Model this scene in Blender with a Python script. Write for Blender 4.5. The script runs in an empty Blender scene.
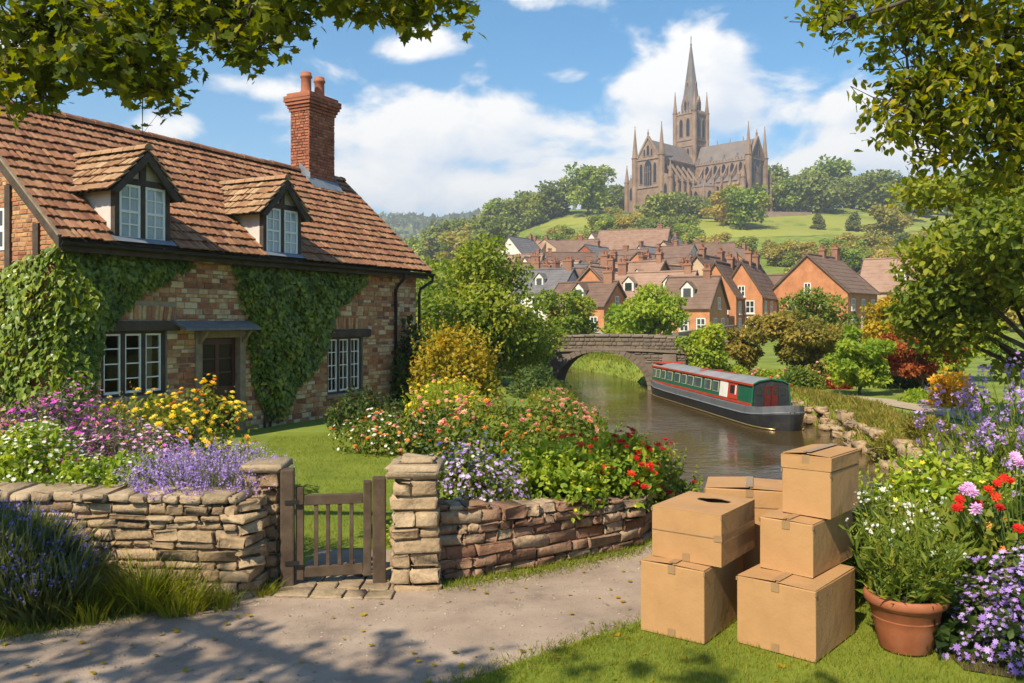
import bpy, bmesh, math, random
import numpy as np
from mathutils import Vector, Matrix

SC = bpy.context.scene
COL = SC.collection
F, CX, HY, CZ = 850.0, 512.0, 320.0, 2.3          # focal length in pixels, centre column, horizon row, eye height

# ------------------------------------------------------------------ camera
cam_data = bpy.data.cameras.new('camera')
cam = bpy.data.objects.new('camera', cam_data)
COL.objects.link(cam)
cam.location = (0, 0, CZ)
cam.rotation_euler = (math.radians(90), 0, 0)
cam_data.sensor_width = 36.0
cam_data.lens = F / 1024 * 36.0
cam_data.shift_y = -(341.5 - HY) / 1024.0
cam_data.clip_start = 0.05
cam_data.clip_end = 9000
SC.camera = cam

# ------------------------------------------------------------------ sky, sun, exposure
SUN = Vector((-0.38, -0.59, 0.70)).normalized()
world = bpy.data.worlds.new('World')
SC.world = world
world.use_nodes = True


def build_sky():
    nt = world.node_tree
    nt.nodes.clear()
    N, L = nt.nodes.new, nt.links.new
    out = N('ShaderNodeOutputWorld')
    sky = N('ShaderNodeTexSky')
    sky.sky_type = 'NISHITA'
    sky.sun_disc = False
    sky.sun_elevation = math.asin(SUN.z)
    sky.sun_rotation = math.atan2(SUN.x, SUN.y)
    sky.air_density = 1.0
    sky.dust_density = 0.4
    sky.ozone_density = 3.0
    bg = N('ShaderNodeBackground')
    bg.inputs['Strength'].default_value = 0.105
    hs = N('ShaderNodeHueSaturation')
    hs.inputs['Saturation'].default_value = 1.3
    hs.inputs['Hue'].default_value = 0.49
    L(sky.outputs[0], hs.inputs['Color'])
    L(hs.outputs[0], bg.inputs['Color'])
    tc = N('ShaderNodeTexCoord')
    sep = N('ShaderNodeSeparateXYZ')
    L(tc.outputs['Generated'], sep.inputs[0])

    def m(op, a, b=None, c=None, clamp=False):
        n = N('ShaderNodeMath')
        n.operation = op
        n.use_clamp = clamp
        for i, v in enumerate((a, b, c)):
            if v is None:
                continue
            if isinstance(v, (int, float)):
                n.inputs[i].default_value = v
            else:
                L(v, n.inputs[i])
        return n.outputs[0]
    az = m('ARCTAN2', sep.outputs['X'], sep.outputs['Y'])
    el = m('ARCSINE', sep.outputs['Z'])

    def density(daz, delv):
        a = m('ADD', az, daz)
        e = m('ADD', el, delv)
        comb = N('ShaderNodeCombineXYZ')
        L(m('MULTIPLY', a, 1.0), comb.inputs[0])
        L(m('MULTIPLY', e, 1.7), comb.inputs[1])
        nz = N('ShaderNodeTexNoise')
        nz.inputs['Scale'].default_value = 7.5
        nz.inputs['Detail'].default_value = 9
        nz.inputs['Roughness'].default_value = 0.55
        nz.inputs['Distortion'].default_value = 0.25
        L(comb.outputs[0], nz.inputs['Vector'])
        d = m('SUBTRACT', nz.outputs['Fac'], 0.5)
        d = m('MULTIPLY', d, 1.35)
        total = None
        # cloud banks: direction (azimuth, elevation), angular radii, weight
        for px, py, rx, ry, w in ((450, 132, 105, 46, .62), (400, 190, 170, 46, .58), (560, 180, 130, 48, .55),
                                  (408, 42, 58, 20, .42), (566, 75, 34, 13, .36), (705, 80, 100, 48, .62),
                                  (640, 135, 100, 45, .50), (835, 105, 80, 30, .52), (790, 80, 66, 34, .52), (850, 150, 130, 38, .52),
                                  (165, 128, 48, 17, .46), (245, 88, 55, 18, .42), (560, 2, 70, 12, .34),
                                  (320, 130, 90, 34, .40), (1060, 110, 110, 60, .4), (-80, 60, 120, 60, .4),
                                  (1400, 80, 240, 60, .4), (-500, 100, 260, 50, .4)):
            ca, ce = math.atan((px - CX) / F), math.atan((HY - py) / F * math.cos(math.atan((px - CX) / F)))
            u = m('DIVIDE', m('SUBTRACT', a, ca), rx / F)
            v = m('DIVIDE', m('SUBTRACT', e, ce), ry / F)
            r2 = m('ADD', m('MULTIPLY', u, u), m('MULTIPLY', v, v))
            g = m('MULTIPLY', m('EXPONENT', m('MULTIPLY', r2, -0.8)), w)
            total = g if total is None else m('MAXIMUM', total, g)
        # low haze bank of cloud round the horizon
        hz = m('MULTIPLY', m('EXPONENT', m('MULTIPLY', m('MAXIMUM', e, 0.0), -8.0)), 0.62)
        total = m('MAXIMUM', total, hz)
        return m('ADD', d, m('SUBTRACT', total, 0.27))
    d0 = density(0.0, 0.0)
    d1 = density(-0.020, 0.022)
    mask = N('ShaderNodeMapRange')
    mask.interpolation_type = 'SMOOTHSTEP'
    L(d0, mask.inputs['Value'])
    mask.inputs['From Min'].default_value = -0.06
    mask.inputs['From Max'].default_value = 0.17
    mask.inputs['To Max'].default_value = 0.96
    lit = m('MULTIPLY_ADD', m('SUBTRACT', d0, d1), 2.6, 0.62, clamp=True)
    ramp = N('ShaderNodeValToRGB')
    ramp.color_ramp.elements[0].color = (0.66, 0.74, 0.86, 1)
    ramp.color_ramp.elements[1].color = (1.0, 0.98, 0.95, 1)
    L(lit, ramp.inputs['Fac'])
    bgc = N('ShaderNodeBackground')
    bgc.inputs['Strength'].default_value = 0.74
    L(ramp.outputs['Color'], bgc.inputs['Color'])
    mix = N('ShaderNodeMixShader')
    L(mask.outputs['Result'], mix.inputs['Fac'])
    L(bg.outputs[0], mix.inputs[1])
    L(bgc.outputs[0], mix.inputs[2])
    L(mix.outputs[0], out.inputs['Surface'])


build_sky()
sun_data = bpy.data.lights.new('sun', 'SUN')
sun_data.energy = 5.0
sun_data.angle = math.radians(0.5)
sun_data.color = (1.0, 0.88, 0.68)
sun = bpy.data.objects.new('sun', sun_data)
COL.objects.link(sun)
sun.location = (-30, -30, 60)
sun.rotation_euler = (-SUN).to_track_quat('-Z', 'Y').to_euler()

SC.view_settings.view_transform = 'Standard'
SC.view_settings.look = 'None'
SC.view_settings.exposure = 0.72
SC.view_settings.gamma = 1.0
SC.cycles.max_bounces = 7
SC.cycles.diffuse_bounces = 3
SC.cycles.glossy_bounces = 3
SC.cycles.transmission_bounces = 4
SC.cycles.transparent_max_bounces = 8
SC.cycles.volume_bounces = 0
SC.cycles.caustics_reflective = False
SC.cycles.caustics_refractive = False
SC.cycles.use_denoising = True
SC.cycles.sample_clamp_indirect = 4.0


# ------------------------------------------------------------------ pixel helpers (used to find real places)
def G(px, py, z=0.0):
    d = F * (CZ - z) / (py - HY)
    return np.array([(px - CX) / F * d, d, z])


def A(px, py, d):
    return np.array([(px - CX) / F * d, d, CZ + (HY - py) / F * d])


# ------------------------------------------------------------------ materials
def _ramp(nt, cols, fac):
    r = nt.nodes.new('ShaderNodeValToRGB')
    el = r.color_ramp.elements
    n = len(cols)
    while len(el) < n:
        el.new(0.5)
    for i, c in enumerate(cols):
        el[i].position = i / max(1, n - 1)
        el[i].color = (c[0], c[1], c[2], 1)
    nt.links.new(fac, r.inputs['Fac'])
    return r.outputs['Color']


def pmat(name, cols, rough=0.85, noise=0.4, tint=0.0, scale=6.0, detail=6, bump=0.0, bscale=None, spec=0.3, metallic=0.0,
         objrand=0.0, stain=None, coat=0.0, bdist=0.02, moss=0.0):
    """colour ramp driven by noise in object space, a per-face 'tint' value and a per-object value"""
    m = bpy.data.materials.new(name)
    m.use_nodes = True
    nt = m.node_tree
    N, L = nt.nodes.new, nt.links.new
    b = nt.nodes['Principled BSDF']
    b.inputs['Roughness'].default_value = rough
    b.inputs['Specular IOR Level'].default_value = spec
    b.inputs['Metallic'].default_value = metallic
    b.inputs['Coat Weight'].default_value = coat
    tc = N('ShaderNodeTexCoord')

    def mth(op, a, c=None, clamp=False):
        n = N('ShaderNodeMath')
        n.operation = op
        n.use_clamp = clamp
        for i, v in enumerate((a, c)):
            if v is None:
                continue
            if isinstance(v, (int, float)):
                n.inputs[i].default_value = v
            else:
                L(v, n.inputs[i])
        return n.outputs[0]
    nz = N('ShaderNodeTexNoise')
    nz.inputs['Scale'].default_value = scale
    nz.inputs['Detail'].default_value = detail
    nz.inputs['Roughness'].default_value = 0.62
    L(tc.outputs['Object'], nz.inputs['Vector'])
    nf = mth('MULTIPLY_ADD', nz.outputs['Fac'], 1.9)
    nf.node.inputs[2].default_value = -0.45
    fac = mth('MULTIPLY', nf, noise)
    base = 1.0 - noise - tint - objrand
    if tint:
        at = N('ShaderNodeAttribute')
        at.attribute_name = 'tint'
        fac = mth('ADD', fac, mth('MULTIPLY', at.outputs['Fac'], tint))
    if objrand:
        oi = N('ShaderNodeObjectInfo')
        fac = mth('ADD', fac, mth('MULTIPLY', oi.outputs['Random'], objrand))
    fac = mth('ADD', fac, max(0.0, base) * 0.5, clamp=True)
    col = _ramp(nt, cols, fac)
    if stain:
        sc, scol, amount = stain
        n2 = N('ShaderNodeTexNoise')
        n2.inputs['Scale'].default_value = sc
        n2.inputs['Detail'].default_value = 8
        n2.inputs['Roughness'].default_value = 0.7
        L(tc.outputs['Object'], n2.inputs['Vector'])
        mr = N('ShaderNodeMapRange')
        mr.interpolation_type = 'SMOOTHSTEP'
        mr.inputs['From Min'].default_value = 0.5
        mr.inputs['From Max'].default_value = 0.72
        mr.inputs['To Max'].default_value = amount
        L(n2.outputs['Fac'], mr.inputs['Value'])
        mx = N('ShaderNodeMixRGB')
        L(mr.outputs['Result'], mx.inputs['Fac'])
        L(col, mx.inputs['Color1'])
        mx.inputs['Color2'].default_value = (*scol, 1)
        col = mx.outputs['Color']
    if moss:
        ge = N('ShaderNodeNewGeometry')
        sx = N('ShaderNodeSeparateXYZ')
        L(ge.outputs['Normal'], sx.inputs[0])
        n4 = N('ShaderNodeTexNoise')
        n4.inputs['Scale'].default_value = 3.5
        n4.inputs['Detail'].default_value = 10
        n4.inputs['Roughness'].default_value = .75
        L(tc.outputs['Object'], n4.inputs['Vector'])
        mr = N('ShaderNodeMapRange')
        mr.interpolation_type = 'SMOOTHSTEP'
        mr.inputs['From Min'].default_value = .72
        mr.inputs['From Max'].default_value = .98
        mr.inputs['To Max'].default_value = moss
        L(mth('ADD', mth('MULTIPLY', sx.outputs['Z'], .28), n4.outputs['Fac']), mr.inputs['Value'])
        mx = N('ShaderNodeMixRGB')
        L(mr.outputs['Result'], mx.inputs['Fac'])
        L(col, mx.inputs['Color1'])
        mx.inputs['Color2'].default_value = (.065, .075, .018, 1)
        col = mx.outputs['Color']
    L(col, b.inputs['Base Color'])
    if bump:
        n3 = N('ShaderNodeTexNoise')
        n3.inputs['Scale'].default_value = bscale or scale * 4
        n3.inputs['Detail'].default_value = 8
        n3.inputs['Roughness'].default_value = 0.65
        L(tc.outputs['Object'], n3.inputs['Vector'])
        bp = N('ShaderNodeBump')
        bp.inputs['Strength'].default_value = bump
        bp.inputs['Distance'].default_value = bdist
        L(n3.outputs['Fac'], bp.inputs['Height'])
        L(bp.outputs['Normal'], b.inputs['Normal'])
    return m


def leafmat(name, cols, trans=0.40, rough=0.5, objrand=0.15, spec=0.25, gain=1.5):
    cols = [(min(.8, c[0] * gain * (1.30 if gain > 1.2 else 1)), min(.8, c[1] * gain * (.95 if gain > 1.2 else 1)), min(.8, c[2] * gain)) for c in cols]
    m = bpy.data.materials.new(name)
    m.use_nodes = True
    nt = m.node_tree
    N, L = nt.nodes.new, nt.links.new
    b = nt.nodes['Principled BSDF']
    out = nt.nodes['Material Output']
    b.inputs['Roughness'].default_value = rough
    b.inputs['Specular IOR Level'].default_value = spec
    at = N('ShaderNodeAttribute')
    at.attribute_name = 'tint'
    oi = N('ShaderNodeObjectInfo')
    ma = N('ShaderNodeMath')
    ma.operation = 'MULTIPLY_ADD'
    ma.use_clamp = True
    L(oi.outputs['Random'], ma.inputs[0])
    ma.inputs[1].default_value = objrand
    mb = N('ShaderNodeMath')
    mb.operation = 'MULTIPLY_ADD'
    mb.inputs[1].default_value = 1.0 - objrand
    mb.inputs[2].default_value = 0.0
    L(at.outputs['Fac'], mb.inputs[0])
    L(mb.outputs[0], ma.inputs[2])
    col = _ramp(nt, cols, ma.outputs[0])
    L(col, b.inputs['Base Color'])
    tr = N('ShaderNodeBsdfTranslucent')
    hs = N('ShaderNodeHueSaturation')
    hs.inputs['Hue'].default_value = 0.487
    hs.inputs['Saturation'].default_value = 1.1
    hs.inputs['Value'].default_value = 1.7
    L(col, hs.inputs['Color'])
    L(hs.outputs[0], tr.inputs['Color'])
    mx = N('ShaderNodeMixShader')
    mx.inputs['Fac'].default_value = trans
    L(b.outputs[0], mx.inputs[1])
    L(tr.outputs[0], mx.inputs[2])
    L(mx.outputs[0], out.inputs['Surface'])
    return m


M = {}


# ------------------------------------------------------------------ object helpers
def tag(o, label=None, cat=None, group=None, kind=None):
    if label:
        o['label'] = label
    if cat:
        o['category'] = cat
    if group:
        o['group'] = group
    if kind:
        o['kind'] = kind
    return o


def empty(name, loc=(0, 0, 0), rz=0.0, label=None, cat=None, group=None):
    o = bpy.data.objects.new(name, None)
    o.empty_display_size = 0.2
    COL.objects.link(o)
    o.location = loc
    o.rotation_euler = (0, 0, rz)
    return tag(o, label, cat, group)


def link(name, me, parent=None, loc=(0, 0, 0), rz=0.0):
    o = bpy.data.objects.new(name, me)
    COL.objects.link(o)
    o.location = loc
    o.rotation_euler = (0, 0, rz)
    if parent is not None:
        o.parent = parent
    return o


def dup(root, loc, rz=0.0, scale=1.0, label=None, group=None):
    r = root.copy()
    COL.objects.link(r)
    r.location = loc
    r.rotation_euler = (0, 0, rz)
    r.scale = (scale, scale, scale) if isinstance(scale, (int, float)) else scale
    if label:
        r['label'] = label
    if group:
        r['group'] = group
    for ch in list(root.children):
        c = ch.copy()
        COL.objects.link(c)
        c.parent = r
        for g in list(ch.children):
            d = g.copy()
            COL.objects.link(d)
            d.parent = c
    return r


class MB:
    """collects verts, faces, a per-face tint and a per-face material slot; build() links ONE mesh object"""
    def __init__(s):
        s.v, s.loops, s.sizes, s.t, s.m, s.n = [], [], [], [], [], 0

    def add(s, verts, faces, tint=0.5, mat=0):
        verts = np.asarray(verts, dtype=np.float64).reshape(-1, 3)
        s.v.append(verts)
        for f in faces:
            s.loops.append(np.asarray(f, dtype=np.int64) + s.n)
            s.sizes.append(len(f))
        s.t.append(np.full(len(faces), tint, dtype=np.float32))
        s.m.append(np.full(len(faces), mat, dtype=np.int32))
        s.n += len(verts)

    def bulk(s, V, faces, tints, mat=0):
        """V (n,k,3) copies of a template with the same faces"""
        n, k = V.shape[0], V.shape[1]
        if n == 0:
            return
        s.v.append(V.reshape(-1, 3))
        flat = np.concatenate([np.asarray(f, dtype=np.int64) for f in faces])
        sz = np.array([len(f) for f in faces], dtype=np.int64)
        off = (np.arange(n) * k + s.n)[:, None]
        s.loops.append((flat[None, :] + off).ravel())
        s.sizes.append(np.tile(sz, n))
        s.t.append(np.repeat(np.asarray(tints, dtype=np.float32), len(faces)))
        s.m.append(np.full(n * len(faces), mat, dtype=np.int32))
        s.n += n * k

    def box(s, x0, x1, y0, y1, z0, z1, tint=0.5, mat=0, bev=0.0):
        if bev <= 0:
            v = [(x, y, z) for x in (x0, x1) for y in (y0, y1) for z in (z0, z1)]
            s.add(v, [(0, 1, 3, 2), (4, 6, 7, 5), (0, 4, 5, 1), (2, 3, 7, 6), (0, 2, 6, 4), (1, 5, 7, 3)], tint, mat)
        else:
            V, Fc = rounded_box(x1 - x0, y1 - y0, z1 - z0, bev)
            s.add(V + np.array([(x0 + x1) / 2, (y0 + y1) / 2, (z0 + z1) / 2]), Fc, tint, mat)

    def obox(s, c, ax, ay, az, tint=0.5, mat=0):
        """box from a centre and three half-axis vectors"""
        c, ax, ay, az = (np.asarray(q, float) for q in (c, ax, ay, az))
        v = [c + i * ax + j * ay + k * az for i in (-1, 1) for j in (-1, 1) for k in (-1, 1)]
        s.add(v, [(0, 1, 3, 2), (4, 6, 7, 5), (0, 4, 5, 1), (2, 3, 7, 6), (0, 2, 6, 4), (1, 5, 7, 3)], tint, mat)

    def bar(s, p, q, w, h, tint=0.5, mat=0, up=(0, 0, 1)):
        p, q = np.asarray(p, float), np.asarray(q, float)
        d = q - p
        ln = np.linalg.norm(d)
        d = d / ln
        u = np.asarray(up, float)
        if abs(d @ u) > 0.98:
            u = np.array([1.0, 0, 0])
        sd = np.cross(d, u)
        sd /= np.linalg.norm(sd)
        up2 = np.cross(sd, d)
        s.obox((p + q) / 2, d * ln / 2, sd * w / 2, up2 * h / 2, tint, mat)

    def tube(s, pts, rad, k=8, tint=0.5, mat=0, caps=True):
        pts = np.asarray(pts, float)
        n = len(pts)
        rad = np.full(n, rad) if np.isscalar(rad) else np.asarray(rad, float)
        tg = np.gradient(pts, axis=0)
        tg /= np.maximum(np.linalg.norm(tg, axis=1, keepdims=True), 1e-9)
        ref = np.array([0.0, 0, 1]) if abs(tg[0][2]) < 0.9 else np.array([1.0, 0, 0])
        V = []
        a = np.arange(k) * 2 * math.pi / k
        u = np.cross(tg[0], ref)
        u /= np.linalg.norm(u)
        for i in range(n):
            u = u - tg[i] * (u @ tg[i])
            u /= max(np.linalg.norm(u), 1e-9)
            w = np.cross(tg[i], u)
            V.append(pts[i] + rad[i] * (np.cos(a)[:, None] * u + np.sin(a)[:, None] * w))
        V = np.concatenate(V)
        fs = []
        for i in range(n - 1):
            for j in range(k):
                fs.append((i * k + j, i * k + (j + 1) % k, (i + 1) * k + (j + 1) % k, (i + 1) * k + j))
        if caps:
            fs.append(tuple(range(k - 1, -1, -1)))
            fs.append(tuple((n - 1) * k + j for j in range(k)))
        s.add(V, fs, tint, mat)

    def lathe(s, prof, k=20, c=(0, 0, 0), tint=0.5, mat=0):
        a = np.arange(k) * 2 * math.pi / k
        V = np.concatenate([np.stack([r * np.cos(a) + c[0], r * np.sin(a) + c[1], np.full(k, z + c[2])], 1) for r, z in prof])
        fs = []
        for i in range(len(prof) - 1):
            for j in range(k):
                fs.append((i * k + j, i * k + (j + 1) % k, (i + 1) * k + (j + 1) % k, (i + 1) * k + j))
        s.add(V, fs, tint, mat)

    def prism(s, poly, o, u, v, w, t, tint=0.5, mat=0):
        """polygon in the (u,v) plane at o, pushed t along w"""
        o, u, v, w = (np.asarray(q, float) for q in (o, u, v, w))
        a = [o + p[0] * u + p[1] * v for p in poly]
        b = [p + w * t for p in a]
        n = len(poly)
        fs = [tuple(range(n)), tuple(range(2 * n - 1, n - 1, -1))]
        for i in range(n):
            j = (i + 1) % n
            fs.append((i, i + n, j + n, j))
        s.add(a + b, fs, tint, mat)

    def mesh(s, name, mats, smooth=False, fix=True):
        me = bpy.data.meshes.new(name)
        if s.n:
            V = np.concatenate(s.v)
            loops = np.concatenate([np.atleast_1d(x) for x in s.loops])
            sizes = np.concatenate([np.atleast_1d(x) for x in s.sizes])
            starts = np.concatenate([[0], np.cumsum(sizes)[:-1]])
            me.vertices.add(len(V))
            me.vertices.foreach_set('co', V.astype(np.float32).ravel())
            me.loops.add(len(loops))
            me.loops.foreach_set('vertex_index', loops.astype(np.int32))
            me.polygons.add(len(sizes))
            me.polygons.foreach_set('loop_start', starts.astype(np.int32))
            me.polygons.foreach_set('material_index', np.concatenate(s.m))
            me.update(calc_edges=True)
            at = me.attributes.new('tint', 'FLOAT', 'FACE')
            at.data.foreach_set('value', np.concatenate(s.t))
            me.polygons.foreach_set('use_smooth', np.full(len(sizes), bool(smooth)))
            me.validate()
        if not isinstance(mats, (list, tuple)):
            mats = [mats]
        for m in mats:
            me.materials.append(m)
        if fix and s.n and len(me.polygons) < 60000:
            bm = bmesh.new()
            bm.from_mesh(me)
            bmesh.ops.recalc_face_normals(bm, faces=bm.faces)
            bm.to_mesh(me)
            bm.free()
        return me

    def build(s, name, mats, parent=None, smooth=False, loc=(0, 0, 0), rz=0.0, fix=True):
        return link(name, s.mesh(name, mats, smooth, fix), parent, loc, rz)


_RB = None


def rounded_box(sx, sy, sz, r):
    """cube surface on a 4x4x4 grid pulled to rounded edges"""
    global _RB
    if _RB is None:
        idx, pts = {}, []
        for i in range(4):
            for j in range(4):
                for k in range(4):
                    if 0 in (i, j, k) or 3 in (i, j, k):
                        idx[(i, j, k)] = len(pts)
                        pts.append((i, j, k))
        fs = []
        for ax in range(3):
            for side in (0, 3):
                for a in range(3):
                    for b in range(3):
                        q = []
                        for da, db in ((0, 0), (1, 0), (1, 1), (0, 1)):
                            c = [0, 0, 0]
                            c[ax] = side
                            c[(ax + 1) % 3] = a + da
                            c[(ax + 2) % 3] = b + db
                            q.append(idx[tuple(c)])
                        fs.append(tuple(q if side else q[::-1]))
        _RB = (np.array(pts), fs)
    g, fs = _RB
    h = np.array([sx, sy, sz]) / 2
    r = min(r, *(h * 0.95))
    lv = np.stack([-h, -h + r, h - r, h])
    P = np.stack([lv[g[:, i], i] for i in range(3)], 1)
    q = np.clip(P, -h + r, h - r)
    d = P - q
    ln = np.linalg.norm(d, axis=1, keepdims=True)
    return q + np.where(ln > 0, d / np.maximum(ln, 1e-9) * r, 0), fs


# ------------------------------------------------------------------ leaves
def rvec(rng, n):
    v = rng.normal(size=(n, 3))
    return v / np.linalg.norm(v, axis=1, keepdims=True)


def unit(v):
    return v / np.maximum(np.linalg.norm(v, axis=-1, keepdims=True), 1e-9)


T_QUAD = (np.array([(0, 0, 0), (.36, .5, .10), (0, 1, -.05), (-.36, .5, .10)], float), [(0, 1, 2, 3)])
T_OVAL = (np.array([(0, 0, 0), (.26, .28, .07), (.28, .62, .06), (0, 1.05, -.08), (-.28, .62, .06), (-.26, .28, .07), (0, .5, 0)], float),
          [(0, 1, 2, 6), (6, 2, 3), (0, 6, 4, 5), (6, 3, 4)])
_h = [(.05, 0), (.30, -.03), (.24, .15), (.52, .36), (.31, .44), (.36, .62), (.15, .60), (0, 1.02)]
T_MAPLE = (np.array([(0, 0, 0)] + [(x, y, .16 * x) for x, y in _h] + [(-x, y, .16 * x) for x, y in _h[:-1]], float),
           [(0, 1, 2, 3, 4, 5, 6, 7, 8), (0, 8, 15, 14, 13, 12, 11, 10, 9)])
T_IVY = (np.array([(0, .1, 0), (.42, 0, .05), (.40, .40, .07), (0, 1, -.1), (-.40, .40, .07), (-.42, 0, .05)], float),
         [(0, 1, 2, 3), (0, 3, 4, 5)])
T_BLADE = (np.array([(-.05, 0, 0), (.05, 0, 0), (.04, .5, .06), (-.04, .5, .06), (0, 1, .22)], float), [(0, 1, 2, 3), (3, 2, 4)])
T_NEEDLE = (np.array([(0, 0, 0), (.05, .4, .02), (0, 1, -.10), (-.05, .4, .02)], float), [(0, 1, 2, 3)])
T_LANCE = (np.array([(0, 0, 0), (.11, .35, .03), (0, 1, -.12), (-.11, .35, .03)], float), [(0, 1, 2, 3)])


def _flower(k, r0=.12, cup=.25):
    v, f = [(0, 0, 0)], []
    for i in range(k):
        a0, a1, a2 = (2 * math.pi * (i + q) / k for q in (0.06, .5, .94))
        b = len(v)
        v += [(math.cos(a0) * .6, math.sin(a0) * .6, cup * .5), (math.cos(a1), math.sin(a1), cup), (math.cos(a2) * .6, math.sin(a2) * .6, cup * .5)]
        f.append((0, b, b + 1, b + 2))
    return np.array(v, float) * .5, f


T_FL5 = _flower(5)
T_FL4 = _flower(4, cup=.5)
T_FL8 = _flower(8, cup=.12)


def _pom():
    v, f = [], []
    for lay, (k, rr, z, cup) in enumerate(((7, 1.0, 0, .25), (6, .75, .12, .5), (5, .45, .25, .6))):
        tv, tf = _flower(k, cup=cup)
        a = lay * .5
        R = np.array([(math.cos(a), -math.sin(a), 0), (math.sin(a), math.cos(a), 0), (0, 0, 1)])
        b = len(v)
        v += list((tv * rr) @ R.T + np.array([0, 0, z * .6]))
        f += [tuple(i + b for i in q) for q in tf]
    return np.array(v), f


T_POM = _pom()
T_HEX = (np.array([(0, 0, .3)] + [(math.cos(i * math.pi / 3) * .5, math.sin(i * math.pi / 3) * .5, 0) for i in range(6)]),
         [(0, 1 + i, 1 + (i + 1) % 6) for i in range(6)])


def place(mb, P, D, Nn, size, tmpl, tints, mat=0):
    """copies of a template: its y runs along D, its z towards Nn"""
    P = np.asarray(P, float)
    D = unit(np.asarray(D, float))
    Nn = np.asarray(Nn, float)
    Nn = Nn - D * np.sum(Nn * D, axis=1, keepdims=True)
    bad = np.linalg.norm(Nn, axis=1) < 1e-3
    if bad.any():
        Nn[bad] = np.cross(D[bad], np.array([.3, .5, .8]))
    Nn = unit(Nn)
    X = np.cross(D, Nn)
    tv, tf = tmpl
    s = np.broadcast_to(np.asarray(size, float), (len(P),))[:, None, None]
    V = P[:, None, :] + s * (tv[None, :, 0:1] * X[:, None, :] + tv[None, :, 1:2] * D[:, None, :] + tv[None, :, 2:3] * Nn[:, None, :])
    mb.bulk(V, tf, tints, mat)


def face_flowers(mb, P, Nn, size, tmpl, tints, rng, mat=0):
    """flower heads: the template's z runs along Nn"""
    n = len(P)
    Nn = unit(np.asarray(Nn, float))
    D = np.cross(Nn, rvec(rng, n))
    place(mb, P, D, Nn, size, tmpl, tints, mat)
# ================================================================== materials of the setting
M['ground'] = pmat('ground grass', [(.06, .095, .012), (.125, .17, .02), (.20, .24, .03), (.15, .14, .04)], rough=.95, noise=1.0, scale=.35, detail=12, bump=.4, bscale=9, bdist=.05)
M['meadow'] = pmat('hill meadow', [(.17, .185, .025), (.235, .25, .038), (.29, .29, .06)], rough=.95, noise=1.0, scale=.04, detail=10, bump=.25, bscale=1.2, bdist=.3)
M['lawn'] = pmat('lawn', [(.085, .125, .010), (.14, .18, .015), (.20, .23, .025)], rough=.95, noise=1.0, scale=1.3, detail=10, bump=.5, bscale=40)
M['soil'] = pmat('soil', [(.03, .02, .012), (.07, .048, .028)], rough=1, noise=1, scale=3, bump=.6, bscale=18)
M['lane'] = pmat('lane', [(.19, .142, .108), (.30, .228, .172), (.39, .31, .24)], rough=.92, noise=1.0, scale=1.6, detail=14, bump=.55, bscale=55, bdist=.012,
                 stain=(.9, (.13, .10, .078), .85))
M['towpath'] = pmat('tow path', [(.30, .23, .15), (.42, .34, .24)], rough=.95, noise=1, scale=1.2, bump=.2)
M['mud'] = pmat('bank earth', [(.05, .035, .02), (.15, .105, .06), (.20, .17, .09)], rough=1, noise=1, scale=1.2, bump=.8, bscale=5, bdist=.08)
M['stone'] = pmat('honey stone', [(.11, .075, .045), (.25, .165, .095), (.38, .27, .16), (.48, .37, .245)], rough=.92, noise=.42, tint=.58, scale=16, detail=10, bump=1.0, bscale=22, bdist=.02,
                  stain=(6.0, (.07, .058, .035), .7), moss=.75)
M['cap_stone'] = pmat('cap stone', [(.18, .13, .08), (.34, .25, .16), (.47, .37, .25)], rough=.92, noise=.5, tint=.5, scale=14, detail=10, bump=1.0, bscale=22, bdist=.02,
                      stain=(5.0, (.10, .10, .05), .5), moss=.8)
M['mortar'] = pmat('mortar', [(.10, .075, .05), (.19, .15, .105)], rough=1, noise=1, scale=14, bump=.5)
M['bridge_stone'] = pmat('bridge stone', [(.075, .058, .045), (.15, .115, .085), (.24, .19, .145)], rough=.95, noise=.5, tint=.5, scale=1.6, detail=10, bump=.6, bscale=9, bdist=.03,
                         stain=(1.0, (.06, .052, .035), .6), moss=.5)

# ================================================================== terrain
_py = np.array([-400, 60, 90, 120, 150, 200, 250, 330, 420, 470, 560, 700, 900, 5000.])
_pz = np.array([0, 0, .4, 2.0, 5.4, 12.0, 19.0, 37.5, 57.0, 60.0, 52.0, 40.0, 30.0, 20.])


def sstep(a, b, x):
    t = np.clip((x - a) / (b - a), 0, 1)
    return t * t * (3 - 2 * t)


def xl(y):
    return np.interp(y, [9, 12, 15, 20, 30, 37, 45, 55, 70, 90], [1.9, 2.0, 2.15, 2.2, 2.0, 1.9, 1.4, -1.5, -8, -20])


def xr(y):
    return np.interp(y, [9, 12, 16, 20, 23, 30, 35, 37, 45, 55, 70, 90], [15, 11, 7.5, 8.0, 8.75, 8.05, 7.35, 6.6, 5.6, 3.6, -2, -14])


def river_in(x, y):
    yn = 10.3 + .25 * np.sin(x * 1.3)
    return np.minimum(np.minimum(x - xl(y), xr(y) - x), np.minimum(y - yn, 84 - y))


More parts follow.
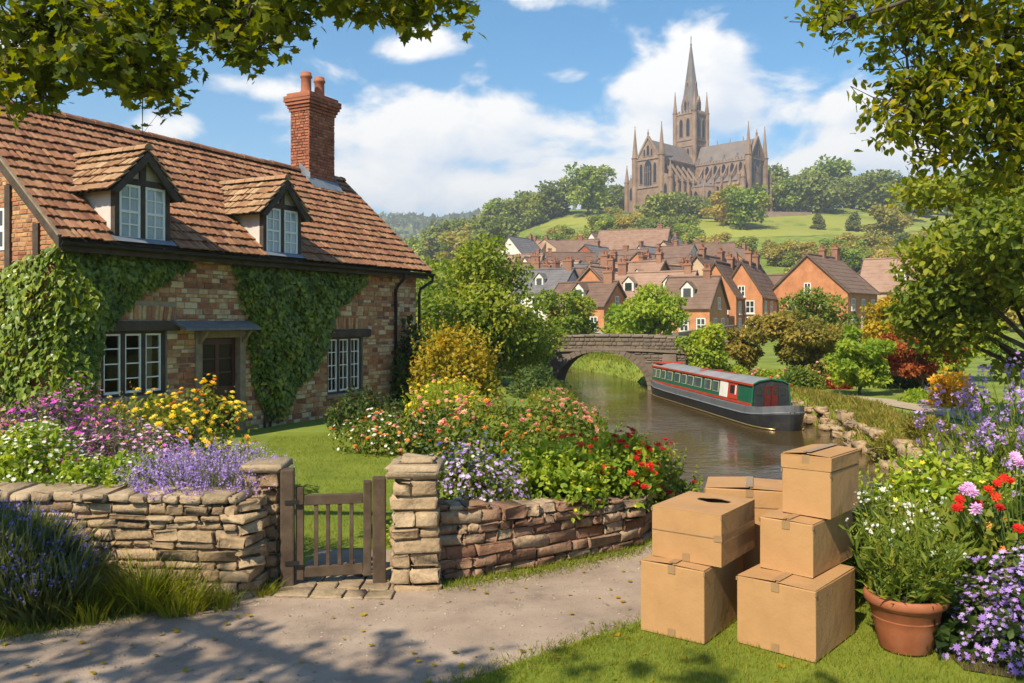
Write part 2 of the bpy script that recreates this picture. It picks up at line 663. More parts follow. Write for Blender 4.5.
def land_z(x, y):
    x, y = np.asarray(x, float), np.asarray(y, float)
    r = x / np.maximum(y, 1)
    z = np.interp(y, _py, _pz)
    lat = .40 + .60 * sstep(-.20, .10, r)
    lat = lat * (1 - .15 * sstep(.42, .8, r))
    z = z * np.where(y > 95, lat, 1)
    far = sstep(95, 160, y)
    z = z + far * (1.4 * np.sin(x * .031 + 1.3) * np.cos(y * .027) + .6 * np.sin(x * .083 + y * .06))
    # far wooded ridge, high on the left, low on the right
    ridge = 158 * np.exp(-((y - 1500) / 420.0) ** 2) * (.55 + .45 * sstep(.35, -.12, r)) * (1 + .12 * np.sin(x * .006 + 1) + .05 * np.sin(x * .019))
    z = z + ridge * sstep(700, 1000, y)
    # raised beds behind the garden walls, gentle mounds
    z = z + .55 * sstep(-2.55, -2.75, x) * sstep(7.05, 7.3, y) * sstep(10.8, 8.6, y)
    z = z + .36 * sstep(-.75, -.5, x) * sstep(1.5, 1.2, x) * sstep(.12, .4, y - np.interp(x, [-.8, -.3, .2, .7, 1.1, 1.32, 1.5], [7.44, 7.58, 7.86, 8.2, 8.47, 8.66, 9.0])) * sstep(11.5, 9.5, y)
    z = z + .12 * sstep(10, 15, y) * sstep(0.5, -2, x) * (y < 95)
    # canal bed
    d = river_in(x, y)
    bank = sstep(-.75, .75, d)
    z = np.where(d > -.75, z * (1 - bank) + (-1.45) * bank, z)
    return z


def lz(x, y):
    return float(land_z(x, y))


def axis(lo, hi, fine_lo, fine_hi, step, growth):
    a = list(np.arange(fine_lo, fine_hi + 1e-6, step))
    s, v = step, fine_hi
    while v < hi:
        s *= growth
        v += s
        a.append(v)
    s, v = step, fine_lo
    while v > lo:
        s *= growth
        v -= s
        a.insert(0, v)
    return np.array(a)


def grid_sheet(name, xs, ys, zf, mat, keep=None):
    X, Y = np.meshgrid(xs, ys)
    Z = zf(X, Y)
    V = np.stack([X.ravel(), Y.ravel(), Z.ravel()], 1)
    nx, ny = len(xs), len(ys)
    i = np.arange((nx - 1) * (ny - 1))
    a = (i // (nx - 1)) * nx + i % (nx - 1)
    Q = np.stack([a, a + 1, a + 1 + nx, a + nx], 1)
    if keep is not None:
        c = V[Q].mean(axis=1)
        Q = Q[keep(c[:, 0], c[:, 1])]
    me = bpy.data.meshes.new(name)
    me.from_pydata(V.tolist(), [], Q.tolist())
    if keep is not None:
        bm = bmesh.new()
        bm.from_mesh(me)
        bmesh.ops.delete(bm, geom=[v for v in bm.verts if not v.link_faces], context='VERTS')
        bm.to_mesh(me)
        bm.free()
    me.polygons.foreach_set('use_smooth', np.ones(len(me.polygons), bool))
    me.materials.append(mat)
    return tag(link(name, me), kind='structure')


grid_sheet('ground', axis(-2400, 2400, -9, 14, .2, 1.09), axis(-150, 2300, 2, 46, .2, 1.045), land_z, M['ground'])

# bright meadow on the hill below the cathedral: a sheet 5 cm above the slope
grid_sheet('hill_meadow', np.arange(20, 240, 2.5), np.arange(270, 410, 2.5), lambda x, y: land_z(x, y) + .06, M['meadow'],
           keep=lambda x, y: (x / y > .135 + .012 * np.sin(y * .1)) & (x / y < .56) & (y > 312 + 10 * np.sin(x * .05)) & (y < 399 + 3 * np.sin(x * .07)))
grid_sheet('hill_meadow', np.arange(5, 60, 2), np.arange(300, 400, 2), lambda x, y: land_z(x, y) + .06, M['meadow'],
           keep=lambda x, y: (x / y > .035) & (x / y < .115) & (y > 325 + 500 * (.115 - x / y)) & (y < 392))

# garden lawn
grid_sheet('lawn', np.arange(-6, 1.5, .15), np.arange(7.6, 16.5, .15), lambda x, y: land_z(x, y) + .006, M['lawn'],
           keep=lambda x, y: (x > -2.5 - .5 * np.clip(y - 8.6, 0, 4)) & (x < -.85 - .02 * y + .1 * np.sin(y * 3)) & (y > 8.55))
# lower verge under the boxes
verge = [(-.55, 5.2), (-.27, 5.42), (.33, 5.95), (.96, 6.45), (1.5, 6.95), (2.1, 7.45), (2.9, 7.95), (4.2, 8.3), (9, 8.6), (9, 2), (-3.4, 2), (-2.4, 3.9), (-1.2, 4.72)]
me = bpy.data.meshes.new('grass_verge')
me.from_pydata([(x, y, .012) for x, y in verge], [], [tuple(range(len(verge)))])
me.materials.append(M['lawn'])
tag(link('grass_verge', me), kind='structure')


# lane in front of the garden walls
def wobble(poly, amp, step, seed):
    rng = random.Random(seed)
    out = []
    n = len(poly)
    for i in range(n):
        p, q = np.array(poly[i]), np.array(poly[(i + 1) % n])
        k = max(1, int(np.linalg.norm(q - p) / step))
        for j in range(k):
            c = p + (q - p) * j / k
            out.append((c[0] + rng.uniform(-amp, amp), c[1] + rng.uniform(-amp, amp)))
    return out


lane = wobble([(-14, 5.6), (-6, 5.75), (-3.67, 6.12), (-3.18, 6.5), (-2.48, 6.92), (-2.0, 7.25), (-1.93, 7.7), (-1.95, 8.7), (-1.15, 8.8), (-1.1, 7.45), (-.6, 7.26),
               (.44, 7.86), (1.28, 8.55), (2.2, 9.4), (4, 9.7), (9, 9.9), (9, 8.4), (4.2, 8.1), (2.9, 7.75), (1.9, 7.1), (.96, 6.35), (.33, 5.87), (-.27, 5.34), (-1.2, 4.6), (-2.5, 3.7),
               (-6, 2.4), (-14, 1)], .035, .16, 3)
me = bpy.data.meshes.new('lane')
me.from_pydata([(x, y, .005) for x, y in lane], [], [tuple(range(len(lane)))])
me.materials.append(M['lane'])
tag(link('lane', me), kind='structure')

# flagstones at the gate
rng = np.random.default_rng(5)
mb = MB()
for r in range(4):
    x = -1.98
    while x < -1.0:
        w = rng.uniform(.16, .34)
        w = min(w, -.98 - x)
        if w > .08:
            V, Fc = rounded_box(w - .02, .2, .03, .008)
            V = V + rng.normal(0, .004, V.shape)
            c, s = math.cos(-.08), math.sin(-.08)
            P = np.array([x + w / 2, 7.08 + r * .215 + .02 * rng.normal(), .012])
            mb.add(V + P, Fc, rng.uniform(.2, .8))
        x += w
tag(mb.build('gate_paving', M['cap_stone'], smooth=True), kind='structure')

# tow path on the far bank
tp = [G(820, 402), G(850, 401), G(880, 405), G(930, 414), G(975, 424), G(1080, 450)]
tq = [G(1080, 436), G(985, 415), G(945, 408), G(890, 400), G(850, 396.5), G(815, 396)]
mb = MB()
for i in range(5):
    a, b, c, d = tp[i], tp[i + 1], tq[4 - i], tq[5 - i]
    mb.add([(p[0], p[1], lz(p[0], p[1]) + .03) for p in (a, b, c, d)], [(0, 1, 2, 3)])
tag(mb.build('tow_path', M['towpath'], smooth=True), kind='structure')

# ================================================================== water
m = bpy.data.materials.new('canal water')
m.use_nodes = True
nt = m.node_tree
b = nt.nodes['Principled BSDF']
b.inputs['Base Color'].default_value = (.060, .040, .013, 1)
b.inputs['Roughness'].default_value = .03
b.inputs['Specular IOR Level'].default_value = .5
b.inputs['IOR'].default_value = 1.33
tc = nt.nodes.new('ShaderNodeTexCoord')
mp = nt.nodes.new('ShaderNodeMapping')
mp.inputs['Scale'].default_value = (1.0, 1.6, 1)
nt.links.new(tc.outputs['Object'], mp.inputs[0])
prev = None
for sc, st, ds in ((1.6, .35, .05), (6.0, .4, .03)):
    n = nt.nodes.new('ShaderNodeTexNoise')
    n.inputs['Scale'].default_value = sc
    n.inputs['Detail'].default_value = 4
    nt.links.new(mp.outputs[0], n.inputs['Vector'])
    bp = nt.nodes.new('ShaderNodeBump')
    bp.inputs['Strength'].default_value = st
    pn = nt.nodes.new('ShaderNodeTexNoise')
    pn.inputs['Scale'].default_value = .22
    pn.inputs['Detail'].default_value = 3
    nt.links.new(mp.outputs[0], pn.inputs['Vector'])
    pr = nt.nodes.new('ShaderNodeMapRange')
    pr.inputs['From Min'].default_value = .38
    pr.inputs['From Max'].default_value = .62
    pr.inputs['To Min'].default_value = st * .25
    pr.inputs['To Max'].default_value = st * 1.5
    nt.links.new(pn.outputs['Fac'], pr.inputs['Value'])
    nt.links.new(pr.outputs['Result'], bp.inputs['Strength'])
    bp.inputs['Distance'].default_value = ds
    nt.links.new(n.outputs['Fac'], bp.inputs['Height'])
    if prev:
        nt.links.new(prev.outputs[0], bp.inputs['Normal'])
    prev = bp
nt.links.new(prev.outputs[0], b.inputs['Normal'])
M['water'] = m
WZ = -.7
grid_sheet('canal_water', np.arange(-24, 17, 1.0), np.arange(8.5, 90, 1.0), lambda x, y: np.full_like(x, WZ), m)

# stone edging blocks along the far bank's waterline
rng = np.random.default_rng(8)
mb = MB()
for y in np.arange(13, 36, .42):
    for k in range(2):
        s = rng.uniform(.18, .38)
        V, Fc = rounded_box(s, rng.uniform(.3, .5), rng.uniform(.14, .26), .06)
        V = V + rng.normal(0, .025, V.shape)
        x = float(xr(y)) + rng.uniform(-.12, .22) + .3 * k
        mb.add(V + np.array([x, y + rng.uniform(-.2, .2), WZ + .08 + .28 * k + rng.uniform(-.06, .1)]), Fc, rng.uniform(.3, 1))
tag(mb.build('bank_revetment', M['stone'], smooth=True), kind='structure')


# ================================================================== stone bridge
def build_bridge():
    root = empty('stone_bridge', (3.82, 36.75, WZ), math.radians(-14), 'old grey stone arch bridge over the canal', 'bridge')
    AR, RISE, TH = 2.05, 1.66, 2.7
    XL, XR = -5.2, 4.9

    def top(x):
        return 2.36 - .017 * (x - .2) ** 2 * (1 if x < 0 else .55)

    def arch(x):
        return RISE * math.sqrt(max(0, 1 - (x / AR) ** 2)) if abs(x) < AR else -.9
    xs = sorted(set(list(np.linspace(XL, -AR, 14)) + [AR * math.sin(t) for t in np.linspace(-math.pi / 2, math.pi / 2, 33)] + list(np.linspace(AR, XR, 20))))
    road = -.62                                              # road surface below the parapet top
    mb = MB()
    n = len(xs)
    V = []
    for x in xs:
        lo = arch(x) if abs(x) < AR - 1e-6 else -.9
        V += [(x, 0, lo), (x, 0, top(x) + road), (x, TH, top(x) + road), (x, TH, lo)]
    fs = []
    for i in range(n - 1):
        a, b2 = 4 * i, 4 * (i + 1)
        fs += [(a, b2, b2 + 1, a + 1), (a + 1, b2 + 1, b2 + 2, a + 2), (a + 2, b2 + 2, b2 + 3, a + 3), (a + 3, b2 + 3, b2, a)]
    fs += [(0, 1, 2, 3), tuple(4 * (n - 1) + q for q in (3, 2, 1, 0))]
    mb.add(V, fs, .35)
    # jambs below the springing
    mb.box(-AR - .012, -AR, .0, TH, -.9, .02, .3)
    mb.box(AR, AR + .012, .0, TH, -.9, .02, .3)
    mb.build('bridge_body', M['bridge_stone'], root)
    rng = np.random.default_rng(2)

    def facing(name, zlo, zhi, y0, skip):
        mb = MB()
        z = zlo
        while z < zhi:
            h = rng.uniform(.10, .17)
            x = XL + rng.uniform(0, .3)
            while x < XR:
                w = rng.uniform(.16, .38)
                if not skip(x, x + w, z, z + h):
                    V, Fc = rounded_box(w - .025, .09, h - .022, .022)
                    mb.add(V + rng.normal(0, .004, V.shape) + np.array([x + w / 2, y0 + .018 + rng.uniform(-.008, .008), z + h / 2]), Fc, rng.uniform(.2, .75))
                x += w
            z += h
        return mb.build(name, M['bridge_stone'], root, smooth=True)

    def skip_face(x0, x1, z0, z1):
        xm = (x0 + x1) / 2
        if z1 > top(xm) + road - .03:
            return True
        for x in (x0, xm, x1):
            if abs(x) < AR + .27 and z0 < (RISE + .27) * math.sqrt(max(0, 1 - (x / (AR + .27)) ** 2)):
                return True
        return False
    facing('brick_facing', -.3, 1.9, -.005, skip_face)
    facing('brick_parapet', 1.2, 2.3, -.03, lambda x0, x1, z0, z1: z0 < top((x0 + x1) / 2) + road + .02 or z1 > top((x0 + x1) / 2) - .06)
    # ring of arch stones
    mb = MB()
    for i in range(27):
        t = math.pi * (i + .5) / 27
        dt = math.pi / 27 * .46
        poly = []
        for tt, rr in ((t - dt, 0), (t + dt, 0), (t + dt, .25), (t - dt, .25)):
            poly.append(((AR - .015 + rr) * math.cos(tt), (RISE - .015 + rr) * math.sin(tt)))
        mb.prism(poly, (0, -.085, 0), (1, 0, 0), (0, 0, 1), (0, 1, 0), .4, rng.uniform(.2, .9))
    mb.build('arch_ring', M['bridge_stone'], root)
    # parapets with their string course and coping
    for y0, y1 in ((-.02, .3), (TH - .3, TH + .02)):
        mb = MB()
        for i in range(n - 1):
            x0, x1 = xs[i], xs[i + 1]
            mb.add([(x, y, top(x) + zz) for x in (x0, x1) for y in (y0, y1) for zz in (road + .001, -.09)],
                   [(0, 1, 5, 4), (2, 6, 7, 3), (0, 2, 3, 1), (4, 5, 7, 6), (1, 3, 7, 5)], .4)
        p = mb.build('parapet', M['bridge_stone'], root)
        mb = MB()
        x = XL
        while x < XR:
            w = rng.uniform(.4, .7)
            V, Fc = rounded_box(w - .02, y1 - y0 + .12, .10, .03)
            mb.add(V + np.array([x + w / 2, (y0 + y1) / 2, top(x + w / 2) - .04]), Fc, rng.uniform(.5, 1))
            w2 = w
            x += w
        mb.build('coping_border', M['bridge_stone'], p, smooth=True)
        mb = MB()
        for i in range(n - 1):
            x0, x1 = xs[i], xs[i + 1]
            yy0, yy1 = (y0 - .08, y0 - .002) if y0 < 1 else (y1 + .002, y1 + .08)
            mb.add([(x, y, top(x) + zz) for x in (x0, x1) for y in (yy0, yy1) for zz in (road - .06, road + .05)],
                   [(0, 1, 5, 4), (2, 6, 7, 3), (0, 2, 3, 1), (4, 5, 7, 6), (1, 3, 7, 5), (0, 4, 6, 2)], .7)
        mb.build('string_course', M['bridge_stone'], p)
    # end pier beside the arch
    mb = MB()
    V, Fc = rounded_box(.6, .26, 2.0, .05)
    mb.add(V + np.array([2.95, -.08, .55]), Fc, .45)
    mb.build('pilaster', M['bridge_stone'], root, smooth=True)
    return root


build_bridge()


# ================================================================== narrowboat
M['hull_black'] = pmat('hull black', [(.012, .013, .016), (.035, .037, .04)], rough=.45, noise=1, scale=2.5, bump=.1, stain=(2, (.10, .085, .06), .35), spec=.4)
M['hull_grey'] = pmat('hull grey', [(.085, .092, .105), (.16, .17, .185)], rough=.45, noise=1, scale=3, stain=(3, (.10, .08, .06), .5))
M['boat_green'] = pmat('boat green', [(.010, .085, .045), (.018, .13, .07)], rough=.35, noise=1, scale=1.3, stain=(2.5, (.05, .06, .03), .25))
M['boat_red'] = pmat('boat red', [(.36, .035, .018), (.50, .060, .025)], rough=.38, noise=1, scale=1.5, stain=(2.5, (.16, .05, .03), .3))
M['boat_maroon'] = pmat('boat dark red', [(.055, .010, .008), (.12, .018, .012)], rough=.4, noise=1, scale=3)
M['boat_roof'] = pmat('boat roof', [(.16, .165, .17), (.29, .29, .285)], rough=.5, noise=1, scale=1.1, stain=(1.5, (.15, .13, .11), .45))
M['boat_white'] = pmat('boat white', [(.62, .60, .55), (.75, .74, .70)], rough=.5, noise=1, scale=3)
M['boat_cream'] = pmat('boat cream', [(.40, .36, .24), (.52, .47, .33)], rough=.5, noise=1, scale=3)
M['brass'] = pmat('brass', [(.5, .36, .14), (.62, .46, .2)], rough=.35, noise=1, metallic=.8)
M['dark_pane'] = pmat('window glass', [(.012, .018, .020), (.035, .045, .048)], rough=.06, noise=1, scale=.6, spec=.9)
M['blue_pane'] = pmat('boat window glass', [(.03, .05, .055), (.13, .17, .17)], rough=.08, noise=1, scale=2.5, spec=.9)


def build_boat():
    root = empty('narrowboat', (7.42, 23.9, WZ), math.atan2(.993, -.115), 'long green and red narrowboat with grey roof moored by the bridge', 'narrowboat')
    # local x: from the near end to the far end; local y: towards the viewer's side (port)
    xs = np.array([-1.05, -1.0, -.85, -.5, 0, .6, 2, 5, 8, 9.6, 10.6, 11.2, 11.55, 11.65])
    bm_ = np.array([.05, .22, .40, .60, .71, .74, .75, .75, .75, .73, .60, .36, .14, .03])
    zt = np.array([.70, .69, .67, .62, .57, .54, .53, .53, .53, .55, .60, .68, .76, .78])
    mb, grey, strake = MB(), MB(), MB()
    rows = [(-.35, .72), (0.0, .90), (.26, 1.0)]
    V, n = [], len(xs)
    for x, b, t in zip(xs, bm_, zt):
        for z, k in rows:
            V.append((x + (.16 * (1 - k) * 4 if x < -.3 else 0), b * k, z if z < .2 else t - .24))
    k = len(rows)
    for side in (1, -1):
        W = [(x, y * side, z) for x, y, z in V]
        fs = [(i * k + j, (i + 1) * k + j, (i + 1) * k + j + 1, i * k + j + 1) for i in range(n - 1) for j in range(k - 1)]
        mb.add(W, fs, .5)
        W = []
        for x, b, t in zip(xs, bm_, zt):
            W += [(x, (b + .002) * side, t - .24), (x, (b + .03) * side, t - .20), (x, b * side, t - .17), (x, b * side, t), (x, max(b - .14, .0) * side, t)]
        fs = [(i * 5 + j, (i + 1) * 5 + j, (i + 1) * 5 + j + 1, i * 5 + j + 1) for i in range(n - 1) for j in range(4)]
        grey.add(W, fs, .5)
    # deck
    W = []
    for x, b, t in zip(xs, bm_, zt):
        W += [(x, b - .12 if b > .15 else b * .5, t - .03), (x, -(b - .12) if b > .15 else -b * .5, t - .03)]
    mb.add(W, [(2 * i, 2 * i + 1, 2 * i + 3, 2 * i + 2) for i in range(n - 1)], .4)
    e = [(xs[0] + (.16 * (1 - q) * 4), b0 * q, z if z < .2 else zt[0] - .24) for q, z, b0 in ((.72, -.35, bm_[0]), (.9, 0, bm_[0]), (1, .26, bm_[0]))]
    mb.add(e + [(x, -y, z) for x, y, z in e], [(0, 1, 4, 3), (1, 2, 5, 4)], .5)
    grey.add([(xs[0], sg * (bm_[0] + .002), zz) for sg in (1, -1) for zz in (zt[0] - .24, zt[0])], [(0, 1, 3, 2)], .5)
    mb.build('hull', M['hull_black'], root, smooth=True)
    grey.build('gunwale', M['hull_grey'], root, smooth=False)
    mb = MB()
    mb.tube([(x, b * .955 + .012, .03) for x, b in zip(xs[2:-2], bm_[2:-2])], .022, 6)
    mb.tube([(x, -b * .955 - .012, .03) for x, b in zip(xs[2:-2], bm_[2:-2])], .022, 6)
    mb.build('rubbing_strake', M['brass'], root, smooth=True)
    # cabin
    X0, X1, ZB, ZE, ZC = .35, 10.45, .50, 1.17, 1.29

    def yb(z):
        return .60 - .07 * (z - ZB) / (ZE - ZB)

    def roofz(y):
        return ZC - (ZC - ZE) * (y / .53) ** 2
    mb = MB()
    for side in (1, -1):
        mb.add([(X0, side * yb(ZB), ZB), (X1, side * yb(ZB), ZB), (X1, side * yb(ZE), ZE), (X0, side * yb(ZE), ZE)], [(0, 1, 2, 3)])
    mb.add([(X1, yb(ZB), ZB), (X1, -yb(ZB), ZB), (X1, -yb(ZE), ZE)] + [(X1, y, roofz(y)) for y in (-.35, -.18, 0, .18, .35)] + [(X1, yb(ZE), ZE)], [tuple(range(9))])
    cab = mb.build('cabin_side', M['boat_green'], root)
    mb = MB()
    ys = [-.56, -.53, -.36, -.18, 0, .18, .36, .53, .56]
    W = []
    for x in (X0 - .05, X1 + .05):
        W += [(x, y, roofz(y) + .012 if abs(y) < .55 else ZE - .03) for y in ys]
    mb.add(W, [(i, i + 1, i + 10, i + 9) for i in range(8)])
    mb.build('cabin_roof', M['boat_roof'], root)
    mb = MB()
    for side in (1, -1):
        mb.bar((X0 - .06, side * .565, ZE - .02), (X1 + .06, side * .565, ZE - .02), .035, .055, .6)
        mb.bar((X0, side * (yb(.60) + .010), .585), (X1, side * (yb(.60) + .010), .575), .018, .075, .5)
    mb.box(9.6, 10.5, -.5, .5, ZC - .01, ZC + .03, .5)
    mb.build('red_trim', M['boat_red'], root)

    def side_panel(name, s0, s1, z0, z1, mat, side=1, off=.008, th=.012, parent=root):
        mb = MB()
        ym, sl = yb((z0 + z1) / 2) + off, -.07 / (ZE - ZB)
        mb.obox(((s0 + s1) / 2, side * ym, (z0 + z1) / 2), ((s1 - s0) / 2, 0, 0), (0, side * th / 2, 0), (0, side * sl * (z1 - z0) / 2, (z1 - z0) / 2))
        return mb.build(name, mat, parent)
    wins = [(3.02, 3.5), (3.72, 4.28), (4.62, 5.28), (5.46, 6.0), (6.22, 6.68), (6.95, 7.5), (7.85, 8.4), (8.72, 9.15), (9.4, 9.78), (9.95, 10.3)]
    for side in (1, -1):
        for s0, s1 in wins:
            mb = MB()
            z0, z1 = .76, 1.05
            w = side_panel('window', s0 - .022, s1 + .022, z0 - .02, z1 + .02, M['boat_cream'], side, .006, .014)
            side_panel('pane', s0, s1, z0, z1, M['blue_pane'], side, .012, .012, w)
        side_panel('side_door', 2.2, 2.84, .64, 1.11, M['boat_white'], side, .012, .02)
        p = side_panel('red_panel', 1.42, 2.14, .64, 1.11, M['boat_red'], side, .012, .02)
        side_panel('pane', 1.62, 1.95, .80, 1.04, M['dark_pane'], side, .024, .012, p)
        side_panel('panel_frame', 1.47, 1.56, .78, 1.05, M['boat_white'], side, .024, .008, p)
    # near end bulkhead, black with red doors
    mb = MB()
    mb.prism([(-.6, ZB), (.6, ZB), (.53, ZE - .01), (.36, roofz(.36) - .01), (.18, roofz(.18) - .01), (0, ZC - .01), (-.18, roofz(.18) - .01), (-.36, roofz(.36) - .01), (-.53, ZE - .01)],
             (X0 + .02, 0, 0), (0, 1, 0), (0, 0, 1), (-1, 0, 0), .03)
    end = mb.build('end_bulkhead', M['hull_black'], root)
    mb = MB()
    mb.tube([(X0 - .03, -.585, ZB), (X0 - .03, -.53, ZE), (X0 - .03, -.36, roofz(.36) + .02), (X0 - .03, 0, ZC + .02), (X0 - .03, .36, roofz(.36) + .02), (X0 - .03, .53, ZE), (X0 - .03, .585, ZB)], .025, 6)
    mb.build('arched_frame', M['boat_green'], end)
    for y0, y1 in ((-.2, -.015), (.015, .2)):
        mb = MB()
        mb.box(X0 - .04, X0 - .01, y0, y1, ZB + .03, 1.12, .4)
        d = mb.build('end_door', M['boat_maroon'], root)
        mb = MB()
        mb.box(X0 - .05, X0 - .042, y0 + .05, y1 - .05, .88, 1.06)
        mb.build('pane', M['dark_pane'], d)
    for y0, y1 in ((-.44, -.28), (.28, .44)):
        mb = MB()
        mb.box(X0 - .024, X0 - .012, y0, y1, .85, 1.05)
        mb.build('end_window', M['dark_pane'], root)
    mb = MB()
    mb.lathe([(.0, 0), (.035, 0), (.04, .06), (.0, .08)], 10, (X0 + .0, 0, ZC + .03))
    mb.build('lamp', M['boat_red'], root, smooth=True)
    mb = MB()
    mb.bar((2.7, 0, ZC + .03), (6.0, .1, ZC + .03), .05, .02)
    mb.bar((5.2, -.42, ZC + .0), (5.2, .42, ZC + .0), .04, .03)
    mb.build('roof_plank', M['boat_red'], root)
    mb = MB()
    mb.lathe([(.05, 0), (.05, .22), (.065, .22), (.065, .26), (0, .26)], 10, (8.6, -.25, ZC - .03))
    mb.build('flue', M['hull_black'], root, smooth=True)
    # far end: open well with glazed screen and tiller rail
    for y in (-.45, .45):
        mb = MB()
        mb.bar((11.05, y * .7, .6), (10.5, y, 1.2), .03, .03)
        mb.build('cratch_rail', M['boat_red'], root)
    mb = MB()
    mb.prism([(-.4, .62), (.4, .62), (.3, 1.16), (-.3, 1.16)], (10.75, 0, 0), (0, 1, 0), (.25, 0, 1) if False else (0, 0, 1), (1, 0, 0), .03)
    mb.build('cratch_board', M['dark_pane'], root)
    return root


build_boat()
# white car crossing the bridge, its roof above the parapet
M['car_white'] = pmat('car white', [(.7, .7, .7), (.78, .78, .78)], rough=.25, noise=1, coat=.5)
M['tyre'] = pmat('tyre', [(.015, .015, .015), (.03, .03, .03)], rough=.8, noise=1)


def build_car():
    c = A(588, 332, 62)
    root = empty('parked_car', (c[0], c[1], lz(c[0], c[1])), math.radians(-14), 'white car standing behind the bridge parapet', 'car')
    mb = MB()
    prof = [(-1.9, .35), (-1.9, .75), (-1.7, .9), (-1.0, .98), (-.55, 1.40), (.9, 1.42), (1.5, 1.02), (1.9, .9), (1.95, .5), (1.9, .35)]
    mb.prism(prof, (0, -.75, 0), (1, 0, 0), (0, 0, 1), (0, 1, 0), 1.5)
    mb.build('car_body', M['car_white'], root)
    for y in (-.757, .752):
        mb = MB()
        mb.prism([(-.85, 1.0), (-.48, 1.34), (.85, 1.36), (1.25, 1.02)], (0, y, 0), (1, 0, 0), (0, 0, 1), (0, 1, 0), .005)
        mb.build('side_window', M['dark_pane'], root)
    for x in (-1.2, 1.25):
        for y in (-.72, .72):
            mb = MB()
            mb.tube([(x, y - .09, .32), (x, y + .09, .32)], .32, 14)
            mb.build('wheel', M['tyre'], root)


build_car()
# ================================================================== cottage
M['cot_brick'] = pmat('cottage brick', [(.09, .052, .036), (.22, .085, .046), (.36, .15, .070), (.46, .26, .12), (.58, .44, .25), (.66, .55, .38)], rough=.92, noise=.34, tint=.66, scale=11, bump=.6, bscale=30, bdist=.008,
                       stain=(3.2, (.10, .070, .048), .5))
M['cot_mortar'] = pmat('cottage mortar', [(.20, .155, .11), (.34, .275, .2)], rough=1, noise=1, scale=8, bump=.5, bscale=40)
M['tile'] = pmat('clay tile', [(.10, .046, .028), (.22, .096, .051), (.325, .16, .084), (.42, .265, .15)], rough=.88, noise=.45, tint=.55, scale=5, bump=.5, bscale=35, bdist=.006,
                 stain=(1.5, (.085, .065, .035), .6), moss=.45)
M['tile_tan'] = pmat('lichened tile', [(.13, .065, .036), (.255, .135, .072), (.35, .22, .12), (.41, .30, .18)], rough=.9, noise=.45, tint=.55, scale=5, bump=.5, bscale=35, bdist=.006, stain=(2.0, (.12, .10, .05), .5), moss=.5)
M['timber'] = pmat('old timber', [(.028, .020, .016), (.065, .047, .036), (.10, .075, .058)], rough=.85, noise=1, scale=4, detail=10, bump=.5, bscale=22)
M['oak'] = pmat('weathered oak', [(.13, .095, .06), (.24, .18, .12), (.31, .25, .175)], rough=.88, noise=1, scale=5, detail=10, bump=.4, bscale=26)
M['white_paint'] = pmat('white paint', [(.66, .65, .62), (.80, .79, .76)], rough=.45, noise=1, scale=5)
M['door_brown'] = pmat('door brown', [(.045, .014, .010), (.085, .030, .018)], rough=.4, noise=1, scale=4, spec=.4)
M['lead'] = pmat('lead', [(.12, .145, .175), (.24, .27, .31)], rough=.55, noise=1, scale=4, metallic=.2)
M['iron'] = pmat('black iron', [(.010, .009, .009), (.028, .025, .024)], rough=.5, noise=1, scale=6)
M['plaster'] = pmat('cream plaster', [(.42, .35, .24), (.60, .52, .38)], rough=.9, noise=1, scale=3, stain=(3, (.25, .20, .14), .5))
M['slate'] = pmat('canopy slate', [(.10, .10, .10), (.21, .20, .19)], rough=.9, noise=1, scale=6, bump=.3)
M['pot_clay'] = pmat('chimney clay', [(.25, .085, .045), (.38, .145, .08)], rough=.8, noise=1, scale=6, bump=.2)
M['chim_brick'] = pmat('chimney brick', [(.13, .046, .030), (.26, .088, .050), (.36, .14, .08), (.43, .22, .14)], rough=.9, noise=.35, tint=.65, scale=7, bump=.5, bscale=30, bdist=.006,
                       stain=(2.2, (.08, .05, .035), .5))
M['curtain'] = pmat('curtain', [(.45, .36, .22), (.62, .53, .38)], rough=.95, noise=1, scale=5)
m = bpy.data.materials.new('clear pane')
m.use_nodes = True
nt = m.node_tree
for n in list(nt.nodes):
    if n.type == 'BSDF_PRINCIPLED':
        nt.nodes.remove(n)
tr = nt.nodes.new('ShaderNodeBsdfTransparent')
tr.inputs[0].default_value = (.62, .66, .64, 1)
gl = nt.nodes.new('ShaderNodeBsdfGlossy')
gl.inputs['Roughness'].default_value = .03
fr = nt.nodes.new('ShaderNodeFresnel')
fr.inputs['IOR'].default_value = 1.6
ad = nt.nodes.new('ShaderNodeMath')
ad.operation = 'MULTIPLY_ADD'
ad.use_clamp = True
ad.inputs[1].default_value = .35
ad.inputs[2].default_value = .015
nt.links.new(fr.outputs[0], ad.inputs[0])
mx = nt.nodes.new('ShaderNodeMixShader')
nt.links.new(ad.outputs[0], mx.inputs[0])
nt.links.new(tr.outputs[0], mx.inputs[1])
nt.links.new(gl.outputs[0], mx.inputs[2])
nt.links.new(mx.outputs[0], nt.nodes['Material Output'].inputs[0])
M['clear_pane'] = m

EN, EF = np.array([-6.91, 13.0]), np.array([-2.14, 22.2])      # ends of the eave line (plan)
LD = (EF - EN) / np.linalg.norm(EF - EN)
ND = np.array([LD[1], -LD[0]])
EL = float(np.linalg.norm(EF - EN))
EZ, RW, RH = 3.555, 2.855, 2.56
OVH, VERGE = .30, .22
CANG = math.atan2(LD[1], LD[0])
# local frame: x along the front wall, y into the house, z up; origin at the near front corner of the wall
C0 = EN + LD * VERGE - ND * OVH
WL = EL - 2 * VERGE
WD = 2 * (RW - OVH)
GZ = .02


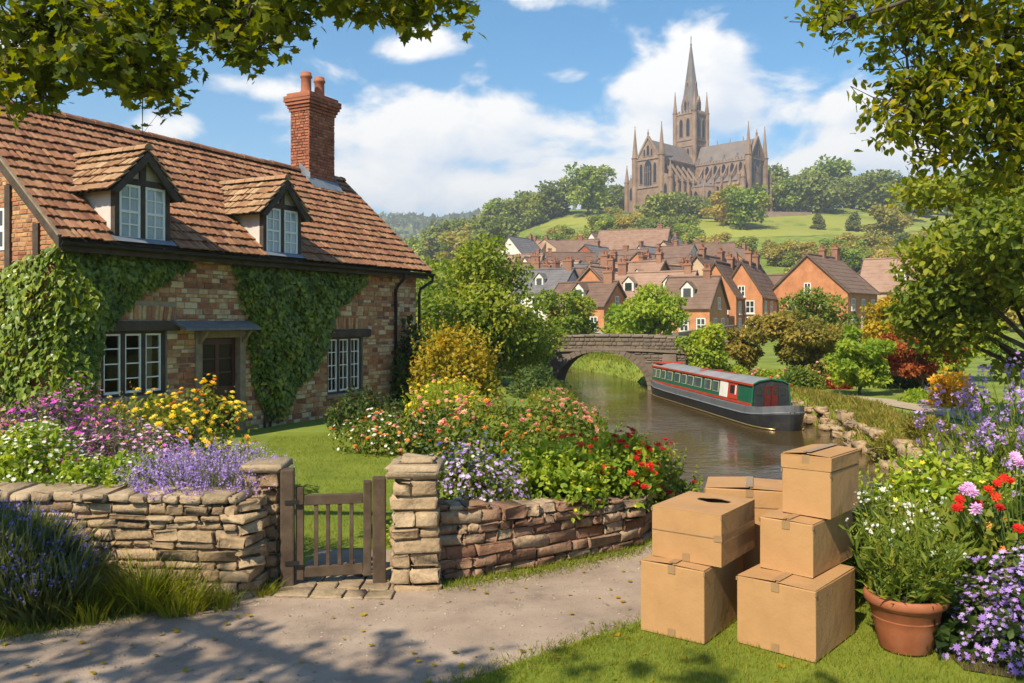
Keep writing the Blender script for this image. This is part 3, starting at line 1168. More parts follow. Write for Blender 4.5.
def loc_of(px, py, off=0.0):
    """(x, z) on the front wall plane (pushed off m out of it) seen at a pixel"""
    o = C0 + ND * off
    u = (px - CX) / F
    # solve o + t*LD = s*(u,1)
    a = np.array([[LD[0], -u], [LD[1], -1.0]])
    t, s = np.linalg.solve(a, -o)
    return float(t), CZ + (HY - py) / F * float(s)


def panel_holes(mb, W, H, holes, y0, y1, tint=.5):
    us = sorted({0.0, W} | {max(0, min(W, q)) for h in holes for q in h[:2]})
    vs = sorted({-.3, H} | {max(-.3, min(H, q)) for h in holes for q in h[2:]})
    for i in range(len(us) - 1):
        for j in range(len(vs) - 1):
            um, vm = (us[i] + us[i + 1]) / 2, (vs[j] + vs[j + 1]) / 2
            if any(h[0] < um < h[1] and h[2] < vm < h[3] for h in holes):
                continue
            mb.box(us[i], us[i + 1], y0, y1, vs[j], vs[j + 1], tint)


def brick(mb, T, u0, u1, v0, v1, front, depth, rng, tint, bev=.008, jit=.003):
    """one brick of a facing; T maps (u, v, out) to 3D"""
    u0, u1, v0, v1 = (q + rng.normal(0, jit) for q in (u0, u1, v0, v1))
    if u1 - u0 < .03 or v1 - v0 < .02:
        return
    P = []
    for du, dv, o in ((0, 0, -depth), (0, 0, front - bev), (bev, bev, front)):
        P += [(u0 + du, v0 + dv, o), (u1 - du, v0 + dv, o), (u1 - du, v1 - dv, o), (u0 + du, v1 - dv, o)]
    fs = [(8, 9, 10, 11)]
    for a in (0, 4):
        for k in range(4):
            fs.append((a + k, a + (k + 1) % 4, a + 4 + (k + 1) % 4, a + 4 + k))
    mb.add([T(*p) for p in P], fs, tint)


def courses(mb, T, W, v0, v1, holes, ch, ln, rng, tintf, proud=(.004, .016), clip=None, gap=.012, depth=.03):
    v = v0
    while v < v1 - .02:
        h = rng.uniform(*ch)
        h = min(h, v1 - v)
        spans = [(0.0, W)]
        if clip:
            spans = [clip(v, v + h)]
        for (a, b, c, d) in holes:
            if d <= v + .01 or c >= v + h - .01:
                continue
            ns = []
            for s, e in spans:
                if b <= s or a >= e:
                    ns.append((s, e))
                else:
                    if a > s:
                        ns.append((s, a))
                    if b < e:
                        ns.append((b, e))
            spans = ns
        for s, e in spans:
            u = s
            while u < e - .02:
                w = rng.uniform(*ln)
                if e - u - w < ln[0] * .5:
                    w = e - u
                brick(mb, T, u + gap / 2, u + w - gap / 2, v + gap / 2, v + h - gap / 2, rng.uniform(*proud), depth, rng, tintf(u, v))
                u += w
        v += h


def casement(root, x0, x1, z0, z1, nl, rows, cols=1, y=.07, curtain=None, name='window', mullion=None):
    """a window: white casements side by side, divided by mullions, each with glazing bars and a pane"""
    fr = MB()
    w = x1 - x0
    fr.box(x0, x1, y - .03, y + .06, z0 - .05, z0, .4)
    fr.box(x0, x1, y - .03, y + .06, z1, z1 + .04, .4)
    mw = .075
    lw = (w - mw * (nl + 1)) / nl
    for i in range(nl + 1):
        xa = x0 + i * (lw + mw)
        fr.box(xa, xa + mw, y - .03, y + .06, z0 + .001, z1 - .001, .4)
    win = fr.build(name, mullion or M['timber'], root)
    for i in range(nl):
        xa = x0 + mw + i * (lw + mw)
        s = MB()
        t = .034
        s.box(xa + .002, xa + t, y - .01, y + .03, z0 + .002, z1 - .002)
        s.box(xa + lw - t, xa + lw - .002, y - .01, y + .03, z0 + .002, z1 - .002)
        s.box(xa + t, xa + lw - t, y - .01, y + .03, z0 + .002, z0 + t + .01)
        s.box(xa + t, xa + lw - t, y - .01, y + .03, z1 - t, z1 - .002)
        for r in range(1, rows):
            zz = z0 + (z1 - z0) * r / rows
            s.box(xa + t, xa + lw - t, y - .005, y + .022, zz - .010, zz + .010)
        for c in range(1, cols):
            xx = xa + lw * c / cols
            s.box(xx - .009, xx + .009, y - .004, y + .021, z0 + t + .01, z1 - t)
        s.build('sash_frame', M['white_paint'], win)
        g = MB()
        g.add([(xa + t * .5, y + .012, z0 + t * .5), (xa + lw - t * .5, y + .012, z0 + t * .5), (xa + lw - t * .5, y + .012, z1 - t * .5), (xa + t * .5, y + .012, z1 - t * .5)], [(0, 1, 2, 3)])
        g.build('pane', M['clear_pane'], win, fix=False)
    if curtain:
        for ca, cb in curtain:
            c = MB()
            n = 24
            V = []
            for k in range(n + 1):
                xx = ca + (cb - ca) * k / n
                yy = y + .16 + .02 * math.sin(k * 1.9)
                V += [(xx, yy, z0 - .05), (xx, yy, z1 + .02)]
            c.add(V, [(2 * k, 2 * k + 2, 2 * k + 3, 2 * k + 1) for k in range(n)])
            c.build('curtain', M['curtain'], win, smooth=True)
    return win


def build_cottage():
    root = empty('cottage', (C0[0], C0[1], GZ), CANG, 'old brick and stone cottage with red tiled roof, two dormers and ivy', 'house')
    rng = np.random.default_rng(11)
    H = EZ - GZ - .12                                          # wall height under the eaves
    # openings found on the wall plane
    def rect(pxa, pya, pxb, pyb):
        xa, za = loc_of(pxa, pya)
        xb, zb = loc_of(pxb, pyb)
        return xa, xb, zb - GZ, za - GZ
    xa, _ = loc_of(101, 360)
    xb, _ = loc_of(167, 360)
    _, zt = loc_of(134, 331)
    _, zb = loc_of(134, 396)
    W1 = (xa, xb, zb - GZ, zt - GZ)
    xa, _ = loc_of(327, 360)
    xb, _ = loc_of(363, 360)
    _, zt = loc_of(345, 337)
    _, zb = loc_of(345, 393)
    W2 = (xa, xb, zb - GZ, zt - GZ)
    xa, _ = loc_of(195, 360)
    xb, _ = loc_of(243, 360)
    _, zt = loc_of(218, 333)
    DO = (xa, xb, .02, zt - GZ)
    holes = [W1, W2, DO]

    T = lambda u, v, o: (u, -o, v)
    mb = MB()
    panel_holes(mb, WL, H, holes, 0, .26)
    mb.box(.26, WL - .26, WD - .26, WD, -.3, H)
    back = mb.build('front_wall', M['cot_mortar'], root)
    tn = lambda u, v: float(rng.choice([rng.uniform(.02, .25), rng.uniform(.3, .62), rng.uniform(.7, 1.0)], p=[.2, .42, .38]))
    # flat brick arches over the two windows, then the courses round them
    arches = []
    for (a, b, c, d) in (W1, W2):
        mb = MB()
        n = int((b - a + .3) / .085)
        for k in range(n):
            u0 = a - .15 + k * (b - a + .3) / n
            lean = (k / (n - 1) - .5) * .10
            v0 = d + .16 + .03 * math.cos((k / (n - 1) - .5) * 2.4)
            brick(mb, lambda u, v, o, l=lean, vb=v0: (u + l * (v - vb) / .25, -o, v), u0 + .009, u0 + (b - a + .3) / n - .009, v0, v0 + .25, rng.uniform(.006, .022), .03, rng, rng.uniform(.08, .85))
        mb.build('brick_arch', M['cot_brick'], root)
        arches.append((a - .20, b + .20, d + .0, d + .41))
    mb = MB()
    courses(mb, T, WL, -.2, H, holes + arches, (.06, .125), (.11, .31), rng, tn, proud=(.002, .024))
    # large pale quoins at the corner
    mb.build('brick_facing', M['cot_brick'], root)
    # ---- near gable, facing the lane
    Tg = lambda u, v, o: (-o, u, v)
    RZ = EZ - GZ + RH                                           # ridge height
    slope = RH / RW

    def gtop(u):
        return H + .02 + slope * (RW - OVH - abs(u - WD / 2))
    def gpos(px, py):
        u = (px - CX) / F
        t, s = np.linalg.solve(np.array([[-ND[0], -u], [-ND[1], -1.0]]), -C0)
        return float(t), CZ + (HY - py) / F * float(s) - GZ
    gy, g1 = gpos(6, 208)
    g0 = gpos(6, 250)[1]
    gh = [(gy, gy + 1.0, g0, g1)]
    mb = MB()
    panel_holes(mb, WD, H, [], 0, .26)
    gb = [mb]
    for xo, s in ((0, 1), (WL, -1)):
        mb2 = MB()
        pts = [(0.0, H), (WD, H), (WD / 2, gtop(WD / 2) - .12)]
        mb2.prism(pts, (xo, 0, 0), (0, 1, 0), (0, 0, 1), (s, 0, 0), .26)
        mb2.box(xo if s > 0 else xo - .26, xo + .26 if s > 0 else xo, .262, WD - .262, -.3, H - .002)
        mb2.build('gable_wall', M['cot_mortar'], root)
    mb = MB()

    def clip(v0, v1):
        if v1 <= H:
            return (0.0, WD)
        dz = (v1 - H) / slope
        return (dz, WD - dz)
    trg = np.random.default_rng(4)
    courses(mb, Tg, WD, -.2, gtop(WD / 2) - .15, gh, (.068, .078), (.10, .225), trg, lambda u, v: float(np.clip(trg.normal(.38, .14), 0, .8)), clip=clip)
    Tf = lambda u, v, o: (WL + o, u, v)
    courses(mb, Tf, WD, -.2, gtop(WD / 2) - .15, [], (.075, .15), (.16, .36), trg, lambda u, v: float(trg.beta(1.6, 1.9)), clip=clip)
    mb.build('brick_gable', M['cot_brick'], root)
    # timbers on the near gable and its window
    mb = MB()
    for u in (gpos(38, 220)[0], gy - .10, gy + 1.10, WD - .6):
        mb.box(-.05, .02, u - .07, u + .07, 2.33, gtop(u) - .12, .5)
    mb.box(-.055, .02, .15, WD - .15, 2.18, 2.32, .5)
    mb.build('timber_framing', M['timber'], root)
    mb = MB()
    a, b, c, d = gh[0]
    mb.box(-.02, .05, a, b, c, d, .5)
    gw = mb.build('window', M['white_paint'], root)
    mb = MB()
    for k in range(2):
        for r in range(2):
            y0 = a + .06 + k * (b - a) / 2
            z0 = c + .06 + r * (d - c) / 2
            mb.add([(-.024, y0, z0), (-.024, y0 + (b - a) / 2 - .1, z0), (-.024, y0 + (b - a) / 2 - .1, z0 + (d - c) / 2 - .1), (-.024, y0, z0 + (d - c) / 2 - .1)], [(0, 1, 2, 3)])
    mb.build('pane', M['dark_pane'], gw)

    # ---- windows and door of the front
    for (a, b, c, d), nl, rows, cols, cur in ((W1, 3, 4, 1, [(W1[1] - .42, W1[1] - .12)]), (W2, 3, 4, 2, [(W2[0] + .1, W2[0] + .35), (W2[1] - .5, W2[1] - .1)])):
        w = casement(root, a + .005, b - .005, c + .05, d - .045, nl, rows, cols, curtain=cur)
        s = MB()
        s.box(a - .06, b + .06, -.07, .05, c - .08, c - .003, .5, bev=.012)
        s.build('sill', M['oak'], w)
        l = MB()
        V, Fc = rounded_box(b - a + .5, .16, .17, .02)
        l.add(V + rng.normal(0, .004, V.shape) + np.array([(a + b) / 2, .02, d + .085]), Fc)
        l.build('lintel', M['timber'], w)
    a, b, c, d = DO
    mb = MB()
    pw = .13
    mb.box(a - .02, a + pw, -.06, .14, -.05, d + .05, .5, bev=.012)
    mb.box(b - pw, b + .02, -.06, .14, -.05, d + .05, .5, bev=.012)
    mb.box(a + pw + .002, b - pw - .002, -.05, .14, d - .09, d + .05, .5, bev=.01)
    mb.build('door_frame', M['oak'], root)
    mb = MB()
    da, db = a + pw + .004, b - pw - .004
    y = .09
    mb.box(da, db, y, y + .05, .02, d - .095, .4)
    st = .09
    mid = (da + db) / 2
    for xa, xb in ((da, da + st), (mid - st / 2, mid + st / 2), (db - st, db)):
        mb.box(xa, xb, y - .018, y - .002, .02, d - .1, .6)
    for za, zb in ((.02, .22), (.85, 1.0), (d - .22, d - .1)):
        for xa, xb in ((da + st + .001, mid - st / 2 - .001), (mid + st / 2 + .001, db - st - .001)):
            mb.box(xa, xb, y - .017, y - .002, za, zb, .6)
    door = mb.build('door', M['door_brown'], root)
    for xa, xb in ((da + st, mid - st / 2), (mid + st / 2, db - st)):
        g = MB()
        zt = d - .22
        g.add([(xa + .01, y - .004, 1.01), (xb - .01, y - .004, 1.01), (xb - .01, y - .004, zt), (xa + .01, y - .004, zt)], [(0, 1, 2, 3)])
        g.build('pane', M['dim_pane'], door)
        for r in (1, 2):
            g = MB()
            zz = 1.0 + (zt - 1.0) * r / 3
            g.box(xa, xb, y - .012, y - .005, zz - .014, zz + .014)
            g.build('glazing_bar', M['door_brown'], door)
    mb = MB()
    mb.lathe([(0, .05), (.022, .045), (.026, .03), (.012, .012), (.012, 0)], 10, (0, 0, 0))
    hd = mb.build('handle', M['brass'], door, smooth=True)
    hd.location = (db - .05, y - .02, .98)
    hd.rotation_euler = (math.radians(90), 0, 0)
    # slate canopy
    ca, _ = loc_of(184, 325, .3)
    cb, _ = loc_of(259, 325, .3)
    mb = MB()
    mb.add([(ca, .02, d + .25), (cb, .02, d + .25), (cb, -.36, d + .10), (ca, -.36, d + .10), (ca, .02, d + .20), (cb, .02, d + .20), (cb, -.36, d + .055), (ca, -.36, d + .055)],
           [(0, 1, 2, 3), (4, 7, 6, 5), (0, 3, 7, 4), (1, 5, 6, 2), (3, 2, 6, 7), (0, 4, 5, 1)])
    can = mb.build('door_canopy', M['slate'], root)
    for x in (a + .06, b - .06):
        mb = MB()
        mb.bar((x, -.06, d - .18), (x, -.28, d + .06), .05, .05)
        mb.build('bracket', M['oak'], can)
    mb = MB()
    mb.box(a - .15, b + .15, -.55, -.07, -.12, .05, .5, bev=.02)
    mb.box(a - .35, b + .35, -.95, -.552, -.25, -.04, .5, bev=.02)
    mb.build('doorstep', M['cap_stone'], root, smooth=True)

    # ---- roof: deck, then courses of clay tiles with their own lift and tilt
    EX0, EX1 = -VERGE, WL + VERGE
    eo, ez = -OVH, EZ - GZ
    SL = math.hypot(RW, RH)
    su, sv = RW / SL, RH / SL
    mb = MB()
    mb.add([(EX0 + .03, eo + .03, ez - .02), (EX1 - .03, eo + .03, ez - .02), (EX1 - .03, eo + RW, ez + RH - .03), (EX0 + .03, eo + RW, ez + RH - .03),
            (EX1 - .03, WD + OVH - .03, ez - .02), (EX0 + .03, WD + OVH - .03, ez - .02)], [(0, 1, 2, 3), (3, 2, 4, 5)])
    mb.build('roof_deck', M['timber'], root)
    DW, DOFF = .62, .12                                          # dormer half width, set-back of its face from the eave
    dxs = []
    for px in (142.5, 282):
        t, _ = loc_of(px, 230, OVH - DOFF)
        dxs.append(t)

    def tiles(mb, x0, x1, org, along, up, nrm, length, gauge, tw, rg, skip=None, th=.022):
        org, along, up, nrm = (np.asarray(q, float) for q in (org, along, up, nrm))
        n = int(length / gauge)
        gauge = length / n
        for r in range(n + 1):
            x = x0 + (rg.uniform(-.5, 0) * tw if r % 2 else 0)
            sag = 0
            while x < x1:
                w = tw * rg.uniform(.86, 1.14)
                xa, xb = max(x, x0) + .003, min(x + w, x1) - .003
                x += w
                if xb - xa < .03:
                    continue
                s0 = r * gauge - .03 + rg.normal(0, .006)
                s1 = min(s0 + gauge * 1.5, length)
                if s1 - s0 < .06 or (skip and skip((xa + xb) / 2, (s0 + gauge * .5))):
                    continue
                lift = .058 + rg.normal(0, .005)
                tilt = rg.normal(0, .006)
                V = []
                for o in (0, -th):
                    for xx, ss, k in ((xa, s0, 1), ((xa + xb) / 2, s0 - .004, 1), (xb, s0, 1), (xb, s1, 0), ((xa + xb) / 2, s1, 0), (xa, s1, 0)):
                        hgt = .012 + lift * k + (.010 if abs(xx - (xa + xb) / 2) < 1e-6 else 0) + tilt * (1 if xx > (xa + xb) / 2 else -1) + o
                        V.append(org + along * xx + up * ss + nrm * hgt)
                mb.add(V, [(0, 1, 4, 5), (1, 2, 3, 4), (6, 11, 10, 7), (7, 10, 9, 8), (0, 6, 7, 1), (1, 7, 8, 2), (2, 8, 9, 3), (5, 11, 6, 0)], float(np.clip(rg.normal(.48, .27), 0, 1)))

    def in_dormer(x, s):
        y = eo + s * su
        for dx in dxs:
            if abs(x - dx) < .54 and y > eo + DOFF and s * sv < 1.50 - 1.04 * abs(x - dx) and s > .08:
                return True
            if abs(x - dx) < DW and s < .12:
                return True
        return False
    rg = np.random.default_rng(21)
    mb = MB()
    tiles(mb, EX0, EX1, (0, eo, ez), (1, 0, 0), (0, su, sv), (0, -sv, su), SL, .25, .115, rg, in_dormer)
    tiles(mb, EX0, EX1, (0, WD + OVH, ez), (1, 0, 0), (0, -su, sv), (0, sv, su), SL, .23, .2, rg)
    roof = mb.build('tile_roof', M['tile'], root)
    mb = MB()
    x = EX0
    while x < EX1:
        w = rg.uniform(.30, .36)
        V = []
        zz = ez + RH + .035 + rg.normal(0, .006)
        for xx, rr in ((x, .125), (min(x + w - .01, EX1), .115)):
            for k in range(7):
                a2 = math.pi * (.02 + .96 * k / 6)
                V.append((xx, eo + RW - rr * math.cos(a2), zz - .03 + rr * math.sin(a2)))
        mb.add(V, [(k, k + 1, k + 8, k + 7) for k in range(6)] + [(6, 5, 4, 3, 2, 1, 0), (7, 8, 9, 10, 11, 12, 13)], float(np.clip(rg.normal(.45, .2), 0, 1)))
        x += w
    mb.build('ridge_tile', M['tile'], roof)
    # bargeboards: grey timber with a pale lead edge
    for ex, s in ((EX0, -1), (EX1, 1)):
        for y0, y1 in ((eo - .02, eo + RW), (WD + OVH + .02, eo + RW)):
            mb = MB()
            mb.add([(ex + s * q, y, z) for q in (.0, .04) for y, z in ((y0, ez - .16), (y0, ez + .02), (y1, ez + RH + .02), (y1, ez + RH - .18))],
                   [(0, 1, 2, 3), (7, 6, 5, 4), (0, 4, 5, 1), (1, 5, 6, 2), (2, 6, 7, 3), (3, 7, 4, 0)])
            bb = mb.build('bargeboard', M['timber'], root)
            mb = MB()
            mb.bar((ex + s * .03, y0, ez + .04), (ex + s * .03, y1, ez + RH + .04), .05, .03)
            mb.build('verge_trim', M['oak'], bb)
    # fascia, gutter, downpipes
    mb = MB()
    mb.box(EX0 + .05, EX1 - .05, eo + .035, eo + .06, ez - .19, ez - .03)
    mb.build('fascia', M['timber'], root)
    mb = MB()
    V = []
    n = 9
    for xx in (EX0 - .02, EX1 + .12):
        for k in range(n):
            a2 = math.pi * k / (n - 1)
            V.append((xx, eo - .03 - .06 * math.cos(a2), ez - .05 - .06 * math.sin(a2)))
        for k in range(n):
            a2 = math.pi * k / (n - 1)
            V.append((xx, eo - .03 - .050 * math.cos(a2), ez - .05 - .050 * math.sin(a2)))
    fs = []
    for k in range(n - 1):
        fs += [(k, k + 1, k + 1 + 2 * n, k + 2 * n), (n + k, k + 3 * n, k + 1 + 3 * n, n + k + 1), (k, n + k, n + k + 1, k + 1), (2 * n + k, 2 * n + k + 1, 3 * n + k + 1, 3 * n + k)]
    fs += [(0, 2 * n, 3 * n, n), (n - 1, 2 * n - 1, 4 * n - 1, 3 * n - 1)]
    mb.add(V, fs)
    mb.build('gutter', M['iron'], root)
    for px, inset in ((394, 0), (0, 1)):
        mb = MB()
        if inset == 0:
            t, _ = loc_of(px, 330)
            mb.tube([(t, eo - .03, ez - .10), (t, eo - .03, ez - .2), (t - .02, -.16, ez - .38), (t - .02, -.07, ez - .5), (t - .02, -.07, .0)], .038, 8)
        else:
            mb.tube([(EX1 + .08, eo - .03, ez - .10), (EX1 + .08, eo - .02, ez - .24), (WL + .06, -.10, ez - .45), (WL + .06, -.07, ez - .6), (WL + .06, -.07, 0)], .038, 8)
        mb.build('downpipe', M['iron'], root, smooth=True)

    # ---- dormers
    for i, dx in enumerate(dxs):
        d = MB()
        yf = eo + DOFF
        zb, ze, za = ez + .10, ez + 1.02, ez + 1.60
        hw = .555
        # posts, cills, collar of the timber face
        for xa, xb in ((-hw, -hw + .09), (hw - .09, hw), (-.045, .045)):
            d.box(dx + xa, dx + xb, yf - .02, yf + .08, zb, ze, .5)
        d.box(dx - hw, dx + hw, yf - .03, yf + .08, ze + .001, ze + .10, .5)
        d.box(dx - hw, dx + hw, yf - .035, yf + .08, zb - .10, zb - .001, .5)
        d.box(dx - .06, dx + .06, yf - .02, yf + .06, ze + .101, za - .10, .5)
        dorm = d.build('dormer', M['timber'], root)
        g = MB()
        g.prism([(-hw, ze + .1), (hw, ze + .1), (0, za - .02)], (dx, yf + .02, 0), (1, 0, 0), (0, 0, 1), (0, 1, 0), .04)
        g.build('gable_plaster', M['plaster'], dorm)
        for xa, xb in ((-hw + .095, -.05), (.05, hw - .095)):
            s = MB()
            t = .042
            X0, X1 = dx + xa, dx + xb
            s.box(X0, X0 + t, yf - .012, yf + .03, zb + .002, ze - .002)
            s.box(X1 - t, X1, yf - .012, yf + .03, zb + .002, ze - .002)
            for q in (zb + .002, (zb + ze) / 2 - .022, ze - t - .004):
                s.box(X0 + t, X1 - t, yf - .011, yf + .03, q, q + t)
            s.box((X0 + X1) / 2 - .011, (X0 + X1) / 2 + .011, yf - .008, yf + .025, zb + t, ze - t)
            for q in (.27, .75):
                zz = zb + (ze - zb) * q
                s.box(X0 + t, X1 - t, yf - .007, yf + .024, zz - .011, zz + .011)
            s.build('window_frame', M['white_paint'], dorm)
            s = MB()
            s.add([(X0 + .02, yf + .012, zb + .02), (X1 - .02, yf + .012, zb + .02), (X1 - .02, yf + .012, ze - .02), (X0 + .02, yf + .012, ze - .02)], [(0, 1, 2, 3)])
            s.build('pane', M['dorm_pane'], dorm)
        # cheeks run back to the roof
        back = yf + 1.9
        for s_ in (-1, 1):
            c = MB()
            yz = lambda y: ez + (y - eo) * RH / RW
            yb_ = eo + (ze - ez) * RW / RH
            c.prism([(yf + .081, zb - .12), (yb_ + .1, ze + .02), (yf + .081, ze + .08)], (dx + s_ * hw, 0, 0), (0, 1, 0), (0, 0, 1), (-s_, 0, 0), .05)
            c.build('dormer_cheek', M['white_paint'] if False else M['cheek'], dorm)
        # little tiled roof
        rt = MB()
        dh = .60
        half = .74
        dsl = math.hypot(half, dh + .17)
        up = np.array([half, 0, dh + .17]) / dsl
        zr = za + .02
        length = (zr - ez) * RW / RH + (eo - yf) + .28
        for s_ in (-1, 1):
            o = np.array([dx + s_ * half, yf - .16, zr - (dh + .17)])
            upv = np.array([-s_ * up[0], 0, up[2]])
            nv = np.array([s_ * up[2], 0, up[0]])

            def skipd(x, s, o=o, upv=upv):
                p = o + np.array([0, 1, 0]) * x + upv * s
                return p[2] < ez + (p[1] - eo) * RH / RW - .03
            tiles(rt, 0, length, o, (0, 1, 0), upv, nv, dsl, .185, .15, rg, skipd)
        k = 0.0
        while k < length - .1:
            V = []
            for yy in (k, min(k + .27, length)):
                for q in range(7):
                    a2 = math.pi * (.02 + .96 * q / 6)
                    V.append((dx - .10 * math.cos(a2), yf - .17 + yy, zr + .01 + .10 * math.sin(a2)))
            rt.add(V, [(q, q + 1, q + 8, q + 7) for q in range(6)] + [(6, 5, 4, 3, 2, 1, 0), (7, 8, 9, 10, 11, 12, 13)], rg.uniform(.3, .8))
            k += .28
        rt.build('tile_dormer_roof', M['tile_tan'], dorm)
        u = MB()
        for s_ in (-1, 1):
            u.prism([(s_ * (half - .04), zr - (dh + .17) - .0), (0, zr - .02), (0, zr - .20), (s_ * (half - .16), zr - (dh + .17) - .03)], (dx, yf - .15, 0), (1, 0, 0), (0, 0, 1), (0, 1, 0), .045)
        u.build('dormer_bargeboard', M['timber'], dorm)
        u = MB()
        sb = lambda x: zr - (dh + .17) * abs(x) / half - .015
        for s_ in (-1, 1):
            u.add([(dx + s_ * half, yf - .13, sb(half)), (dx, yf - .13, sb(0)), (dx, yf - .13 + length - .3, sb(0)), (dx + s_ * half, yf - .13 + length - .95, sb(half))], [(0, 1, 2, 3)])
        u.build('roof_lining', M['timber'], dorm, fix=False)
        u = MB()
        u.add([(dx - .62, eo - .015, ez + .045), (dx + .62, eo - .015, ez + .045), (dx + .62, yf + .03, ez + .165), (dx - .62, yf + .03, ez + .165)], [(0, 1, 2, 3)])
        u.build('lead_apron', M['lead'], dorm, fix=False)

    # ---- chimney
    cx = WL - 1.75
    ang = math.radians(0)
    cy = eo + RW - .05
    aN, aL = .62, 1.02
    zc0, zc1 = ez + RH - .75, CZ + (HY - 95) / F * 22.3 - GZ
    # put the stack where its pixel column says
    best = None
    for t in np.linspace(5, WL, 400):
        p = C0 + LD * t - ND * (cy)
        px = CX + F * p[0] / p[1]
        if best is None or abs(px - 313) < best[0]:
            best = (abs(px - 313), t, p[1])
    cx = best[1]
    zc1 = CZ + (HY - 97) / F * best[2] - GZ
    st = MB()
    body_top = zc1 - .48
    st.box(cx - aL / 2 + .02, cx + aL / 2 - .02, cy - aN / 2 + .02, cy + aN / 2 - .02, zc0, zc1 - .02, .3)
    br = MB()
    crg = np.random.default_rng(31)
    faces = [(lambda u, v, o: (cx - aL / 2 + u, cy - aN / 2 - o, v), aL), (lambda u, v, o: (cx - aL / 2 - o, cy - aN / 2 + u, v), aN),
             (lambda u, v, o: (cx - aL / 2 + u, cy + aN / 2 + o, v), aL), (lambda u, v, o: (cx + aL / 2 + o, cy - aN / 2 + u, v), aN)]
    for Tc, W in faces:
        courses(br, Tc, W, zc0, body_top, [], (.073, .077), (.10, .215), crg, lambda u, v: float(np.clip(crg.normal(.5, .2), 0, 1)), proud=(.0, .006), gap=.012, depth=.03)
    # oversailing courses of the cap
    z = body_top
    for k, e in enumerate((.03, .06, .10, .13, .13, .07)):
        h = .08
        x0, x1, y0, y1 = cx - aL / 2 - e, cx + aL / 2 + e, cy - aN / 2 - e, cy + aN / 2 + e
        u = x0
        while u < x1 - .02:
            w = min(crg.uniform(.1, .22), x1 - u)
            br.box(u + .004, u + w - .004, y0, y1, z + .004, z + h - .004, float(np.clip(crg.normal(.35, .2), 0, 1)), bev=.008)
            u += w
        z += h
    ch = st.build('chimney', M['mortar'], root)
    br.build('brick_stack', M['chim_brick'], ch)
    for px_off in (-.26, .26):
        p = MB()
        p.lathe([(.15, z - .05), (.155, z + .06), (.135, z + .10), (.130, z + .42), (.155, z + .44), (.155, z + .49), (.135, z + .50), (.135, z + .56), (.115, z + .58), (.10, z + .56), (.10, z + .2)], 18, (cx + px_off, cy, 0))
        p.build('chimney_pot', M['pot_clay'], ch, smooth=True)
    fl = MB()
    yq = cy - aN / 2
    zq = ez + (yq - eo) * RH / RW
    fl.add([(cx - aL / 2 - .1, yq - .22, zq - .10), (cx + aL / 2 + .1, yq - .22, zq - .10), (cx + aL / 2 + .1, yq - .012, zq + .17), (cx - aL / 2 - .1, yq - .012, zq + .17)], [(0, 1, 2, 3)])
    for s_ in (-1, 1):
        xx = cx + s_ * (aL / 2 + .015)
        fl.add([(xx, yq - .05, zq + .02), (xx, cy, ez + RH + .02), (xx, cy, ez + RH + .25), (xx, yq - .05, zq + .28)], [(0, 1, 2, 3)])
    fl.build('lead_flashing', M['lead'], ch, fix=False)
    return root


M['cheek'] = pmat('white boards', [(.42, .38, .35), (.60, .56, .53)], rough=.7, noise=1, scale=2)
M['dim_pane'] = pmat('dim glass', [(.010, .008, .007), (.028, .022, .018)], rough=.2, noise=1, scale=3, spec=.25)
M['dorm_pane'] = pmat('dormer glass', [(.20, .28, .33), (.40, .47, .50)], rough=.10, noise=1, scale=1.4, spec=.8)
cottage = build_cottage()


def cot(x, y, z):
    """a point of the cottage's own frame in the world"""
    p = C0 + LD * x - ND * y
    return np.array([p[0], p[1], z + GZ])
# ================================================================== garden walls
def stone_run(mb, path, z0, ztop, thick, rng, ch=(.07, .125), ln=(.13, .36), tints=(.1, .95), jit=.008, r=.016):
    """dry stone courses along a plan polyline; ztop(s) is the top; outward is to the right of the path direction"""
    P = np.asarray(path, float)
    seg = np.linalg.norm(np.diff(P, axis=0), axis=1)
    cum = np.concatenate([[0], np.cumsum(seg)])
    T = cum[-1]

    def at(s):
        x, y = np.interp(s, cum, P[:, 0]), np.interp(s, cum, P[:, 1])
        e = .04
        x2, y2 = np.interp(min(s + e, T), cum, P[:, 0]), np.interp(min(s + e, T), cum, P[:, 1])
        x1, y1 = np.interp(max(s - e, 0), cum, P[:, 0]), np.interp(max(s - e, 0), cum, P[:, 1])
        d = np.array([x2 - x1, y2 - y1])
        d /= np.linalg.norm(d)
        return np.array([x, y]), d
    z = z0
    row = 0
    zmax = max(ztop(s) for s in np.linspace(0, T, 20))
    while z < zmax - .03:
        h = rng.uniform(*ch)
        s = rng.uniform(-.15, 0)
        while s < T:
            w = rng.uniform(*ln) * (1.15 if h > .1 else .9)
            a, b = max(s, 0), min(s + w, T)
            s += w
            if b - a < .05:
                continue
            sm = (a + b) / 2
            hh = min(h, ztop(sm) - z)
            if hh < .035:
                continue
            p, d = at(sm)
            nrm = np.array([d[1], -d[0]])
            V, Fc = rounded_box(b - a - .012, thick * .8, hh - .010, min(r, hh * .4))
            V = V + rng.normal(0, jit, V.shape)
            ang = rng.normal(0, .02)
            V[:, 2] += V[:, 0] * ang
            out = rng.uniform(-.022, .022) - thick * .4
            tn = rng.uniform(*tints)
            W = np.stack([p[0] + V[:, 0] * d[0] + (V[:, 1] * 1.0) * nrm[0] + nrm[0] * out, p[1] + V[:, 0] * d[1] + V[:, 1] * nrm[1] + nrm[1] * out, z + hh / 2 + V[:, 2]], 1)
            mb.add(W, Fc, tn)
        z += h
        row += 1


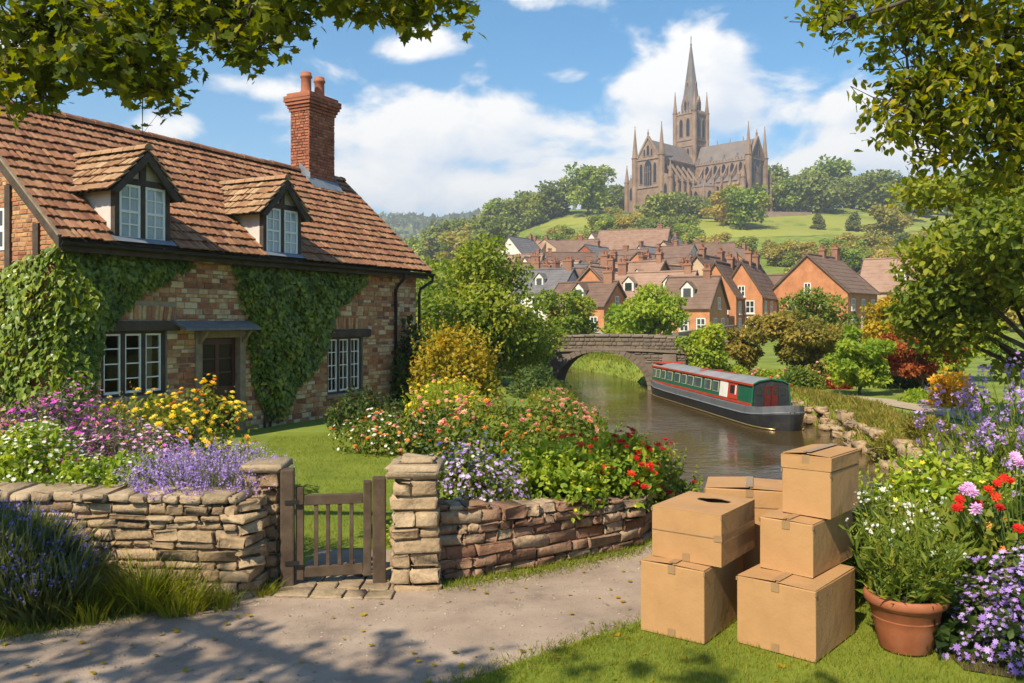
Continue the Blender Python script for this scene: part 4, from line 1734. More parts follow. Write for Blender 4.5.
def core(mb, path, z0, ztop, thick):
    P = np.asarray(path, float)
    n = len(P)
    V = []
    for i in range(n):
        d = P[min(i + 1, n - 1)] - P[max(i - 1, 0)]
        d = d / np.linalg.norm(d)
        nr = np.array([d[1], -d[0]])
        s = float(np.sum(np.linalg.norm(np.diff(P[:i + 1], axis=0), axis=1))) if i else 0
        for q in (-.035, -thick):
            for z in (z0, ztop(s) - .04):
                V.append((*(P[i] + nr * q), z))
    fs = []
    for i in range(n - 1):
        a, b = 4 * i, 4 * i + 4
        fs += [(a, b, b + 1, a + 1), (a + 2, a + 3, b + 3, b + 2), (a + 1, b + 1, b + 3, a + 3)]
    fs += [(0, 1, 3, 2), (4 * n - 4, 4 * n - 2, 4 * n - 1, 4 * n - 3)]
    mb.add(V, fs, .2)


def coping(mb, path, ztop, thick, rng, ln=(.14, .34), h=(.05, .08)):
    P = np.asarray(path, float)
    seg = np.linalg.norm(np.diff(P, axis=0), axis=1)
    cum = np.concatenate([[0], np.cumsum(seg)])
    s = 0.0
    while s < cum[-1] - .05:
        w = min(rng.uniform(*ln), cum[-1] - s)
        sm = s + w / 2
        x, y = np.interp(sm, cum, P[:, 0]), np.interp(sm, cum, P[:, 1])
        i = min(np.searchsorted(cum, sm) - 1, len(seg) - 1)
        d = (P[i + 1] - P[i]) / seg[i]
        nr = np.array([d[1], -d[0]])
        hh = rng.uniform(*h)
        V, Fc = rounded_box(w - .012, thick * rng.uniform(.95, 1.1), hh, .018)
        V = V + rng.normal(0, .007, V.shape)
        off = -thick / 2 + .02 + rng.uniform(-.015, .02)
        W = np.stack([x + V[:, 0] * d[0] + (V[:, 1] + off) * nr[0], y + V[:, 0] * d[1] + (V[:, 1] + off) * nr[1], ztop(sm) + V[:, 2] + hh * .3], 1)
        mb.add(W, Fc, rng.uniform(.2, .95))
        s += w


def pillar(mb, c, w, d, z0, z1, rz, rng, tints=(.35, 1.0)):
    z = z0
    k = 0
    while z < z1 - .04:
        h = min(rng.uniform(.085, .15), z1 - z)
        split = rng.uniform(.38, .62)
        parts = [(-w / 2, w / 2 * (2 * split - 1)), (w / 2 * (2 * split - 1), w / 2)] if k % 3 else [(-w / 2, w / 2)]
        for a, b in parts:
            for ya, yb_ in ((-d / 2, 0), (0, d / 2)):
                V, Fc = rounded_box(b - a - .010, yb_ - ya - .008, h - .012, .02)
                V = V + rng.normal(0, .009, V.shape)
                V = V + np.array([(a + b) / 2 + rng.uniform(-.016, .016), (ya + yb_) / 2 + rng.uniform(-.016, .016), z + h / 2])
                V[:, :2] *= 1 + .05 * (1 - (z - z0) / (z1 - z0))
                cc, ss = math.cos(rz), math.sin(rz)
                W = np.stack([c[0] + V[:, 0] * cc - V[:, 1] * ss, c[1] + V[:, 0] * ss + V[:, 1] * cc, V[:, 2]], 1)
                mb.add(W, Fc, rng.uniform(*tints))
        z += h
        k += 1


def shift(mb, o):
    for i in range(len(mb.v)):
        mb.v[i] = mb.v[i] - np.asarray(o, float)
    return mb


def build_walls():
    rng = np.random.default_rng(17)
    # near wall, beside the lavender
    lp = [(-9.5, 7.35), (-6, 7.2), (-4.2, 7.12), (-3.2, 7.06), (-2.6, 7.0), (-2.25, 6.98)]
    o = np.array([-4.2, 7.12, 0])
    root = empty('stone_wall', o, 0, 'low pale stone garden wall with flat coping behind the tall blue lavender', 'garden wall')
    top = lambda s: .80
    mb = MB()
    stone_run(mb, lp, -.05, top, .34, rng, ch=(.055, .11), ln=(.13, .40), tints=(.05, 1.0))
    stone_run(mb, [(-2.25, 6.98), (-2.13, 7.05), (-2.10, 7.30), (-2.12, 7.36)], -.05, top, .3, rng, tints=(.3, 1))
    shift(mb, o).build('wall_stone', M['stone'], root, smooth=True)
    mb = MB()
    core(mb, lp, -.1, top, .34)
    shift(mb, o).build('wall_core', M['mortar'], root)
    mb = MB()
    coping(mb, lp, top, .40, rng, ln=(.10, .24), h=(.06, .09))
    shift(mb, o).build('coping', M['cap_stone'], root, smooth=True)
    mb = MB()
    pillar(mb, (-2.16, 7.50), .30, .34, -.05, 1.00, -.05, rng, (.1, .7))
    mb.box(-2.28, -2.04, 7.36, 7.64, -.05, .98, .2)
    p = shift(mb, o).build('gate_pillar', M['stone'], root, smooth=True)
    mb = MB()
    V, Fc = rounded_box(.36, .40, .07, .028)
    mb.add(V + rng.normal(0, .006, V.shape) + np.array([-2.16, 7.5, 1.02]), Fc, .6)
    shift(mb, o).build('pillar_cap', M['cap_stone'], p, smooth=True)
    # far wall, from the gate towards the water, bending away at its end
    rp = [(-.72, 7.44), (-.3, 7.58), (.2, 7.86), (.7, 8.2), (1.1, 8.47), (1.32, 8.66), (1.47, 8.95), (1.52, 9.3), (1.5, 9.8)]
    o = np.array([.2, 7.86, 0])
    root = empty('stone_wall', o, 0, 'low rubble garden wall overhung by flowers, with square gate pillar, bending away at canal', 'garden wall')
    top2 = lambda s: .68 - .075 * min(s, 2.6)
    mb = MB()
    stone_run(mb, rp, -.06, top2, .32, rng, ch=(.055, .14), ln=(.10, .36), tints=(.0, .95), jit=.010)
    shift(mb, o).build('wall_stone', M['stone_red'], root, smooth=True)
    mb = MB()
    core(mb, rp, -.1, top2, .32)
    shift(mb, o).build('wall_core', M['mortar'], root)
    mb = MB()
    pillar(mb, (-.84, 7.42), .40, .40, -.05, 1.0, .10, rng, (.45, 1.0))
    mb.box(-.98, -.70, 7.28, 7.56, -.05, .97, .2)
    p = shift(mb, o).build('gate_pillar', M['stone'], root, smooth=True)
    mb = MB()
    V, Fc = rounded_box(.46, .46, .10, .04)
    V = V + rng.normal(0, .012, V.shape)
    mb.add(V + np.array([-.84, 7.42, 1.02]), Fc, .7)
    V, Fc = rounded_box(.30, .28, .06, .03)
    mb.add(V + rng.normal(0, .012, V.shape) + np.array([-.82, 7.42, 1.075]), Fc, .45)
    shift(mb, o).build('pillar_cap', M['cap_stone'], p, smooth=True)


M['stone_red'] = pmat('rubble stone', [(.085, .05, .034), (.20, .10, .062), (.27, .16, .10), (.38, .28, .18), (.48, .39, .27)], rough=.92, noise=.42, tint=.58, scale=16, detail=10, bump=1.0, bscale=22, bdist=.02,
                      stain=(6.0, (.065, .055, .032), .7), moss=.7)
build_walls()


# ================================================================== gate
def build_gate():
    a, b = np.array([-1.93, 7.32]), np.array([-1.17, 7.47])
    d = b - a
    L_ = np.linalg.norm(d)
    root = empty('wooden_gate', (a[0], a[1], 0), math.atan2(d[1], d[0]), 'weathered brown wooden garden gate with upright bars between two posts', 'gate')
    rng = np.random.default_rng(3)

    def piece(name, x0, x1, y0, y1, z0, z1, bev=.008, parent=root):
        mb = MB()
        V, Fc = rounded_box(x1 - x0, y1 - y0, z1 - z0, bev)
        mb.add(V + rng.normal(0, .0015, V.shape) + np.array([(x0 + x1) / 2, (y0 + y1) / 2, (z0 + z1) / 2]), Fc, rng.uniform(.2, .8))
        return mb.build(name, M['gate_wood'], parent)
    piece('gate_post', -.06, .055, -.06, .06, -.1, 1.02, .012)
    piece('gate_post', L_ - .055, L_ + .06, -.06, .06, -.1, .92, .012)
    piece('stile', .065, .135, -.03, .03, .06, .86)
    piece('stile', L_ - .135, L_ - .063, -.03, .03, .06, .89)
    piece('top_rail', .137, L_ - .137, -.024, .024, .70, .79)
    piece('bottom_rail', .137, L_ - .137, -.024, .024, .08, .17)
    n = 4
    for k in range(n):
        x = .137 + (L_ - .274) * (k + 1) / (n + 1)
        piece('bar', x - .017, x + .017, -.016, .016, .171, .699, .004)
    for z in (.22, .74):
        mb = MB()
        mb.box(-.02, .10, -.068, -.061, z - .018, z + .018)
        mb.build('hinge', M['iron'], root)


M['gate_wood'] = pmat('gate wood', [(.035, .022, .014), (.075, .050, .032), (.12, .085, .057)], rough=.88, noise=1, scale=5, detail=10, bump=.5, bscale=30, bdist=.006)
build_gate()

# ================================================================== cardboard boxes
M['card'] = pmat('cardboard', [(.31, .167, .068), (.385, .214, .090), (.43, .248, .112)], rough=.85, noise=.75, objrand=.25, scale=3.2, detail=12, bump=.28, bscale=2.5, bdist=.05, stain=(2.2, (.28, .155, .07), .55))
M['card_edge'] = pmat('cardboard edge', [(.16, .10, .055), (.26, .17, .095)], rough=.95, noise=1, scale=20)
M['tape'] = pmat('packing tape', [(.24, .14, .065), (.33, .21, .11)], rough=.28, noise=1, scale=6, spec=.5)
M['card_dark'] = pmat('box inside', [(.10, .065, .035), (.16, .10, .055)], rough=.95, noise=1, scale=4)


def carton(loc, th, w, s, h, label, open_top=False, lid=0.0, seam=None, seed=0, tape=(True, True)):
    """corner at loc; its wide face runs w towards the viewer's left, its side s to the back"""
    rng = np.random.default_rng(seed)
    root = empty('cardboard_box', loc, -th, label, 'box', 'cardboard boxes stacked on the grass')
    # local x runs along -w direction: face at y = 0, from x = -w to 0; depth to y = s
    body = MB()
    hb = h - lid
    if open_top:
        t = .008
        for x0, x1, y0, y1 in ((-w, 0, 0, t), (-w, 0, s - t, s), (-w, -w + t, t + .0002, s - t - .0002), (-t, 0, t + .0002, s - t - .0002)):
            body.box(x0, x1, y0, y1, 0, h, .5)
        body.box(-w + t, -t, t, s - t, 0, t, .5)
        bo = body.build('carton', M['card'], root)
    V, Fc = rounded_box(w, s, hb, .006)
    bul = V.copy()
    bul[:, 0] += rng.normal(0, .0015, len(V))
    bul[:, 1] += rng.normal(0, .0015, len(V))
    bul[:, 2] += rng.normal(0, .0015, len(V))
    if not open_top:
        body.add(bul + np.array([-w / 2, s / 2, hb / 2]), Fc)
        bo = body.build('carton', M['card'], root)
    if lid:
        l = MB()
        V, Fc = rounded_box(w + .012, s + .012, lid, .006)
        l.add(V + rng.normal(0, .0012, V.shape) + np.array([-w / 2, s / 2, hb + lid / 2 + .003]), Fc)
        l.build('lid', M['card'], root)
    top = h + .004 if lid else h
    # top flaps, meeting down the middle with a thin gap, a little raised
    if not open_top:
        f = MB()
        g = .004
        lf = rng.uniform(.008, .022)
        for x0, x1, k in ((-w + .004, -w / 2 - g, 0), (-w / 2 + g, -.004, 1)):
            zz = [top + .003, top + .003 + lf] if k == 0 else [top + .003 + lf * .6, top + .003]
            Vv = [(x0, .004, zz[0]), (x1, .004, zz[1]), (x1, s - .004, zz[1]), (x0, s - .004, zz[0])]
            Vv += [(x, y, z + .004) for x, y, z in Vv]
            f.add(Vv, [(0, 3, 2, 1), (4, 5, 6, 7), (0, 1, 5, 4), (1, 2, 6, 5), (2, 3, 7, 6), (3, 0, 4, 7)])
        f.build('top_flap', M['card'], root)
        t = MB()
        t.box(-w / 2 - .028, -w / 2 + .028, .01, s - .01, top + .0085 + lf, top + .0105 + lf)
        t.box(-w / 2 - .028, -w / 2 + .028, -.0055, -.003, top - .055, top + .006)
        t.build('tape', M['tape'], root)
    else:
        f = MB()
        a = np.linspace(0, 2 * math.pi, 41)[:-1]
        inn = [(-w * .44 + w * .24 * math.cos(q), s * .66 + s * .12 * math.sin(q)) for q in a]
        out = []
        for q in a:
            k = 1 / max(abs(math.cos(q)), abs(math.sin(q)))
            out.append((-w / 2 + w / 2 * k * math.cos(q), s / 2 + s / 2 * k * math.sin(q)))
        for zz in (top + .001, top + .006):
            f.add([(x, y, zz) for x, y in inn] + [(x, y, zz) for x, y in out], [(i, (i + 1) % 40, 40 + (i + 1) % 40, 40 + i) for i in range(40)])
        f.add([(x, y, zz) for zz in (top + .001, top + .006) for x, y in out], [(i, (i + 1) % 40, 40 + (i + 1) % 40, 40 + i) for i in range(40)])
        f.build('top_flap', M['card'], root)
        t = MB()
        t.tube([(-w * .44 + w * .242 * math.cos(q), s * .66 + s * .122 * math.sin(q), top + .005 + .002 * math.sin(5 * q)) for q in np.linspace(0, 2 * math.pi, 41)], .004, 6)
        t.build('torn_rim', M['card_edge'], root, smooth=True)
    if seam:
        t = MB()
        t.box(-w + .004, -.004, -.0045, -.0025, seam - .003, seam + .003)
        t.box(.0025, .0045, .004, s - .004, seam - .003, seam + .003)
        t.build('seam', M['card_edge'], root)
        t = MB()
        t.box(-.055, .0055, -.0065, -.0046, seam - .022, seam + .022)
        t.box(.0046, .0065, -.0065, s * .95, seam - .020, seam + .020)
        t.build('seam_tape', M['tape'], root)
    if tape[1]:
        t = MB()
        t.box(-w / 2 - .028, -w / 2 + .028, -.0055, -.003, .002, .06)
        t.build('bottom_tape', M['tape'], root)
    # worn dark corners
    c = MB()
    for zz in (h - .03 if not lid else hb - .03,):
        c.box(-.004, .0062, -.0062, .004, zz, zz + .026)
        c.box(-w - .0062, -w + .004, -.0062, .004, zz, zz + .026)
    c.build('worn_corner', M['card_edge'], root)
    return root


R = math.radians
GB = .02
carton((1.35, 5.97, GB), R(36), .498, .74, .51, 'large plain cardboard box on the grass, lowest on the lane side of the stack', seed=1)
carton((2.02, 5.65, GB), R(41), .565, .74, .47, 'large cardboard box standing on the grass next to the terracotta pot', seed=2)
carton((1.483, 6.02, .546), R(36), .541, .66, .365, 'wide cardboard box with torn round hole in its top and taped seam halfway', open_top=True, seam=.20, seed=3)
carton((2.09, 5.90, .507), R(42), .395, .74, .365, 'cardboard box in the middle of its stack, carrying the tall lidded one', seed=4, tape=(True, False))
carton((2.25, 6.0, .89), R(42), .36, .54, .43, 'tall cardboard box with a lid, topmost of the whole stack', lid=.10, seed=5, tape=(True, False))
carton((2.24, 6.72, GB), R(16), .70, .48, .915, 'tall cardboard box at the back, mostly hidden behind the torn and lidded boxes', seam=.78, seed=6)


# ================================================================== plants: generators
def clumps(rng, n, rad, shell=.55, flat=1.0, lumps=14, lump=.42):
    """points on an uneven dome: lumps spread on an ellipsoid, leaves spread on the lumps; returns points and outward normals"""
    rad = np.asarray(rad, float)
    d = rvec(rng, lumps)
    d[:, 2] = np.abs(d[:, 2]) * .95 + .02
    d = unit(d)
    lc = d * rng.uniform(.45, .78, (lumps, 1))
    lr = rng.uniform(lump * .6, lump * 1.15, lumps)
    i = rng.choice(lumps, n, p=lr ** 2 / np.sum(lr ** 2))
    o = rvec(rng, n)
    r = rng.uniform(shell, 1.0, n) ** .6
    P = lc[i] + o * (lr[i] * r)[:, None]
    nn = unit(o * .8 + d[i] * .6 + np.array([0, 0, .35]))
    P = P * rad
    keep = P[:, 2] > -.02
    return P[keep], nn[keep], i[keep]


def bush(name, label, cat, loc, rad, leaf, nleaf, lsize, lmat, seed, flowers=None, group=None, lumps=16, lump=.40, sprigs=0, tilt=.6, rz=0.0, twig=True):
    """a shrub: stems, foliage and blossom; flowers = list of dicts(n, size, tmpl, mat, top)"""
    rng = np.random.default_rng(seed)
    root = empty(name, loc, rz, label, cat, group)
    P, Nn, li = clumps(rng, nleaf, rad, lumps=lumps, lump=lump)
    D = unit(rvec(rng, len(P)) + Nn * .6 + np.array([0, 0, .25]))
    mb = MB()
    lt = rng.uniform(0, 1, lumps)
    tn = np.clip(.5 * rng.uniform(0, 1, len(P)) + .5 * lt[li] + rng.normal(0, .08, len(P)), 0, 1)
    place(mb, P, D, unit(Nn + rvec(rng, len(P)) * tilt), lsize * rng.uniform(.6, 1.25, len(P)), leaf, tn)
    if sprigs:
        # upright shoots that break the outline
        for _ in range(sprigs):
            a = rng.uniform(0, 2 * math.pi)
            rr = math.sqrt(rng.uniform(0, 1)) * .85
            b = np.array([rr * math.cos(a) * rad[0], rr * math.sin(a) * rad[1], rad[2] * math.sqrt(max(.05, 1 - rr * rr)) * .75])
            ln = rad[2] * rng.uniform(.15, .42)
            dv = unit(np.array([[math.cos(a) * .35 * rr, math.sin(a) * .35 * rr, 1.0]]) + rng.normal(0, .12, (1, 3)))[0]
            k = int(rng.integers(8, 15))
            t = np.linspace(0, 1, k)
            Q = b + dv * (t * ln)[:, None]
            D2 = unit(rvec(rng, k) + dv * .8)
            place(mb, Q, D2, unit(rvec(rng, k) + np.array([0, 0, .8])), lsize * (1.1 - .6 * t) * rng.uniform(.7, 1.2, k), leaf, np.clip(rng.uniform(.4, 1, k), 0, 1))
    mb.build('foliage', lmat, root, smooth=False, fix=False)
    if twig:
        st = MB()
        for k in range(9):
            a = rng.uniform(0, 2 * math.pi)
            r = rng.uniform(.2, .7)
            e = np.array([math.cos(a) * rad[0] * r, math.sin(a) * rad[1] * r, rad[2] * rng.uniform(.4, .7)])
            st.tube([(rng.normal(0, .03), rng.normal(0, .03), -.08), e * np.array([.5, .5, .55]), e], [.016, .011, .004], 5)
        st.build('stem', M['bark'], root, smooth=True)
    for f in flowers or []:
        P, Nn, _ = clumps(np.random.default_rng(seed + 7), f['n'] * 3, np.asarray(rad) * 1.05, shell=.9, lumps=lumps, lump=lump)
        rng2 = np.random.default_rng(seed + f.get('seed', 31))
        w = P[:, 2] / rad[2] + rng2.normal(0, f.get('spread', .35), len(P))
        P0, N0, L0 = clumps(np.random.default_rng(seed), nleaf, rad, lumps=lumps, lump=lump)
        lw = rng2.uniform(0, 1, lumps) ** 1.6
        ord_ = rng2.permutation(len(P0))
        # blossom sits at the outer, upper leaves
        val = np.linalg.norm(P0 / np.asarray(rad), axis=1) + .35 * P0[:, 2] / rad[2] + f.get('patch', .30) * lw[L0] + rng2.normal(0, f.get('spread', .25), len(P0))
        pick = np.argsort(-val)[:f['n'] * 2]
        pick = rng2.choice(pick, min(f['n'], len(pick)), replace=False)
        Q = P0[pick] + unit(N0[pick] + np.array([0, 0, .4])) * f['size'] * rng2.uniform(.2, 1.2, (len(pick), 1)) + np.array([0, 0, f.get('lift', 0.0)]) * rng2.uniform(0, 1, (len(pick), 1))
        fm = MB()
        face_flowers(fm, Q, N0[pick] + np.array([0, -.25, .5]) + rvec(rng2, len(pick)) * .45, f['size'] * rng2.uniform(.5, 1.35, len(pick)), f['tmpl'], rng2.uniform(0, 1, len(pick)), rng2)
        fm.build(f.get('name', 'blossom'), f['mat'], root, fix=False)
    return root


def spikes(name, label, cat, loc, rad, nst, hgt, seed, lmat, fmat, fl=.30, fw=.022, leaf=(T_LANCE, .12), nl=7, lean=.35, fdens=16, group=None, flean=.2, tm=None, frac=1.0, wind=(0, 0), lup=.8):
    """many upright stems with narrow leaves, each ending in a spike or head of small florets (lavender, verbena)"""
    rng = np.random.default_rng(seed)
    root = empty(name, loc, 0, label, cat, group)
    lf, fm, st = MB(), MB(), MB()
    a = rng.uniform(0, 2 * math.pi, nst)
    r = np.sqrt(rng.uniform(0, 1, nst))
    B = np.stack([r * np.cos(a) * rad[0] * .55, r * np.sin(a) * rad[1] * .55, np.zeros(nst)], 1)
    up = unit(np.stack([np.cos(a) * r * lean * rad[0] / max(rad), np.sin(a) * r * lean, np.ones(nst)], 1) + rng.normal(0, .10, (nst, 3)) + np.array([wind[0], wind[1], 0]))
    H = hgt * rng.uniform(.62, 1.08, nst) * (1 - .22 * r ** 2)
    tip = B + up * H[:, None]
    sag = np.stack([np.cos(a), np.sin(a), -np.ones(nst) * .3], 1) * (H * .10 * r)[:, None]
    tip = tip + sag
    # stems as thin blades
    side = unit(np.cross(up, rvec(rng, nst)))
    wd = .0035
    V = np.stack([B - side * wd, B + side * wd, (B + tip) / 2 + side * wd, tip + side * wd * .5, tip - side * wd * .5, (B + tip) / 2 - side * wd], 1)
    lf.bulk(V, [(0, 1, 2, 5), (5, 2, 3, 4)], rng.uniform(.2, .8, nst))
    for k in range(nl):
        t = (k + rng.uniform(0, 1, nst)) / nl * .86
        P = B + (tip - B) * t[:, None]
        D = unit(up * lup + rvec(rng, nst) * .8)
        place(lf, P, D, rvec(rng, nst), leaf[1] * rng.uniform(.6, 1.3, nst) * (1.15 - .5 * t), leaf[0], np.clip(rng.normal(.5, .25, nst), 0, 1))
    lf.build('foliage', lmat, root, fix=False)
    fi = np.nonzero(rng.uniform(0, 1, nst) < frac)[0]
    for k in range(fdens):
        q = (k + .5) / fdens
        n = len(fi)
        prof = math.sin(math.pi * min(1, .25 + q * .75)) * .7 + .35
        P = tip[fi] + up[fi] * (fl * (q - .35))
        P = P + rvec(rng, n) * fw * prof
        face_flowers(fm, P, up[fi] * .3 + rvec(rng, n), fw * 1.15 * rng.uniform(.7, 1.3, n) * prof, tm or T_FL4, rng.uniform(0, 1, n), rng)
    fm.build('blossom', fmat, root, fix=False)
    return root


def grass_patch(name, pts, hmin, hmax, mat, seed, wmul=1.0, kind='stuff', label=None, cat=None, lean=.5, loc=(0, 0, 0)):
    rng = np.random.default_rng(seed)
    pts = np.asarray(pts, float)
    n = len(pts)
    mb = MB()
    D = unit(rng.normal(0, lean * .6, (n, 3)) * np.array([1, 1, .15]) + np.array([0, 0, 1]))
    tm = (T_BLADE[0] * np.array([wmul, 1, 1]), T_BLADE[1])
    place(mb, pts, D, rvec(rng, n) * np.array([1, 1, .3]), rng.uniform(hmin, hmax, n), tm, np.clip(rng.normal(.5, .25, n), 0, 1))
    o = mb.build(name, mat, None, fix=False)
    o.location = loc
    return tag(o, label, cat, kind=kind)


M['bark'] = pmat('bark', [(.030, .022, .015), (.075, .056, .040), (.12, .095, .07)], rough=.95, noise=1, scale=5, bump=.6, bscale=18)
M['leaf_mid'] = leafmat('mid green leaf', [(.022, .050, .008), (.055, .115, .014), (.10, .165, .020), (.16, .20, .030)])
M['leaf_dark'] = leafmat('dark green leaf', [(.012, .030, .008), (.025, .060, .012), (.048, .095, .018), (.08, .12, .025)])
M['leaf_lime'] = leafmat('lime leaf', [(.045, .110, .010), (.088, .180, .014), (.145, .240, .02), (.225, .30, .035)], gain=1.65)
M['leaf_gold'] = leafmat('golden leaf', [(.10, .115, .010), (.25, .23, .014), (.38, .29, .018), (.45, .31, .02)])
M['leaf_blue'] = leafmat('grey green leaf', [(.030, .050, .028), (.06, .090, .045), (.10, .135, .07), (.14, .17, .09)])
M['leaf_lav'] = leafmat('lavender leaf', [(.018, .040, .014), (.040, .075, .022), (.07, .11, .03), (.10, .14, .045)])
M['leaf_gl'] = leafmat('golden lime leaf', [(.06, .105, .010), (.115, .15, .012), (.19, .20, .015), (.29, .25, .02)])
M['leaf_big'] = leafmat('spreading tree leaf', [(.025, .055, .008), (.065, .120, .012), (.115, .175, .016), (.19, .22, .02)], gain=1.75, trans=.45)
M['leaf_ivy'] = leafmat('ivy leaf', [(.022, .056, .006), (.060, .125, .012), (.11, .185, .016), (.20, .26, .025)], rough=.38, spec=.4, trans=.28)
M['leaf_red'] = leafmat('maple red leaf', [(.10, .018, .012), (.22, .040, .018), (.33, .085, .022), (.36, .15, .03)], gain=1.0)
M['grass'] = leafmat('grass blade', [(.040, .085, .008), (.085, .150, .012), (.14, .205, .018), (.22, .23, .045)], trans=.4, gain=1.21)
M['grass_dry'] = leafmat('bank grass', [(.05, .085, .012), (.10, .14, .018), (.16, .19, .028), (.25, .235, .06)], trans=.4, gain=1.21)


def petal(name, cols):
    return leafmat(name, cols, trans=.30, rough=.6, spec=.15, gain=1.12)


M['p_pink'] = petal('pink petal', [(.40, .035, .28), (.56, .07, .42), (.66, .15, .52), (.64, .28, .50)])
M['p_mauve'] = petal('mauve petal', [(.30, .17, .48), (.41, .26, .60), (.52, .37, .67), (.60, .47, .71)])
M['p_violet'] = petal('violet petal', [(.23, .13, .42), (.34, .20, .54), (.46, .31, .64), (.56, .44, .70)])
M['p_blue'] = petal('lavender blue petal', [(.07, .065, .25), (.13, .115, .36), (.21, .18, .47)])
M['p_white'] = petal('white petal', [(.55, .56, .46), (.70, .69, .60), (.78, .76, .70)])
M['p_yellow'] = petal('yellow petal', [(.66, .42, .02), (.74, .54, .03), (.80, .64, .10), (.75, .44, .06)])
M['p_red'] = petal('red petal', [(.36, .012, .010), (.55, .025, .015), (.60, .10, .02)])
M['p_orange'] = petal('orange petal', [(.52, .14, .02), (.64, .24, .03), (.66, .36, .12)])
M['p_rose'] = petal('rose petal', [(.46, .13, .13), (.60, .24, .20), (.66, .36, .28), (.66, .44, .22)])
M['p_lilac'] = petal('lilac pink petal', [(.48, .27, .48), (.60, .38, .56), (.70, .52, .62)])
M['terracotta'] = pmat('terracotta', [(.19, .055, .024), (.28, .088, .036), (.34, .125, .062)], rough=.75, noise=1, scale=5, bump=.12, stain=(3, (.20, .12, .08), .5))


def gz(x, y, dz=0.0):
    return (x, y, lz(x, y) + dz)


# ================================================================== border behind the near wall
bush('phlox_bush', 'tall magenta pink phlox bush behind the near stone wall', 'flower bush', gz(-4.95, 9.0), (1.15, .6, 1.12), T_LANCE, 3800, .10, M['leaf_blue'], 101,
     [dict(n=1500, size=.052, tmpl=T_FL5, mat=M['p_pink'], lift=.10, spread=.14), dict(n=260, size=.04, tmpl=T_FL5, mat=M['p_lilac'], spread=.6, seed=77, name='pale_blossom')], sprigs=34)
bush('phlox_bush', 'smaller pale pink phlox sloping down beside the yellow roses', 'flower bush', gz(-3.85, 8.55), (.7, .5, .76), T_LANCE, 2200, .085, M['leaf_blue'], 102,
     [dict(n=600, size=.046, tmpl=T_FL5, mat=M['p_lilac'], lift=.07, spread=.2), dict(n=150, size=.04, tmpl=T_FL5, mat=M['p_pink'], spread=.4, seed=78, name='deep_blossom')], sprigs=18)
bush('white_flower_bush', 'white flowered bush above the near wall coping', 'flower bush', gz(-4.55, 7.85), (.72, .5, .72), T_OVAL, 2800, .065, M['leaf_lime'], 103,
     [dict(n=620, size=.040, tmpl=T_FL8, mat=M['p_white'], lift=.04, spread=.25)], sprigs=12)
bush('white_flower_bush', 'yellow green bush with small white flowers on the wall top', 'flower bush', gz(-3.62, 7.72), (.66, .42, .58), T_OVAL, 2600, .060, M['leaf_lime'], 104,
     [dict(n=320, size=.036, tmpl=T_FL8, mat=M['p_white'], spread=.4)], sprigs=16)
bush('white_flower_bush', 'big white flowered clump at the far end of the near wall', 'flower bush', gz(-5.6, 7.9), (.65, .45, .75), T_OVAL, 2200, .065, M['leaf_mid'], 105,
     [dict(n=380, size=.04, tmpl=T_FL8, mat=M['p_white'], lift=.03)], sprigs=10)
bush('rose_bush', 'yellow and apricot rose bush in front of the cottage door', 'rose bush', gz(-4.2, 10.2), (1.1, .66, 1.36), T_OVAL, 4200, .075, M['leaf_mid'], 106,
     [dict(n=330, size=.085, tmpl=T_POM, mat=M['p_yellow'], lift=.08, spread=.35), dict(n=60, size=.08, tmpl=T_POM, mat=M['p_orange'], spread=.4, seed=9, name='apricot_blossom')], sprigs=22)
spikes('lavender', 'mauve lavender spilling over the wall beside the gate', 'lavender', gz(-2.72, 7.62, .0), (.72, .46, 1), 760, .64, 107, M['leaf_blue'], M['p_violet'], fl=.15, fw=.017, leaf=(T_LANCE, .07), nl=6, lean=1.0, fdens=9)
spikes('lavender', 'small mauve lavender at the foot of the yellow roses', 'lavender', gz(-3.05, 8.0, .0), (.4, .3, 1), 260, .50, 108, M['leaf_lime'], M['p_mauve'], fl=.12, fw=.016, leaf=(T_LANCE, .07), nl=6, lean=.9, fdens=7)
# tall lavender and grasses in front of the near wall
spikes('lavender', 'tall dark blue lavender in shade before the near wall', 'lavender', (-4.2, 6.58, 0), (.95, .42, 1), 1250, .86, 110, M['leaf_lav'], M['p_blue'], fl=.10, fw=.019, leaf=(T_NEEDLE, .30), nl=8, lean=.4, fdens=7, frac=.55, lup=2.4)
spikes('lavender', 'blue lavender clump nearest the lane edge', 'lavender', (-3.62, 6.48, 0), (.5, .3, 1), 520, .62, 111, M['leaf_lav'], M['p_blue'], fl=.10, fw=.018, leaf=(T_NEEDLE, .26), nl=8, lean=.5, fdens=6, frac=.7, lup=2.4)
rng = np.random.default_rng(44)


